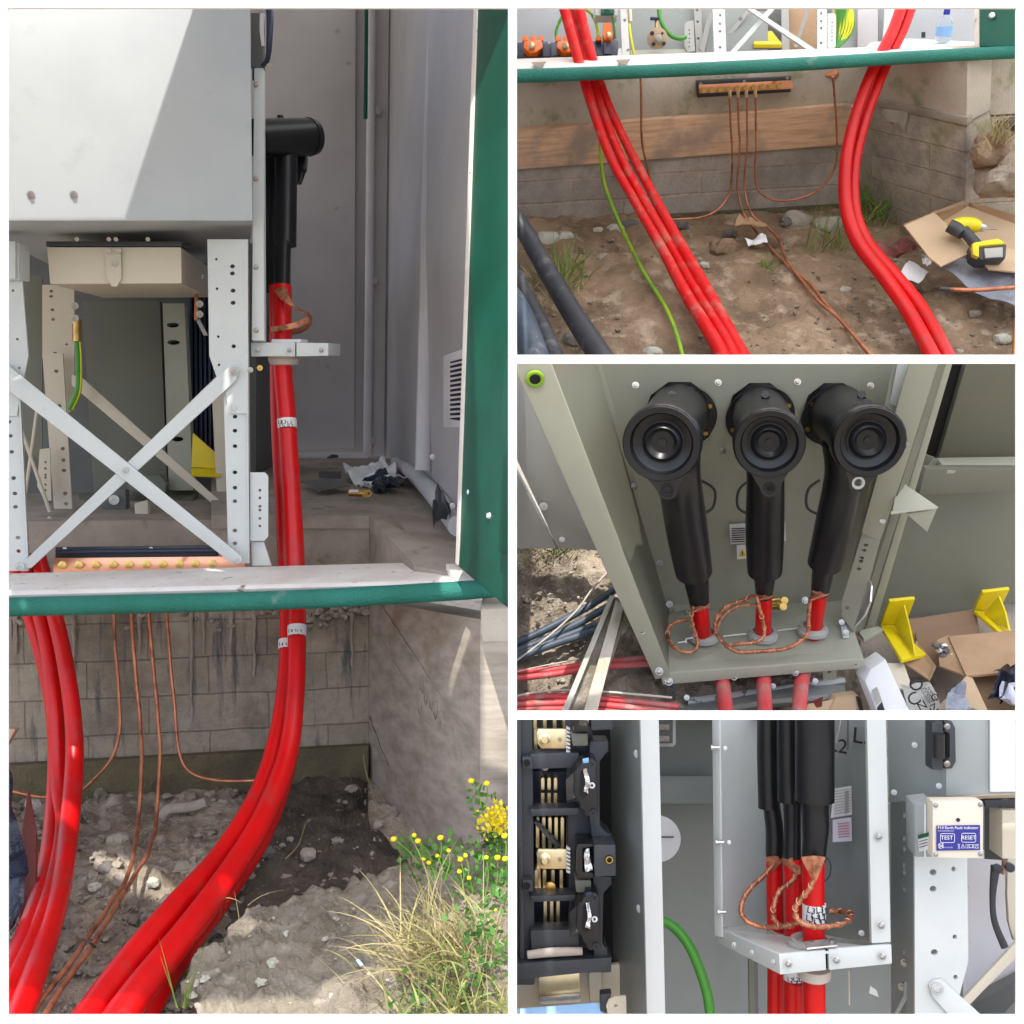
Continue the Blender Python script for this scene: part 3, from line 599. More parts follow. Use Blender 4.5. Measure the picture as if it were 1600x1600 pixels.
plate('lifting_lug', [(200, 744, 2.95), (250, 742, 2.95), (260, 756, 2.95), (258, 774, 2.95), (200, 776, 2.95)], .03, M['olive_dark'], tk, bev=.004); bolt(tk, 210, 773, 2.94, 5, M['tank_grey'])
yb = T('yellow_bracket', 'yellow steel bracket seen through the right of the stand', 'bracket')
plate('web', [(301, 676, 2.90), (342, 712, 2.90), (344, 732, 2.90), (299, 730, 2.90)], .008, M['yellow_paint'], yb)
plate('foot', [(298, 731, 2.90), (344, 731, 2.90), (344, 742, 2.85), (299, 740, 2.85)], .008, M['yellow_paint'], yb)
# earth lead and small links
el = T('earth_lead', 'green and yellow earth lead with brass lug hanging inside the stand', 'cable')
tube('cable', [(121, 530, 2.65, 5), (123, 570, 2.65, 5), (122, 610, 2.65, 5), (110, 638, 2.68, 5)], M['earth_plain'], el)
tube('yellow_stripe', [(125, 532, 2.64, 1.6), (127, 570, 2.64, 1.6), (125, 612, 2.64, 1.6), (113, 640, 2.67, 1.4)], M['earth_yellow'], el, seg=6)
tube('lug', [(121, 500, 2.64, 6), (121, 534, 2.64, 6)], M['brass'], el, k=1)
plate('copper_link', [(112, 506, 2.66), (118, 506, 2.66), (118, 534, 2.66), (112, 534, 2.66)], .006, M['copper_wire'], el)
for y in (478, 497): bolt(el, 117, y, 2.63, 5)
cl = T('copper_link', 'copper link with steel nuts hanging at the right of the stand', 'connector')
plate('strap', [(304, 420, 2.6), (309, 420, 2.6), (309, 500, 2.6), (303, 500, 2.6)], .006, M['copper_wire'], cl)
for y in (432, 475, 491): bolt(cl, 312, y, 2.59, 5)
plate('strap', [(306, 500, 2.62), (312, 498, 2.62), (325, 524, 2.62), (318, 524, 2.62)], .004, M['grey_plastic'], cl)
jb = T('side_terminal_box', 'small ribbed grey terminal box at the top left of the stand', 'box')
plate('housing', [(-30, 372, 2.18), (30, 378, 2.18), (30, 438, 2.18), (-30, 436, 2.18)], .05, M['galv_paint'], jb, ext=YV, bev=.003)
plate('rib', [(14, 376, 2.17), (24, 377, 2.17), (24, 436, 2.17), (14, 435, 2.17)], .01, M['galv_paint'], jb, ext=YV, bev=.002)
bolt(el, 40, 392, 2.6, 5, name='bolt')
# copper earth bar at the sill
def earth_bar(x0, x1, y0, y1, d, sl_, lab, n, posts, lugs, th=.006):
    e = T('earth_bar', lab, 'earth bar')
    dy = sl_
    plate('backing_channel', [(x0 + 3, y0 - 17, d + .02), (x1 - 45, y0 - 17 + dy, d + .02), (x1 - 45, y0 + 1 + dy, d + .02), (x0 + 3, y0 + 1, d + .02)], .02, M['black_plastic'], e, bev=.002)
    plate('bar', [(x0, y0, d), (x1, y0 + dy, d), (x1, y1 + dy, d), (x0, y1, d)], th, M['copper_bar'], e, bev=.001)
    return e
eb = earth_bar(83, 383, 872, 896, 2.26, -3, 'copper earth bar with a row of brass studs behind the white sill', 10, None, None)
for k, x in enumerate((97, 123, 149, 176, 201, 228, 254, 280, 305, 332)):
    s_ = T('x', None, None) if False else lathe('stud', P(x, 883 - k * .25, 2.258), C - P(x, 883, 2.26), [(0, .0088), (.002, .0088), (.0022, .0066), (.007, .0064), (.0072, .003), (.013, .0028)], M['brass'], eb, 6)
for x in (101, 236): bolt(eb, x, 858, 2.275, 3)
tube('top_edge', [(88, 862, 2.262, 4), (200, 861, 2.262, 4), (338, 860, 2.262, 4)], M['navy_plastic'], eb)
# ---- elbow connectors
ec = T('elbow_connector', 'black rubber elbow connector on the high voltage cable beside the cabinet', 'cable connector')
cyl('elbow_body', P(400, 216, 2.34), P(484, 214, 2.44), 28 * 2.45 / F, 29 * 2.4 / F, M['black_boot'], ec, bev=.006)
cyl('end_cap', P(482, 214, 2.437), P(491, 214, 2.448), 30 * 2.4 / F, 27 * 2.4 / F, M['black_boot'], ec, bev=.004)
cyl('test_point', P(438, 190, 2.44), P(438, 181, 2.44), .008, .007, M['black_boot'], ec, 12)
tube('boot', [(447, 225, 2.41, 18), (447, 300, 2.41, 17), (446, 384, 2.41, 17)], M['black_boot'], ec, seg=24)
tube('boot_neck', [(443, 380, 2.40, 12), (442, 420, 2.38, 12), (441, 452, 2.36, 13)], M['black_boot'], ec, seg=20)
ec2 = T('elbow_connector', 'second black elbow connector half hidden behind the grey side strip', 'cable connector')
tube('boot', [(421, 235, 2.50, 16), (421, 330, 2.50, 16), (422, 400, 2.48, 13), (424, 452, 2.45, 12)], M['black_boot'], ec2, seg=22)
plate('stepped_cap', [(462, 240, 2.46), (478, 240, 2.46), (476, 264, 2.46), (471, 264, 2.46), (468, 283, 2.46), (460, 283, 2.46)], .03, M['black_boot'], ec2, bev=.003)
br = T('earth_braid', 'copper screen braid looped round the red cable above the gland bracket', 'braid')
rd = random.Random(2)
bm = bmesh.new()
for k in range(16):
    o_ = k - 8
    pts = [(440 + o_ * 1.3, 449 + abs(o_) * .5, 2.30), (446 + o_ * .9, 466, 2.285), (462 + o_ * .6, 482 + o_ * .4, 2.28), (485 + o_ * .3, 494 + o_ * .5, 2.30), (476, 503 + o_ * .6, 2.285), (450, 511 + o_ * .5, 2.27), (424, 515 + o_ * .5, 2.30)]
    sp = spline(pts, 5); sweep(bm, [P(*q) for q in sp], [1.0 * 2.3 / F] * len(sp), 5)
obj('strands', bm, M['copper_braid'], br, ang=80)
tube('tail', [(484, 494, 2.31, 3.5), (482, 508, 2.33, 4), (468, 517, 2.36, 4), (452, 519, 2.38, 4)], M['copper_wire'], br)
gb = T('gland_bracket', 'white folded bracket clamping the red cable beside the cabinet', 'bracket')
plate('front_plate', [(392, 535, 2.24), (461, 535, 2.24), (461, 557, 2.24), (392, 557, 2.24)], .16, M['galv_paint'], gb, ext=YV, bev=.002)
plate('end_plate', [(463, 535, 2.235), (513, 536, 2.235), (513, 556, 2.235), (463, 557, 2.235)], .16, M['galv_paint'], gb, ext=YV, bev=.002)
for x in (402, 452, 502): screw(gb, x, 547, 2.232, 3)
plate('flange', [(424, 530, 2.26), (470, 530, 2.26), (470, 535, 2.25), (424, 535, 2.25)], .08, M['paper'], gb, ext=YV, bev=.001)
lathe('gland', P(444, 557, 2.30), Vector((0, 0, -1)), [(0, .032), (.006, .034), (.016, .03), (.018, .026)], M['nylon'], gb, 24)
bolt(gb, 406, 575, 2.26, 4, M['brass']); bolt(gb, 391, 578, 2.2, 4)
# ---- the red cables
def bands(par, lst, mt='label_white'):
    for a, b, nm in lst:
        tube(nm, [a, b], M[mt], par, seg=20, k=1); cx, cy, cd, cr = [(p + q_) / 2 for p, q_ in zip(a, b)]
        for dx, dy in ((-.55, -3), (-.1, -3.5), (.45, -2.5), (-.35, 3), (.15, 3.4), (.62, 3)):
            o_ = P(cx, cy + dy, cd) + Vector((math.sin(dx), -math.cos(dx), 0)) * ((cr + .5) * cd / F)
            text('marker_text', 'L3', o_, .0105, M['ink'], par, right=Vector((math.cos(dx), math.sin(dx), .08 * (dy > 0))), th=.0002)
rc = T('red_cable', 'front red high voltage cable dropping from the gland bracket into the pit', 'cable', 'red high voltage cables in the left pit')
tube('sheath', [(441, 448, 2.33, 15), (441, 560, 2.30, 15), (447, 640, 2.29, 14.5), (455, 760, 2.27, 14.5), (463, 900, 2.24, 14), (464, 1000, 2.20, 14), (461, 1090, 2.15, 14.5), (449, 1180, 2.09, 16), (413, 1275, 1.98, 17.5), (362, 1360, 1.85, 19.5), (292, 1455, 1.70, 22), (216, 1550, 1.56, 26), (166, 1620, 1.48, 28)], M['red_cable'], rc, seg=22)
bands(rc, [((448.0, 655, 2.287, 15.2), (449.0, 669, 2.285, 15.2), 'marker_band'), ((464.2, 978, 2.208, 14.8), (464.0, 994, 2.2, 14.8), 'marker_band')])
rc2 = T('red_cable', 'middle red cable of the right bundle lying left of the front one', 'cable', 'red high voltage cables in the left pit')
tube('sheath', [(434, 448, 2.40, 13), (436, 640, 2.34, 13.5), (444, 800, 2.31, 13.5), (450, 950, 2.27, 13.5), (448, 1050, 2.22, 13.5), (434, 1150, 2.15, 14.5), (405, 1240, 2.06, 16), (345, 1338, 1.92, 18), (268, 1425, 1.76, 21), (190, 1520, 1.62, 24.5), (118, 1620, 1.49, 27)], M['red_cable'], rc2, seg=22)
bands(rc2, [((449.4, 1000, 2.247, 14.2), (449, 1014, 2.24, 14.2), 'marker_band')])
rc3 = tube('red_cable', [(452, 760, 2.40, 12), (460, 950, 2.34, 12.5), (461, 1080, 2.26, 13), (450, 1190, 2.17, 14), (412, 1300, 2.02, 16), (355, 1390, 1.88, 18.5), (275, 1500, 1.70, 22), (215, 1600, 1.57, 25)], M['red_cable'], seg=20)
tag(rc3, 'rear red cable of the right bundle, mostly behind the other two', 'cable', 'red high voltage cables in the left pit')
for lb, mt, pts in (('leftmost red cable sweeping down to the bottom left corner', 'red_cable', [(18, 860, 2.35, 11), (45, 955, 2.3, 11), (62, 1010, 2.28, 11.5), (80, 1090, 2.25, 12), (88, 1170, 2.22, 13), (84, 1270, 2.12, 13.5), (70, 1370, 1.90, 15), (38, 1470, 1.68, 18), (-20, 1600, 1.46, 22)]),
                    ('middle red cable of the left bundle crossing behind its neighbour', 'red_cable', [(40, 870, 2.32, 12), (62, 955, 2.27, 12), (76, 1020, 2.24, 12), (86, 1110, 2.2, 12.5), (91, 1200, 2.17, 13), (96, 1280, 2.10, 14), (84, 1370, 1.90, 15.5), (56, 1460, 1.70, 18), (0, 1580, 1.49, 22)]),
                    ('rightmost red cable of the left bundle with a bright sun glint', 'red_cable', [(60, 870, 2.3, 12), (84, 955, 2.24, 12), (101, 1030, 2.21, 12.5), (114, 1120, 2.17, 13), (116, 1200, 2.12, 14), (106, 1310, 2.0, 15), (92, 1400, 1.82, 16.5), (62, 1500, 1.62, 19), (20, 1610, 1.44, 23)])):
    tag(tube('red_cable', pts, M[mt], seg=20), lb, 'cable', 'red high voltage cables in the left pit')
# copper earth wires
for lb, pts in (('leftmost copper wire curving left along the foot of the wall', [(178, 940, 2.36, 2.8), (180, 1010, 2.34, 2.8), (187, 1090, 2.32, 2.8), (187, 1140, 2.31, 2.8), (175, 1185, 2.3, 2.8), (150, 1215, 2.3, 2.7), (120, 1238, 2.29, 2.7), (70, 1246, 2.29, 2.7), (20, 1236, 2.3, 2.7)]),
                ('second copper wire from the left running down to the tied pair', [(205, 940, 2.34, 3.2), (208, 1010, 2.32, 3.2), (218, 1120, 2.29, 3.2), (222, 1190, 2.24, 3.2), (216, 1290, 2.16, 3.3), (208, 1335, 2.03, 3.4), (196, 1375, 1.92, 3.6), (170, 1415, 1.83, 3.8), (130, 1475, 1.69, 4.2), (90, 1530, 1.59, 4.6), (35, 1600, 1.47, 5)]),
                ('third copper wire meeting the second one at the cable tie', [(232, 940, 2.34, 3.2), (238, 1030, 2.32, 3.2), (247, 1120, 2.28, 3.2), (250, 1190, 2.24, 3.2), (243, 1290, 2.16, 3.3), (234, 1325, 2.05, 3.4), (214, 1362, 1.95, 3.6), (190, 1400, 1.86, 3.8), (145, 1475, 1.69, 4.2), (105, 1530, 1.59, 4.6), (60, 1600, 1.46, 5)]),
                ('rightmost copper wire bending to the right behind the cables', [(260, 940, 2.35, 2.8), (264, 1010, 2.34, 2.8), (273, 1110, 2.33, 2.8), (280, 1175, 2.32, 2.8), (300, 1208, 2.31, 2.7), (345, 1221, 2.3, 2.7), (420, 1220, 2.3, 2.7)])):
    tag(tube('copper_wire', pts, M['copper_wire'], seg=8, wob=.002), lb, 'wire', 'bare copper wires in the left pit')
tag(tube('cable_tie', [(130, 1468, 1.685, 1.6), (139, 1472, 1.665, 1.8), (149, 1480, 1.685, 1.6)], M['black_plastic'], seg=8), 'black cable tie round the paired copper wires', 'cable tie')
tag(tube('black_rod', [(395, 1418, 1.88, 2), (360, 1445, 1.85, 2.2), (320, 1475, 1.80, 2.4)], M['black_plastic'], seg=8), 'thin black rod lying on soil right of the red cables', 'rod')
tag(crumple('plastic_bag', [(-40, 1200, 2.0), (14, 1196, 1.98), (50, 1360, 1.80), (-30, 1500, 1.62)], .05, M['bag_black'], n=34, freq=8, seed=4), 'shiny dark blue black plastic bag at the left edge of the pit', 'bag')
tag(plate('red_board', [(44, 1230, 2.02), (56, 1300, 1.94), (56, 1440, 1.78), (28, 1470, 1.74), (34, 1300, 1.95)], .01, M['maroon']), 'dark red strip standing behind the black plastic bag', 'debris')
tag(plate('wood_offcut', [(-10, 1134, 2.2), (24, 1140, 2.2), (10, 1165, 2.2), (-10, 1182, 2.2)], .02, M['card_pale']), 'tan wooden offcut poking in at the left edge', 'debris')
for i, (pp, lb) in enumerate([([(568, 1180, 2.44, .8), (574, 1215, 2.36, .8), (597, 1275, 2.1, .8)], 'dry grass stalk leaning along the foot of the side wall'),
                   ([(478, 1284, 2.2, .8), (466, 1320, 2.1, .9), (446, 1342, 2.04, .9)], 'dry curved stalk lying on the dark soil')]):
    tag(tube('dry_stalk', pp, M['grass_dry'], seg=6), lb, 'stalk')
# litter on the enclosure floor
tag(crumple('foil_wrapper', [(533, 735, 3.15), (600, 718, 3.3), (640, 745, 3.0), (580, 765, 2.85)], .035, M['paper'], n=30, freq=11, seed=2, t=.002), 'crumpled silver white plastic wrapper on the floor in the corner', 'wrapper')
tag(crumple('foil_wrapper', [(570, 745, 2.95), (600, 735, 3.0), (632, 752, 2.86), (590, 770, 2.78)], .03, M['bag_black'], n=20, freq=14, seed=7), 'dark wrapper under the crumpled silver white one', 'wrapper')
tag(plate('black_clip', [(498, 737, 3.05), (531, 738, 3.05), (532, 749, 2.98), (498, 747, 2.98)], .02, M['black_plastic'], ext=YV), 'small black block lying on the enclosure floor', 'clip')
tag(plate('dark_sheet', [(470, 752, 2.9), (515, 747, 2.95), (548, 758, 2.83), (500, 767, 2.76)], .002, M['tank_grey'], bev=0), 'thin dark grey sheet lying flat on the floor', 'sheet')
lg = T('cable_lug', 'brass cable lug lying on the enclosure floor', 'lug')
tube('barrel', [(545, 770, 2.66, 5.5), (568, 771, 2.66, 5.5)], M['brass'], lg, k=1); plate('palm', [(566, 766, 2.655), (578, 765, 2.655), (582, 771, 2.65), (578, 777, 2.65), (566, 777, 2.65)], .006, M['brass'], lg, holes=[(576, 771, 2.5, 2.5)])
plate('sticker', [(546, 765, 2.64), (560, 765, 2.64), (560, 769, 2.64), (546, 769, 2.64)], .002, M['label_white'], lg, bev=0)
tag(crumple('black_rag', [(678, 782, 2.36), (690, 776, 2.38), (706, 798, 2.28), (684, 800, 2.28)], .05, M['black_plastic'], n=14, freq=24, seed=9, t=.004), 'small black rag on the skirt below the vent', 'rag')
tag(tube('tape_scrap', [(512, 716, 3.77, 2), (520, 713, 3.76, 3), (528, 713, 3.77, 2)], M['black_plastic'], seg=6), 'scrap of black tape on the bottom bead of the back wall', 'scrap')
# lock handle top
hd = T('lock_handle', 'dark blue lever handle with a pale grip at the top of the cabinet side', 'handle')
plate('back_plate', [(392, 20, 2.26), (411, 20, 2.26), (411, 106, 2.26), (392, 106, 2.26)], .02, M['tank_grey'], hd)
tube('lever', [(402, -20, 2.2, 6), (420, 10, 2.18, 6), (421, 60, 2.18, 5), (418, 92, 2.2, 4), (411, 102, 2.22, 4)], M['navy_plastic'], hd)
tube('grip', [(410, 22, 2.19, 4), (409, 45, 2.19, 3.4), (411, 72, 2.2, 2.4)], M['paper'], hd)
lathe('ring', P(420, 103, 2.2), C - P(420, 103, 2.2), [(0, .005), (.003, .005), (.003, .003), (0, .003)], M['steel'], hd, 16)
plate('lower_catch', [(394, 108, 2.23), (403, 108, 2.23), (403, 124, 2.23), (394, 124, 2.23)], .01, M['navy_plastic'], hd)
tag(tube('gas_strut', [(573, -30, 3.70, 3), (572, 90, 3.70, 3), (571, 185, 3.70, 3.4)], M['green_gloss'], k=1), 'dark green stay rod hanging down the enclosure back wall', 'rod')
# grass and flowers at the lower right
def bankpt(x, y, d=1.56): return P(x, y, d)
rr_ = random.Random(11)
def cluster(cx, cy, sx, sy, n, d0=1.56): return [P(cx + rr_.gauss(0, sx), cy + rr_.gauss(0, sy), d0 + rr_.uniform(-.06, .06)) for _ in range(n)]
tag(blades('grass_tuft', cluster(690, 1500, 38, 26, 290, 1.50), M['grass_dry'], L=(.05, .14), wd=.0010, lean=1.5, droop=1.1, bias=Vector((-.7, 0, -.1)), seed=3), 'dry straw coloured grass tuft drooping left over the soil lip', 'grass', kind='stuff')
tag(blades('grass_tuft', cluster(720, 1510, 50, 36, 210, 1.49), M['grass_olive'], L=(.04, .12), wd=.0011, lean=1.4, droop=1.0, bias=Vector((-.5, 0, 0)), seed=4), 'green grass blades mixed through the dry tuft', 'grass', kind='stuff')
tag(blades('grass_tuft', cluster(750, 1590, 60, 14, 220, 1.43), M['grass_olive'], L=(.03, .08), wd=.0016, lean=1.2, droop=.8, seed=5), 'green grass at the bottom right corner of the left bay', 'grass', kind='stuff')
tag(blades('grass_tuft', cluster(330, 1430, 22, 16, 60, 1.85) , M['grass_dry'], L=(.03, .07), wd=.0008, lean=1.3, droop=.8, seed=6), 'wispy dry roots between the right cables and the sunlit stones', 'grass', kind='stuff')
tag(blades('grass_tuft', [P(285, 1575, 1.54) + Vector((rr_.uniform(-.01, .01), 0, 0)) for _ in range(9)], M['grass_green'], L=(.05, .11), wd=.0012, lean=.5, droop=.3, seed=8), 'small pale grass sprout at the foot of the soil lip', 'grass')
def leaves(name, c, n, r, mat, par, s=.008):
    bm = bmesh.new()
    for i in range(n):
        p = c + Vector((rr_.gauss(0, r), rr_.gauss(0, r * .5), rr_.gauss(0, r))); a = Vector((rr_.gauss(0, 1), rr_.gauss(0, 1), rr_.gauss(0, 1))).normalized(); b = a.cross(Vector((rr_.gauss(0, 1), 1, .2))).normalized(); k = s * rr_.uniform(.5, 1.2)
        v = [bm.verts.new(p + q) for q in (a * 0, a * k * .5 + b * k * .35, a * k, a * k * .5 - b * k * .35)]; bm.faces.new(v)
    return obj(name, bm, mat, par, smooth='raw')
def flower(x, y, d, r, base, lb):
    f = T('flower', lb, 'flower', 'yellow flowers beside the pit'); p = P(x, y, d)
    bm = bmesh.new(); bmesh.ops.create_icosphere(bm, subdivisions=2, radius=r * d / F)
    for v in bm.verts: v.co = v.co * (1 + .25 * noise.noise(v.co * 900)); v.co.z *= .85; v.co += p
    obj('bloom', bm, M['petal'], f); tube('stem', [(x, y, d, .9), ((x + base[0]) / 2 + 4, (y + base[1]) / 2, d, .9), (base[0], base[1], d, 1)], M['grass_green'], f, seg=5)
fl = [(615, 1311, 5, (655, 1350)), (647, 1305, 4, (660, 1340)), (653, 1314, 5, (675, 1345)), (688, 1309, 5, (684, 1350)), (701, 1329, 3.5, (696, 1370)), (683, 1337, 3.5, (690, 1375)), (662, 1342, 3.5, (672, 1370)), (670, 1348, 4, (680, 1380)),
      (719, 1343, 4.5, (722, 1390)), (727, 1337, 4, (730, 1380)), (718, 1362, 4, (720, 1400)), (733, 1372, 4, (735, 1410)), (736, 1220, 5, (752, 1262)), (760, 1224, 5, (756, 1262)), (777, 1340, 5, (770, 1400)), (789, 1342, 5, (785, 1400)), (760, 1340, 4, (758, 1400)), (788, 1306, 5, (786, 1350)), (774, 1422, 3, (772, 1450))]
fn = ['leftmost yellow flower, lowest bending towards the dark soil', 'yellow bud left of the cluster top', 'yellow flower just right of the upper bud', 'yellow flower standing clear above the grey leaves', 'small yellow bud against the wall below the clear one', 'small yellow bud low in the middle of the cluster', 'small bud left of the low middle pair', 'yellow bud right under the small left bud',
      'yellow flower in the middle right of the grass', 'paler yellow flower beside the middle right one', 'yellow flower below the middle right pair', 'lowest yellow flower of the middle right group', 'upper left of the two flowers by the wall corner', 'upper right of the two flowers by the wall corner', 'left flower of the pair near the frame', 'flower touching the frame at mid height', 'flower between the pair and the middle group', 'yellow flower just under the blurred yellow bush', 'tiny yellow bud low in the grass on the right']
for (x, y, r, b_), n_ in zip(fl, fn): flower(x, y, 1.60, r, b_, n_)
wp = T('weed_plant', 'leafy green weed carrying the yellow flowers in front of the wall', 'plant')
for x, y, n_, r_ in ((640, 1325, 26, .012), (665, 1345, 40, .018), (690, 1335, 36, .016), (720, 1365, 50, .022), (752, 1370, 60, .025), (780, 1360, 60, .025), (750, 1245, 26, .012)): leaves('foliage', P(x, y, 1.61), n_, r_, M['leaf_green'], wp, .014)
yb2 = T('yellow_bush', 'bright sunlit yellow green bush against the lit wall', 'bush')
leaves('foliage', P(776, 1280, 1.70), 230, .014, M['petal'], yb2, .009); leaves('lower_foliage', P(774, 1315, 1.72), 200, .014, M['leaf_green'], yb2, .010)
ml = T('ground_weeds', 'low clover like green leaves on the lower right soil', 'plant'); ml['kind'] = 'stuff'
for x, y in ((670, 1545), (720, 1560), (760, 1540), (745, 1440), (780, 1480), (700, 1585), (640, 1580), (735, 1465), (785, 1400)): leaves('foliage', P(x, y, 1.44), 34, .018, M['leaf_green'], ml, .013)
tag(plate('blue_scrap', [(556, 1500, 1.5), (560, 1498, 1.5), (568, 1507, 1.49), (563, 1510, 1.49)], .002, M['pale_blue'], bev=0), 'tiny blue plastic scrap on the foreground soil', 'scrap')
# ================================================================ TOP RIGHT BAY
setbay(2)
def PL(a, b, c):
    """depth over the picture of the plane through three (px,py,depth) points"""
    import itertools
    (x1, y1, d1), (x2, y2, d2), (x3, y3, d3) = a, b, c; k1, k2, k3 = 1 / d1, 1 / d2, 1 / d3
    D = (x2 - x1) * (y3 - y1) - (x3 - x1) * (y2 - y1)
    A = ((k2 - k1) * (y3 - y1) - (k3 - k1) * (y2 - y1)) / D; B = ((x2 - x1) * (k3 - k1) - (x3 - x1) * (k2 - k1)) / D
    return lambda x, y: 1 / (k1 + A * (x - x1) + B * (y - y1))
g2 = PL((800, 553, 2.45), (1600, 553, 2.45), (800, 345, 3.05))
w2 = PL((800, 350, 3.06), (1350, 325, 3.12), (800, 100, 2.82))
s2 = PL((1350, 325, 3.12), (1512, 375, 2.84), (1350, 130, 2.88))
e2_ = PL((1512, 375, 2.84), (1600, 370, 2.86), (1512, 90, 2.62))
UPV = frame_of([P(800, 553, 2.45), P(1600, 553, 2.45), P(1600, 345, 3.05), P(800, 345, 3.05)])[0]
def q(f, *xy, o=0): return [(x, y, f(x, y) - o) for x, y in xy]
hfield('ground', lambda u, v: P(780 + 850 * u, 580 - 265 * v, g2(800, 580 - 265 * v)), 200, 110, M['mud_brown'], amp=.020, freq=5, n2=.009); tag(COL.objects[-1], kind='structure')
bm = bmesh.new(); rnd = random.Random(21)
for i in range(1100):
    x, y = rnd.uniform(812, 1590), rnd.uniform(365, 560)
    rocks_bm(bm, P(x, y, g2(x, y)) + UPV * .003, rnd.choice((1, 1.3, 1.5, 2, 2.4, 4)) * rnd.uniform(.6, 1.2) * g2(x, y) / F, i)
tag(obj('rubble', bm, M['rubble_mix'], ang=25), 'small grit and stones scattered over the brown soil of the trench', 'rubble', kind='stuff')
for i, (x, y, r, mt, lb) in enumerate([
    (856, 375, 19, 'stone_pale', 'large pale stone slab at the wall foot behind the black pipe'), (882, 372, 15, 'stone_pale', 'pointed pale stone right of the large slab'),
    (935, 361, 9, 'stone_pale', 'small pale stone near the green and yellow wire'), (961, 360, 15, 'stone_pale', 'flat pale stone behind the green and yellow wire'), (984, 352, 14, 'stone_dark', 'brown stone left of the three red cables'),
    (1066, 352, 12, 'stone_dark', 'dark round stone right of the three red cables'), (942, 403, 10, 'stone', 'tan stone on the soil beside the green yellow wire'), (896, 529, 14, 'stone', 'pinkish stone between the black pipes at the bottom'),
    (1020, 552, 13, 'stone_pale', 'pale stone cut by the bottom edge near the green yellow wire'), (1100, 414, 8, 'stone_pale', 'small pale stone right of the red cables'), (1320, 453, 8, 'stone_pale', 'pale stone chip between copper wires and right red cables'),
    (1245, 345, 24, 'stone', 'large rough stone at the wall foot left of the right cables'), (1295, 355, 26, 'stone', 'broad tan rock just left of the right red cables'), (1230, 348, 12, 'stone_dark', 'small dark stone beside the large rough one'),
    (1310, 300, 26, 'stone', 'broken mortar lump behind the right cables at the wall corner'), (1340, 310, 18, 'stone', 'smaller mortar lump at the wall corner'), (1415, 520, 9, 'stone', 'grey stone right of the right cables near the bottom'),
    (1498, 550, 6, 'stone', 'small stone at the bottom right'), (1566, 530, 12, 'stone_pale', 'pale stone near the right edge beside the copper pipe'), (1524, 491, 9, 'stone', 'flat pinkish stone below the grey sheet'), (1140, 364, 11, 'stone_dark', 'reddish stone near the torn cardboard scrap'), (1130, 388, 22, 'mud_brown', 'low clod of brown mud in mid trench')]):
    tag(rock('stone', P(x, y, g2(x, y) - .01) , r * 2.75 / F, M[mt], seed=40 + i * 2.7, sq=(1.1, .8, .75)), lb, 'stone', 'stones on the trench floor')
# walls
tw = T('trench_wall', 'clean blockwork foundation wall with a concrete beam behind the trench', 'wall')
plate('block_face', q(w2, (770, 250), (1356, 215), (1352, 335), (770, 368)), .06, M['block_clean'], tw)
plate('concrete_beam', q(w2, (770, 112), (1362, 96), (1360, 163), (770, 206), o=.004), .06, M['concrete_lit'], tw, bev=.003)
plate('moss_strip', q(w2, (770, 352), (1352, 318), (1352, 340), (770, 372), o=.012), .02, M['moss_dirt'], tw, bev=.003)
pk = plate('timber_plank', q(w2, (770, 206), (1332, 163), (1328, 226), (770, 268), o=.025), .03, M['plank'], bev=.003)
tag(pk, 'long weathered timber plank fixed across the blockwork wall', 'plank')
sw = T('return_wall', 'concrete return wall with mossy corner at the right of the trench', 'wall')
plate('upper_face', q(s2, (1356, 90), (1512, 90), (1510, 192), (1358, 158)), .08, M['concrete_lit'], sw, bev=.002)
plate('joint', q(s2, (1357, 152), (1511, 184), (1510, 196), (1356, 163), o=.008), .02, M['stone'], sw, bev=.002)
plate('lower_face', q(s2, (1356, 160), (1511, 194), (1506, 400), (1330, 345), o=-.004), .08, M['block_side'], sw, bev=.002)
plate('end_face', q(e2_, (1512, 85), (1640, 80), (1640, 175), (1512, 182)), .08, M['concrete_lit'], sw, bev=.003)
plate('lower_end_face', q(e2_, (1511, 184), (1640, 176), (1640, 420), (1508, 400), o=-.01), .08, M['block_side'], sw, bev=.003)
plate('chalk_patch', q(s2, (1380, 170), (1418, 176), (1412, 208), (1405, 192), (1384, 190), o=.011), .004, M['stone_pale'], sw, bev=.001)
md = rock('mud_clod', P(1556, 235, 2.62), .062, M['mud_brown'], seed=5, sub=4); tag(md, 'lump of rooty mud stuck to the right wall corner', 'mud')
tag(rock('mud_clod', P(1580, 272, 2.62), .075, M['soil_grey'], seed=15, sub=4), 'grey heap of earth below the rooty mud lump', 'mud')
tag(rock('mud_clod', P(1590, 205, 2.62), .05, M['soil_dark'], seed=25, sub=4), 'dark earth lump above the rooty mud at the right edge', 'mud')
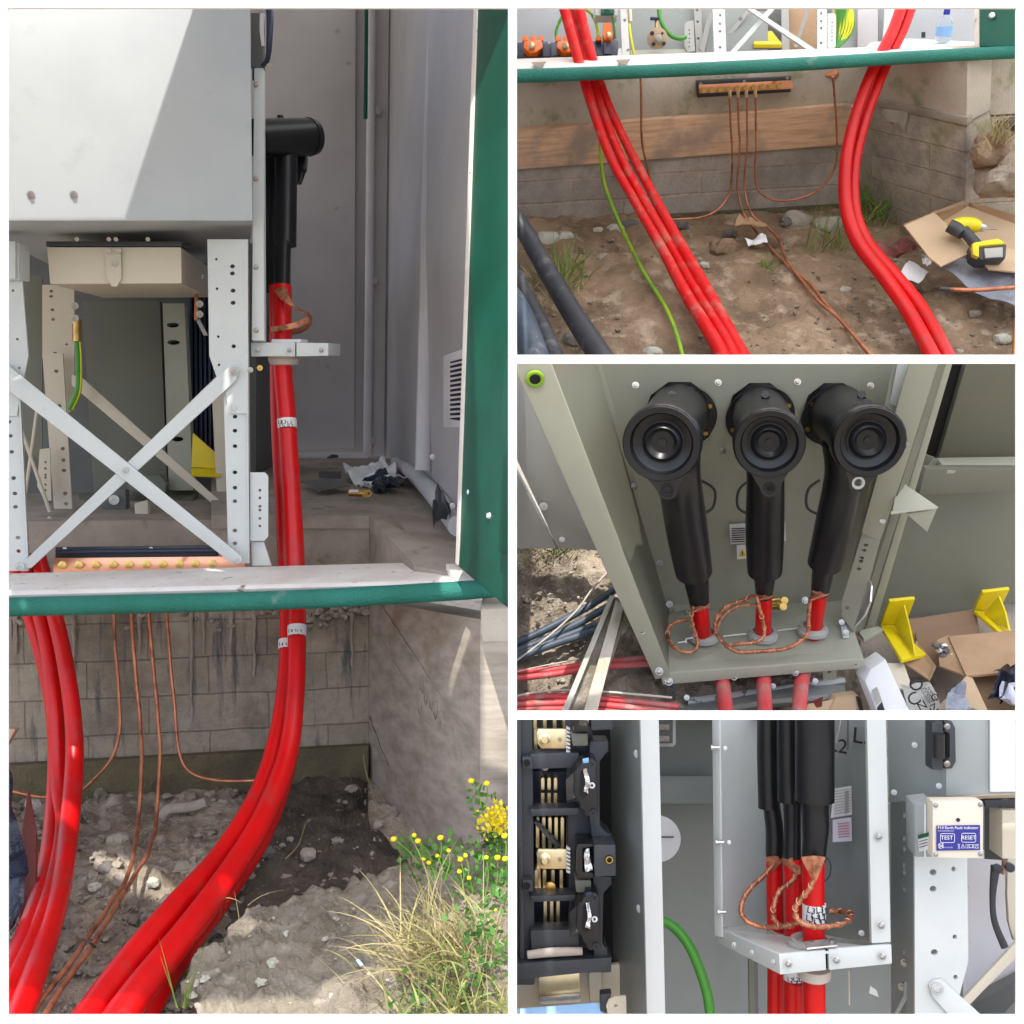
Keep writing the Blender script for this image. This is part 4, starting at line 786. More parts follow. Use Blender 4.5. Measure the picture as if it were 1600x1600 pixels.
# enclosure sill and inside
en2 = T('enclosure_sill', 'white and green enclosure sill running across the trench', 'sill')
plate('ledge', [(770, 93, 2.72), (1350, 74, 2.74), (1532, 66, 2.74), (1545, 78, 2.60), (1340, 90, 2.58), (770, 113, 2.56)], .01, M['sill_white'], en2, bev=.002)
tube('green_edge', [(770, 120, 2.55, 10.5), (1000, 112, 2.55, 10), (1250, 100, 2.55, 10), (1450, 88, 2.55, 9.5), (1620, 80, 2.55, 9.5)], M['green_rough'], en2, seg=18)
for x, y in ((842, 101), (974, 97)): plate('dirt_drip', [(x - 11, y - 4, 2.618), (x + 11, y - 5, 2.618), (x + 2, y + 6, 2.57), (x - 3, y + 6, 2.57)], .002, M['soil_grey'], en2, bev=0)
ins = T('enclosure_interior', 'grey panels and back wall inside the enclosure above the trench', 'enclosure')
plate('left_panel', [(770, -30, 3.1), (966, -30, 3.1), (966, 98, 2.9), (770, 100, 2.9)], .02, M['interior_pale'], ins)
plate('centre_panel', [(960, -30, 3.0), (1200, -30, 3.0), (1200, 88, 2.9), (960, 92, 2.9)], .02, M['grey_green'], ins)
plate('base_channel', [(985, 78, 2.88), (1080, 76, 2.88), (1080, 88, 2.84), (985, 90, 2.84)], .01, M['olive_paint'], ins)
plate('dark_recess', [(1190, -30, 3.1), (1300, -30, 3.1), (1300, 84, 3.0), (1190, 86, 3.0)], .02, M['tank_grey'], ins)
plate('right_wall', [(1290, -30, 3.15), (1620, -30, 3.05), (1620, 78, 2.85), (1290, 84, 2.95)], .02, M['interior_pale'], ins)
tube('wall_rib', [(1392, -30, 3.0, 9), (1388, 60, 2.9, 9), (1376, 82, 2.82, 9)], M['paper'], ins)
plate('shelf_edge', [(1360, 66, 2.9), (1420, 60, 2.9), (1535, 66, 2.75), (1350, 76, 2.75)], .01, M['lilac_white'], ins)
plate('corner_fillet', [(1340, -30, 3.02), (1372, -30, 3.02), (1372, 70, 2.9), (1340, 76, 2.9)], .01, M['grp_grey'], ins)
plate('wall_slot', [(1440, 50, 2.88), (1446, 50, 2.88), (1446, 58, 2.87), (1440, 58, 2.87)], .002, M['dark_hole'], ins)
dr = T('green_door', 'green enclosure door edge with white bolts at the top right', 'door')
plate('leaf', [(1530, -30, 2.58), (1640, -30, 2.5), (1640, 72, 2.5), (1530, 72, 2.58)], .02, M['green_gloss'], dr, bev=.002)
plate('seal', [(1523, -30, 2.62), (1530, -30, 2.60), (1530, 74, 2.60), (1522, 72, 2.62)], .01, M['sill_white'], dr)
for x, y in ((1550, 24), (1576, 12)): lathe('bolt', P(x, y, 2.56), C - P(x, y, 2.5), [(0, .007), (.004, .007), (.010, .004)], M['paper'], dr, 14)
# stand frames seen over the sill
st = T('metal_stand', 'perforated white metal stand with crossed braces above the sill', 'stand')
plate('post', [(1112, -30, 2.86), (1131, -30, 2.86), (1135, 86, 2.80), (1116, 86, 2.80)], .006, M['galv_paint'], st, holes=[(1125, y, 2.2, 2.2) for y in (24, 37, 49, 74)])
plate('post', [(1277, -30, 2.84), (1292, -30, 2.84), (1292, 78, 2.80), (1277, 78, 2.80)], .006, M['galv_paint'], st, holes=[(1283, y, 2, 2) for y in (21, 33, 44, 67)])
plate('fixing_plate', [(1293, 21, 2.83), (1303, 21, 2.83), (1306, 25, 2.83), (1306, 72, 2.80), (1303, 75, 2.80), (1293, 75, 2.80)], .004, M['galv_paint'], st, holes=[(1300, y, 1.3, 1.3) for y in (35, 41, 47, 51, 57, 63)])
plate('rear_post', [(1082, -30, 2.95), (1094, -30, 2.95), (1099, 84, 2.9), (1088, 84, 2.9)], .006, M['grey_plastic'], st, holes=[(1089, 16, 2, 2), (1090, 34, 2, 2), (1091, 60, 2, 2)])
plate('fixing_plate', [(1072, 34, 2.9), (1084, 34, 2.9), (1086, 82, 2.86), (1074, 81, 2.86), (1070, 76, 2.88), (1070, 40, 2.9)], .004, M['grey_plastic'], st, holes=[(1077, y, 1.3, 1.3) for y in (47, 53, 60, 66, 73)])
plate('brace', [(1136, 86, 2.83), (1146, 86, 2.83), (1232, -10, 2.86), (1222, -10, 2.86)], .005, M['galv_paint'], st, bev=0)
plate('brace', [(1132, -10, 2.85), (1142, -10, 2.85), (1276, 78, 2.80), (1262, 78, 2.80)], .005, M['galv_paint'], st, bev=0)
plate('rear_brace', [(1133, 56, 2.93), (1136, 64, 2.93), (1190, -5, 2.93), (1184, -5, 2.93)], .005, M['grey_plastic'], st, bev=0)
plate('rear_brace', [(1240, 74, 2.93), (1246, 74, 2.93), (1272, -5, 2.93), (1266, -5, 2.93)], .005, M['grey_plastic'], st, bev=0)
plate('rear_post', [(1220, -30, 2.98), (1232, -30, 2.98), (1234, 82, 2.93), (1222, 82, 2.93)], .006, M['grey_plastic'], st)
plate('rear_brace', [(1092, 76, 2.9), (1100, 84, 2.9), (1114, 20, 2.92), (1108, 20, 2.92)], .004, M['grey_plastic'], st, bev=0)
bolt(st, 1157, 29, 2.845, 3)
vg = T('ventilated_box', 'small dark box with pale slats behind the crossed braces', 'box')
plate('housing', [(1176, -20, 2.97), (1200, -20, 2.97), (1200, 48, 2.95), (1176, 48, 2.95)], .03, M['tank_grey'], vg)
for k in range(9): plate('slat', [(1178, 14 + k * 4 - 2, 2.965), (1188, 14 + k * 4 - 2, 2.965), (1188, 14 + k * 4, 2.965), (1178, 14 + k * 4, 2.965)], .003, M['grey_plastic'], vg, bev=0)
tag(plate('steel_case', [(1156, 70, 2.92), (1182, 70, 2.92), (1182, 86, 2.9), (1156, 86, 2.9)], .04, M['grey_plastic']), 'small grey steel case on the floor behind the braces', 'box')
tag(plate('cardboard_sheet', [(1233, -20, 3.03), (1276, -20, 3.03), (1276, 84, 2.95), (1233, 84, 2.95)], .02, M['cardboard']), 'brown cardboard sheet standing behind the right of the stand', 'cardboard')
y2 = T('yellow_bracket', 'yellow steel bracket low behind the crossed braces of the top stand', 'bracket')
plate('web', [(1178, 50, 2.945), (1206, 48, 2.945), (1220, 66, 2.93), (1178, 66, 2.93)], .01, M['yellow_paint'], y2)
plate('foot', [(1178, 64, 2.92), (1220, 64, 2.92), (1222, 69, 2.90), (1178, 69, 2.90)], .01, M['yellow_paint'], y2)
# coil of green and yellow wire
bm = bmesh.new(); rd = random.Random(4)
for k in range(16):
    a = k * 1.6; sp = spline([(1296 + a * .9, -25, 2.88), (1305 + a * 1.15, 20, 2.86 - k * .002), (1306 + a * .95 - (k % 3), 50, 2.85 - k * .002), (1302 + a * .35, 76 - k * .3, 2.82)], 6)
    sweep(bm, [P(*z) for z in sp], [1.5 * 2.85 / F] * len(sp), 6)
cw = T('wire_coil', 'hanging coil of green and yellow earth wire beside the stand', 'wire coil')
obj('green_turns', bm, M['earth_yellow'], cw, ang=80)
bm = bmesh.new()
for k in range(12):
    a = k * 2.1 + 1; sp = spline([(1297 + a * .9, -25, 2.872), (1306 + a * 1.15, 20, 2.852 - k * .002), (1307 + a * .95 + (k % 4), 50, 2.842 - k * .002), (1303 + a * .35, 77 - k * .3, 2.812)], 6)
    sweep(bm, [P(*z) for z in sp], [1.1 * 2.85 / F] * len(sp), 6)
obj('yellow_turns', bm, M['earth_plain'], cw, ang=80)
# fuse holders with orange clips
for i, (x, y, w_) in enumerate(((830, 70, 0), (882, 70, 0))):
    fh = T('fuse_switch', ('left' if i == 0 else 'second') + ' dark blue fuse base with a bright orange clip behind the sill', 'fuse base')
    plate('base', [(x - 22, y - 4, 2.84), (x + 26, y - 6, 2.84), (x + 26, y + 18, 2.80), (x - 22, y + 19, 2.80)], .05, M['navy_plastic'], fh, bev=.003)
    plate('clip', [(x - 11, y - 6, 2.82), (x + 16, y - 8, 2.82), (x + 19, y + 4, 2.80), (x + 11, y + 8, 2.79), (x + 8, y + 12, 2.79), (x - 4, y + 12, 2.79), (x - 8, y + 6, 2.79), (x - 12, y + 4, 2.80)], .02, M['orange_plastic'], fh, bev=.002)
    for dx in (-10, 2, 14): plate('clip_lug', [(x + dx - 4, y - 13, 2.85), (x + dx + 4, y - 15, 2.85), (x + dx + 5, y - 7, 2.84), (x + dx - 4, y - 6, 2.84)], .02, M['orange_plastic'], fh, bev=.001)
    lathe('terminal', P(x + 1, y + 2, 2.79), C - P(x, y, 2.8), [(0, .009), (.006, .009), (.008, .006)], M['pale_brass'], fh, 16)
    plate('side_block', [(x + 18, y - 2, 2.79), (x + 30, y - 2, 2.79), (x + 30, y + 18, 2.77), (x + 18, y + 18, 2.77)], .03, M['navy_plastic'], fh, bev=.002)
fh = T('fuse_switch', 'right fuse base with an upright orange lever and round stud', 'fuse base')
plate('base', [(920, 64, 2.84), (966, 62, 2.84), (966, 86, 2.80), (920, 88, 2.80)], .05, M['navy_plastic'], fh, bev=.003)
plate('clip', [(943, 36, 2.80), (955, 35, 2.80), (958, 56, 2.79), (955, 62, 2.79), (944, 62, 2.79), (942, 54, 2.79)], .02, M['orange_plastic'], fh, bev=.002)
plate('clip_lug', [(931, 57, 2.82), (940, 57, 2.82), (940, 63, 2.82), (931, 63, 2.82)], .02, M['orange_plastic'], fh, bev=.001)
lathe('terminal', P(951, 55, 2.785), C - P(951, 55, 2.8), [(0, .008), (.006, .008), (.008, .005)], M['pale_brass'], fh, 16)
plate('side_block', [(944, 66, 2.79), (956, 66, 2.79), (956, 84, 2.77), (944, 84, 2.77)], .03, M['navy_plastic'], fh, bev=.002)
tag(plate('fuse_tray', [(800, 84, 2.82), (960, 82, 2.82), (964, 94, 2.76), (800, 97, 2.76)], .02, M['dark_hole'], bev=.002), 'black base tray under the three fuse bases', 'tray')
for lb, mt, pts in (('left looping green and yellow wire behind the fuse bases', 'earth_green', [(870, 66, 2.87, 2.4), (869, 50, 2.88, 2.4), (876, 30, 2.88, 2.4), (890, 10, 2.88, 2.4), (900, -20, 2.88, 2.4)]),
                    ('right looping green and yellow wire behind the fuse bases', 'earth_green', [(935, 62, 2.85, 2.4), (933, 42, 2.86, 2.4), (924, 22, 2.88, 2.4), (912, 14, 2.88, 2.4), (900, 12, 2.89, 2.4)]),
                    ('thin green wire beside the green switch', 'earth_plain', [(955, 20, 2.83, 1.5), (960, 40, 2.82, 1.5), (962, 60, 2.82, 1.5)]),
                    ('short dark green wire by the second red cable', 'earth_plain', [(915, 35, 2.86, 1.8), (916, 62, 2.84, 1.8)]),
                    ('thick green cable curving down to the left stand plate', 'earth_plain', [(1027, -25, 2.86, 3.5), (1030, 18, 2.85, 3.5), (1036, 40, 2.84, 3.5), (1048, 55, 2.84, 3.5), (1060, 60, 2.84, 3.5), (1071, 58, 2.86, 3.5)])):
    tag(tube('earth_wire', pts, M[mt], seg=8), lb, 'wire')
gs = T('green_switch', 'green round switch in a white case at the top edge', 'switch')
plate('case', [(930, -25, 2.84), (965, -25, 2.84), (965, 24, 2.82), (930, 24, 2.82)], .03, M['white_paint'], gs, bev=.003)
plate('face', [(939, -10, 2.815), (960, -10, 2.815), (960, 21, 2.805), (939, 21, 2.805)], .01, M['green_rough'], gs, bev=.002)
lathe('knob', P(949, 9, 2.80), C - P(949, 9, 2.8), [(0, .011), (.008, .011), (.009, .004)], M['black_plastic'], gs, 18)
fp = T('frame_post', 'white steel post with green yellow wire and lug beside it', 'post')
plate('post', [(967, -30, 2.78), (978, -30, 2.78), (984, 88, 2.74), (972, 88, 2.74)], .01, M['white_paint'], fp, bev=.001)
plate('foot', [(966, 76, 2.75), (972, 74, 2.75), (976, 88, 2.74), (965, 86, 2.74)], .01, M['white_paint'], fp)
tube('wire', [(983, 38, 2.76, 2), (986, 60, 2.75, 2), (991, 86, 2.75, 2)], M['earth_yellow'], fp, seg=8); tube('lug', [(984, 12, 2.76, 3), (985, 34, 2.76, 3)], M['pale_brass'], fp, seg=10, k=1)
bolt(fp, 976, 32, 2.76, 2.5); bolt(fp, 981, 79, 2.745, 2.5)
sc = T('spare_switch_disc', 'round wooden coloured disc with four dark bolts and a grey knob', 'valve')
lathe('disc', P(1027, 60, 2.84), C - P(1027, 60, 2.84), [(0, 16 * 2.84 / F), (.006, 16 * 2.84 / F), (.007, 15 * 2.84 / F)], M['card_pale'], sc, 28)
for x, y in ((1019, 52), (1035, 52), (1021, 69), (1037, 68)): bolt(sc, x, y, 2.83, 2.8, M['navy_plastic'])
lathe('knob', P(1029, 60, 2.825), C - P(1029, 60, 2.8), [(0, .0095), (.012, .009), (.014, .006)], M['grey_plastic'], sc, 18)
tube('stem', [(1026, 48, 2.83, 2.5), (1025, 32, 2.83, 2.5)], M['brass'], sc, k=1); tube('handwheel', [(1016, 29, 2.82, 2.6), (1030, 29, 2.82, 2.6)], M['navy_plastic'], sc, k=1)
# drinks bottle
bt = T('water_bottle', 'clear plastic water bottle with blue cap standing on the ledge', 'bottle')
bp = P(1472, 67, 2.78); ax = UPV * .75 + Vector((0, 0, .5)); ax.normalize(); k_ = 2.78 / F
lathe('body', bp, ax, [(0, 10.5 * k_), (.004, 12 * k_), (20 * k_, 12.2 * k_), (24 * k_, 12.2 * k_), (30 * k_, 12 * k_), (38 * k_, 7 * k_), (41 * k_, 4.5 * k_)], M['bottle'], bt, 24)
lathe('cap', bp, ax, [(40 * k_, 5 * k_), (44 * k_, 5 * k_), (48 * k_, 4.4 * k_), (49 * k_, 3 * k_)], M['cap_blue'], bt, 18)
lathe('label', bp, ax, [(10 * k_, 12.5 * k_), (24 * k_, 12.5 * k_)], M['pale_blue'], bt, 24)
# copper earth bar
e3 = T('earth_bar', 'copper earth bar on a black backing fixed to the concrete beam', 'earth bar')
o3 = .02
plate('backing', q(w2, (1088, 127), (1236, 120), (1236, 144), (1090, 153), o=o3), .012, M['black_plastic'], e3, bev=.002)
plate('bar', q(w2, (1092, 133), (1238, 126), (1240, 139), (1093, 146), o=o3 + .012), .006, M['copper_bar'], e3, bev=.001)
for k in range(10):
    x = 1099 + k * 13.1; y = 141.5 - k * .72 - (1 if k > 6 else 0)
    lathe('stud', P(x, y, w2(x, y) - o3 - .012), C - P(x, y, 2.8), [(0, .0075), (.003, .0075), (.0035, .005), (.011, .0048)], M['brass'], e3, 10)
for x, y in ((1095, 131), (1163, 127), (1230, 122)): bolt(e3, x, y, w2(x, y) - o3 - .001, 2)
for k, (x, bx_) in enumerate(((1140, 0), (1153, 0), (1166, 0), (1180, 0))): tube('lug', [(x, 142, 2.80, 2.6), (x + .5, 153, 2.80, 2.4)], M['pale_brass'], e3, seg=8, k=1)
for lb, pts in (('first copper wire from the bar swinging left along the wall foot', [(1140, 150, 2.80, 1.7), (1143, 220, 2.87, 1.7), (1143, 280, 2.94, 1.7), (1138, 305, 2.96, 1.7), (1120, 328, 2.96, 1.7), (1090, 341, 2.96, 1.7), (1045, 343, 2.96, 1.7)]),
                ('second copper wire from the bar running to the twisted pair', [(1153, 152, 2.80, 1.7), (1156, 230, 2.87, 1.7), (1152, 290, 2.94, 1.7), (1162, 332, 2.96, 1.8), (1180, 360, 2.93, 2), (1208, 392, 2.84, 2.2), (1232, 417, 2.77, 2.4), (1262, 440, 2.71, 2.5), (1290, 474, 2.6, 2.7), (1330, 520, 2.48, 3), (1375, 572, 2.36, 3)]),
                ('third copper wire from the bar twisting round the second', [(1167, 152, 2.80, 1.7), (1168, 230, 2.87, 1.7), (1163, 290, 2.94, 1.7), (1175, 335, 2.95, 1.8), (1200, 356, 2.93, 2), (1218, 375, 2.88, 2.2), (1228, 405, 2.79, 2.4), (1255, 441, 2.71, 2.5), (1276, 468, 2.62, 2.7), (1318, 505, 2.52, 3), (1370, 572, 2.37, 3)]),
                ('fourth copper wire from the bar curving up right to the hole in the beam', [(1180, 152, 2.80, 1.6), (1182, 230, 2.87, 1.6), (1180, 280, 2.93, 1.6), (1192, 305, 2.95, 1.6), (1220, 314, 2.97, 1.6), (1260, 306, 2.98, 1.6), (1290, 286, 2.96, 1.6), (1306, 252, 2.93, 1.6), (1307, 190, 2.87, 1.7), (1301, 120, 2.80, 1.8)]),
                ('single copper wire dropping down the wall behind the red cables', [(1001, 115, 2.78, 1.9), (1002, 165, 2.80, 1.9), (1004, 225, 2.86, 1.9), (1012, 260, 2.90, 1.9), (1019, 300, 2.95, 1.9), (1024, 345, 2.98, 1.9)])):
    tag(tube('copper_wire', pts, M['copper_wire'], seg=8, wob=.002), lb, 'wire', 'bare copper wires in the trench')
tag(rock('drilled_hole', P(1300, 115, w2(1300, 115) - .004), .013, M['copper_wire'], sq=(1.4, .4, 1), seed=2), 'rusty broken hole in the beam where a copper wire enters', 'hole')
# red cables
for lb, pts, mt in (('left of the three muddy red cables crossing the trench', [(870, -30, 2.70, 8), (897, 70, 2.66, 8), (920, 150, 2.64, 7.5), (951, 240, 2.66, 7), (989, 310, 2.66, 7), (1035, 390, 2.62, 8), (1072, 460, 2.52, 9.5), (1115, 530, 2.40, 11), (1146, 590, 2.30, 12)], 'red_muddy'),
                    ('middle muddy red cable between its two neighbours', [(878, -30, 2.76, 7), (908, 70, 2.70, 7), (933, 150, 2.67, 7), (965, 235, 2.68, 7), (1005, 312, 2.67, 7.5), (1050, 388, 2.64, 8), (1086, 452, 2.55, 9), (1129, 522, 2.43, 10), (1162, 590, 2.31, 11)], 'red_muddy'),
                    ('right of the three muddy red cables crossing the trench', [(896, -30, 2.72, 8), (919, 70, 2.68, 8), (945, 150, 2.68, 7), (979, 225, 2.69, 7), (1018, 300, 2.69, 7.5), (1060, 376, 2.64, 8.5), (1098, 442, 2.55, 9.5), (1144, 525, 2.42, 10.5), (1179, 590, 2.32, 11.5)], 'red_muddy')):
    tag(tube('red_cable', pts, M[mt], seg=20), lb, 'cable', 'red cables crossing the trench')
for lb, pts in (('left red cable of the pair curving down beside the cardboard box', [(1422, -30, 2.70, 9), (1398, 40, 2.68, 9), (1379, 80, 2.67, 9), (1358, 122, 2.66, 9), (1337, 180, 2.66, 9), (1322, 250, 2.66, 9.5), (1322, 320, 2.66, 10.5), (1341, 378, 2.63, 11.5), (1381, 432, 2.56, 11.5), (1416, 482, 2.48, 11.5), (1448, 540, 2.37, 12.5), (1478, 600, 2.26, 14)]),
                ('right red cable of the pair curving down beside the cardboard box', [(1437, -30, 2.72, 8.5), (1413, 40, 2.70, 8.5), (1394, 80, 2.69, 8.5), (1374, 126, 2.68, 8.5), (1351, 190, 2.68, 8.5), (1335, 260, 2.69, 9), (1336, 328, 2.68, 9), (1356, 380, 2.65, 10), (1398, 430, 2.58, 10.5), (1436, 477, 2.50, 11), (1472, 540, 2.38, 12), (1500, 600, 2.28, 14)])):
    tag(tube('red_cable', pts, M['red_cable'], seg=20), lb, 'cable', 'red cables crossing the trench')
tag(tube('earth_wire', [(941, 120, 2.78, 2), (939, 190, 2.84, 2), (938, 240, 2.88, 2.6), (945, 290, 2.92, 3), (968, 350, 2.90, 3.2), (995, 405, 2.75, 3.2), (1015, 440, 2.66, 3.2), (1040, 480, 2.56, 3.2), (1058, 525, 2.44, 3.4), (1072, 580, 2.33, 3.4)], M['yg_cable'], seg=10), 'lime green and yellow earth wire trailing over the soil', 'wire')
for lb, pts, mt in (('thick black pipe leaning from the left edge over the soil', [(770, 300, 2.62, 13), (812, 350, 2.60, 14), (850, 415, 2.54, 15), (895, 490, 2.44, 17), (950, 575, 2.30, 20)], 'pipe_black'),
                    ('second black pipe running down close to the left edge', [(780, 380, 2.62, 13), (815, 450, 2.50, 14), (845, 510, 2.40, 15), (880, 590, 2.28, 16)], 'pipe_black'),
                    ('grey scuffed pipe in the bottom left corner', [(785, 450, 2.5, 20), (815, 500, 2.40, 22), (845, 590, 2.28, 24)], 'pipe_blue')):
    tag(tube('pipe', pts, M[mt], seg=20), lb, 'pipe', 'black pipes at the left of the trench')
tag(crumple('paper_scrap', [(1162, 374, 2.88), (1192, 368, 2.88), (1197, 376, 2.84), (1176, 386, 2.84)], .02, M['paper'], n=12, freq=20), 'small torn white paper scrap on the mud', 'paper')
tag(crumple('cardboard_scrap', [(1152, 336, 2.94), (1196, 345, 2.92), (1200, 356, 2.88), (1150, 350, 2.9)], .02, M['cardboard'], n=10, freq=14), 'torn cardboard scrap at the wall foot by the wires', 'cardboard')
tag(crumple('foil_sheet', [(1420, 406, 2.70), (1454, 420, 2.68), (1438, 438, 2.62), (1402, 430, 2.66)], .015, M['paper'], n=12, freq=10), 'square white foil sheet on the soil by the red cables', 'sheet')
tag(crumple('foil_sheet', [(1438, 398, 2.74), (1452, 402, 2.73), (1454, 412, 2.70), (1440, 410, 2.70)], .02, M['chrome_foil'], n=10, freq=30), 'small crumpled silver foil next to the box', 'foil')
tag(crumple('maroon_cloth', [(1372, 388, 2.72), (1425, 372, 2.74), (1430, 392, 2.68), (1378, 402, 2.68)], .03, M['maroon'], n=14, freq=14), 'dark maroon glove lying behind the right red cables', 'glove')
tag(crumple('grey_sheet', [(1462, 416, 2.62), (1505, 398, 2.66), (1640, 430, 2.56), (1620, 505, 2.42)], .02, M['bag_grey'], n=26, freq=8, seed=6), 'crumpled grey blue plastic sheet under the cardboard box', 'sheet')
cp = T('copper_pipe', 'copper pipe with dark end lying over the grey sheet', 'pipe')
tube('pipe', [(1484, 452, 2.50, 3.4), (1530, 453, 2.49, 3.4), (1620, 446, 2.48, 3.4)], M['copper_wire'], cp, seg=12); tube('end', [(1468, 451, 2.50, 3.2), (1484, 452, 2.50, 3.6)], M['black_plastic'], cp, seg=12, k=1)
tag(tube('copper_pipe', [(1588, 500, 2.4, 4), (1584, 580, 2.3, 4)], M['copper_wire'], seg=12), 'short copper pipe standing at the bottom right edge', 'pipe')
tag(tube('copper_pipe', [(1530, 308, 2.74, 3), (1560, 305, 2.72, 3), (1610, 308, 2.70, 3)], M['copper_wire'], seg=12), 'copper pipe crossing the earth heap at the right', 'pipe')
# cardboard box with drill
cbx = T('cardboard_box', 'open shallow cardboard box with one flap folded towards the viewer', 'box')
plate('floor', [(1465, 350, 2.74), (1512, 322, 2.80), (1640, 360, 2.72), (1560, 418, 2.62)], .004, M['card_pale'], cbx, bev=0)
plate('back_side', [(1455, 332, 2.72), (1512, 314, 2.80), (1514, 346, 2.82), (1462, 362, 2.74)], .004, M['cardboard'], cbx, bev=0)
plate('right_side', [(1512, 314, 2.80), (1640, 352, 2.70), (1640, 400, 2.70), (1514, 346, 2.82)], .004, M['cardboard'], cbx, bev=0)
plate('front_flap', [(1413, 352, 2.66), (1460, 332, 2.70), (1522, 392, 2.58), (1470, 416, 2.56), (1452, 402, 2.58), (1432, 376, 2.62)], .004, M['card_pale'], cbx, bev=0)
plate('outer_flap', [(1412, 350, 2.665), (1508, 312, 2.79), (1515, 316, 2.80), (1458, 334, 2.70)], .004, M['cardboard'], cbx, bev=0)
plate('near_side', [(1522, 392, 2.59), (1545, 420, 2.55), (1640, 430, 2.53), (1640, 400, 2.60), (1560, 385, 2.62)], .004, M['card_pale'], cbx, bev=0)
dl = T('cordless_drill', 'yellow and black cordless drill lying in the cardboard box', 'drill')
tube('motor_housing', [(1484, 354, 2.60, 9), (1500, 352, 2.60, 12), (1518, 352, 2.60, 12), (1530, 354, 2.60, 9)], M['yellow_paint'], dl, seg=18)
tube('rear_housing', [(1482, 352, 2.595, 10), (1494, 358, 2.59, 11), (1504, 366, 2.58, 9)], M['black_plastic'], dl, seg=18)
tube('chuck', [(1529, 354, 2.60, 8), (1538, 356, 2.60, 6), (1541, 357, 2.60, 3)], M['zinc'], dl, seg=16, k=2); tube('drill_bit', [(1540, 357, 2.60, 1.6), (1558, 357, 2.60, 2)], M['steel'], dl, seg=8, k=1)
tube('grip', [(1506, 360, 2.585, 9), (1518, 374, 2.57, 9), (1530, 388, 2.555, 10)], M['black_plastic'], dl, seg=16)
plate('battery', [(1520, 378, 2.54), (1562, 372, 2.54), (1574, 382, 2.535), (1572, 404, 2.53), (1534, 406, 2.53), (1522, 398, 2.535)], .05, M['black_plastic'], dl, bev=.006)
plate('battery_top', [(1520, 379, 2.535), (1560, 372, 2.535), (1572, 380, 2.53), (1528, 384, 2.53)], .03, M['yellow_paint'], dl, bev=.003)
plate('battery_cover', [(1519, 380, 2.532), (1530, 382, 2.53), (1530, 402, 2.525), (1520, 398, 2.53)], .02, M['yellow_paint'], dl, bev=.003)
plate('battery_label', [(1538, 388, 2.527), (1567, 386, 2.527), (1567, 401, 2.524), (1540, 403, 2.524)], .006, M['grey_plastic'], dl, bev=.001)
# grass
def gpts(cx, cy, sx, sy, n): return [P(x, y, g2(x, y)) for x, y in ((cx + rr_.gauss(0, sx), cy + rr_.gauss(0, sy)) for _ in range(n))]
for a_ in ((( 875, 440, 18, 14, 120), 'grass_green', (.04, .13), 'green grass tuft under the thick black pipe'), ((865, 455, 22, 12, 120), 'grass_dry', (.04, .12), 'dry grass mixed under the thick black pipe'),
           ((1368, 330, 16, 10, 170), 'grass_green', (.07, .19), 'tall fresh green grass clump at the wall corner'), ((1395, 340, 24, 6, 90), 'grass_dry', (.03, .08), 'short dry grass below the fresh clump'),
           ((1300, 388, 26, 6, 40), 'grass_green', (.08, .2), 'long thin grass blades left of the right cables'), ((1195, 420, 5, 3, 26), 'grass_green', (.02, .05), 'small grass sprig between the stones and wires'), ((1560, 200, 22, 10, 60), 'grass_dry', (.03, .07), 'dry roots hanging from the mud clod')):
    tag(blades('grass_tuft', gpts(*a_[0]) if a_[0][1] > 250 else [P(1560 + rr_.gauss(0, 14), 215 + rr_.gauss(0, 9), 2.56) for _ in range(60)], M[a_[1]], L=a_[2], wd=.0016, lean=.9, droop=.7, seed=int(a_[0][0])), a_[3], 'grass', kind='stuff')
UPV = Vector((0, 0, 1))
# ================================================================ MIDDLE RIGHT BAY
setbay(3)
ORD3 = ['left', 'middle', 'right']
# ground seen past the box
g3 = PL((800, 1115, 2.12), (1100, 1115, 2.16), (800, 850, 2.42))
UPV = frame_of([P(800, 1115, 2.12), P(1100, 1115, 2.16), P(1100, 850, 2.40), P(800, 850, 2.36)])[0]
hfield('ground', lambda u, v: P(780 + 560 * u, 1140 - 320 * v, g3(780 + 560 * u, 1140 - 320 * v)), 150, 90, M['soil_grey'], amp=.03, freq=8, n2=.014); tag(COL.objects[-1], kind='structure')
bm = bmesh.new(); rnd = random.Random(31)
for i in range(650):
    x, y = rnd.uniform(806, 1080), rnd.uniform(850, 1115); rocks_bm(bm, P(x, y, g3(x, y)) + UPV * .006, rnd.choice((2, 2, 3, 4, 5)) * rnd.uniform(.5, 1.1) * 2.2 / F, i)
for i in range(260):
    x, y = rnd.uniform(1080, 1330), rnd.uniform(1040, 1115); rocks_bm(bm, P(x, y, g3(x, y)) + UPV * .006, rnd.choice((2, 3, 3)) * rnd.uniform(.5, 1.1) * 2.2 / F, i)
tag(obj('rubble', bm, M['stone'], ang=25), 'grey gravel on the sunlit ground beside the switchgear box', 'rubble', kind='stuff')
tag(blades('grass_tuft', [P(rr_.gauss(850, 28), rr_.gauss(872, 14), 2.34) for _ in range(190)], M['grass_dry'], L=(.02, .06), wd=.0009, lean=1.2, droop=.8, seed=61), 'sun bleached grass under the left cabinet panel', 'grass', kind='stuff')
tag(blades('grass_tuft', [P(rr_.gauss(872, 12), rr_.gauss(865, 8), 2.30) for _ in range(60)], M['grass_green'], L=(.03, .07), wd=.001, lean=1.0, droop=.7, seed=62), 'green grass sprig hanging under the panel edge', 'grass', kind='stuff')
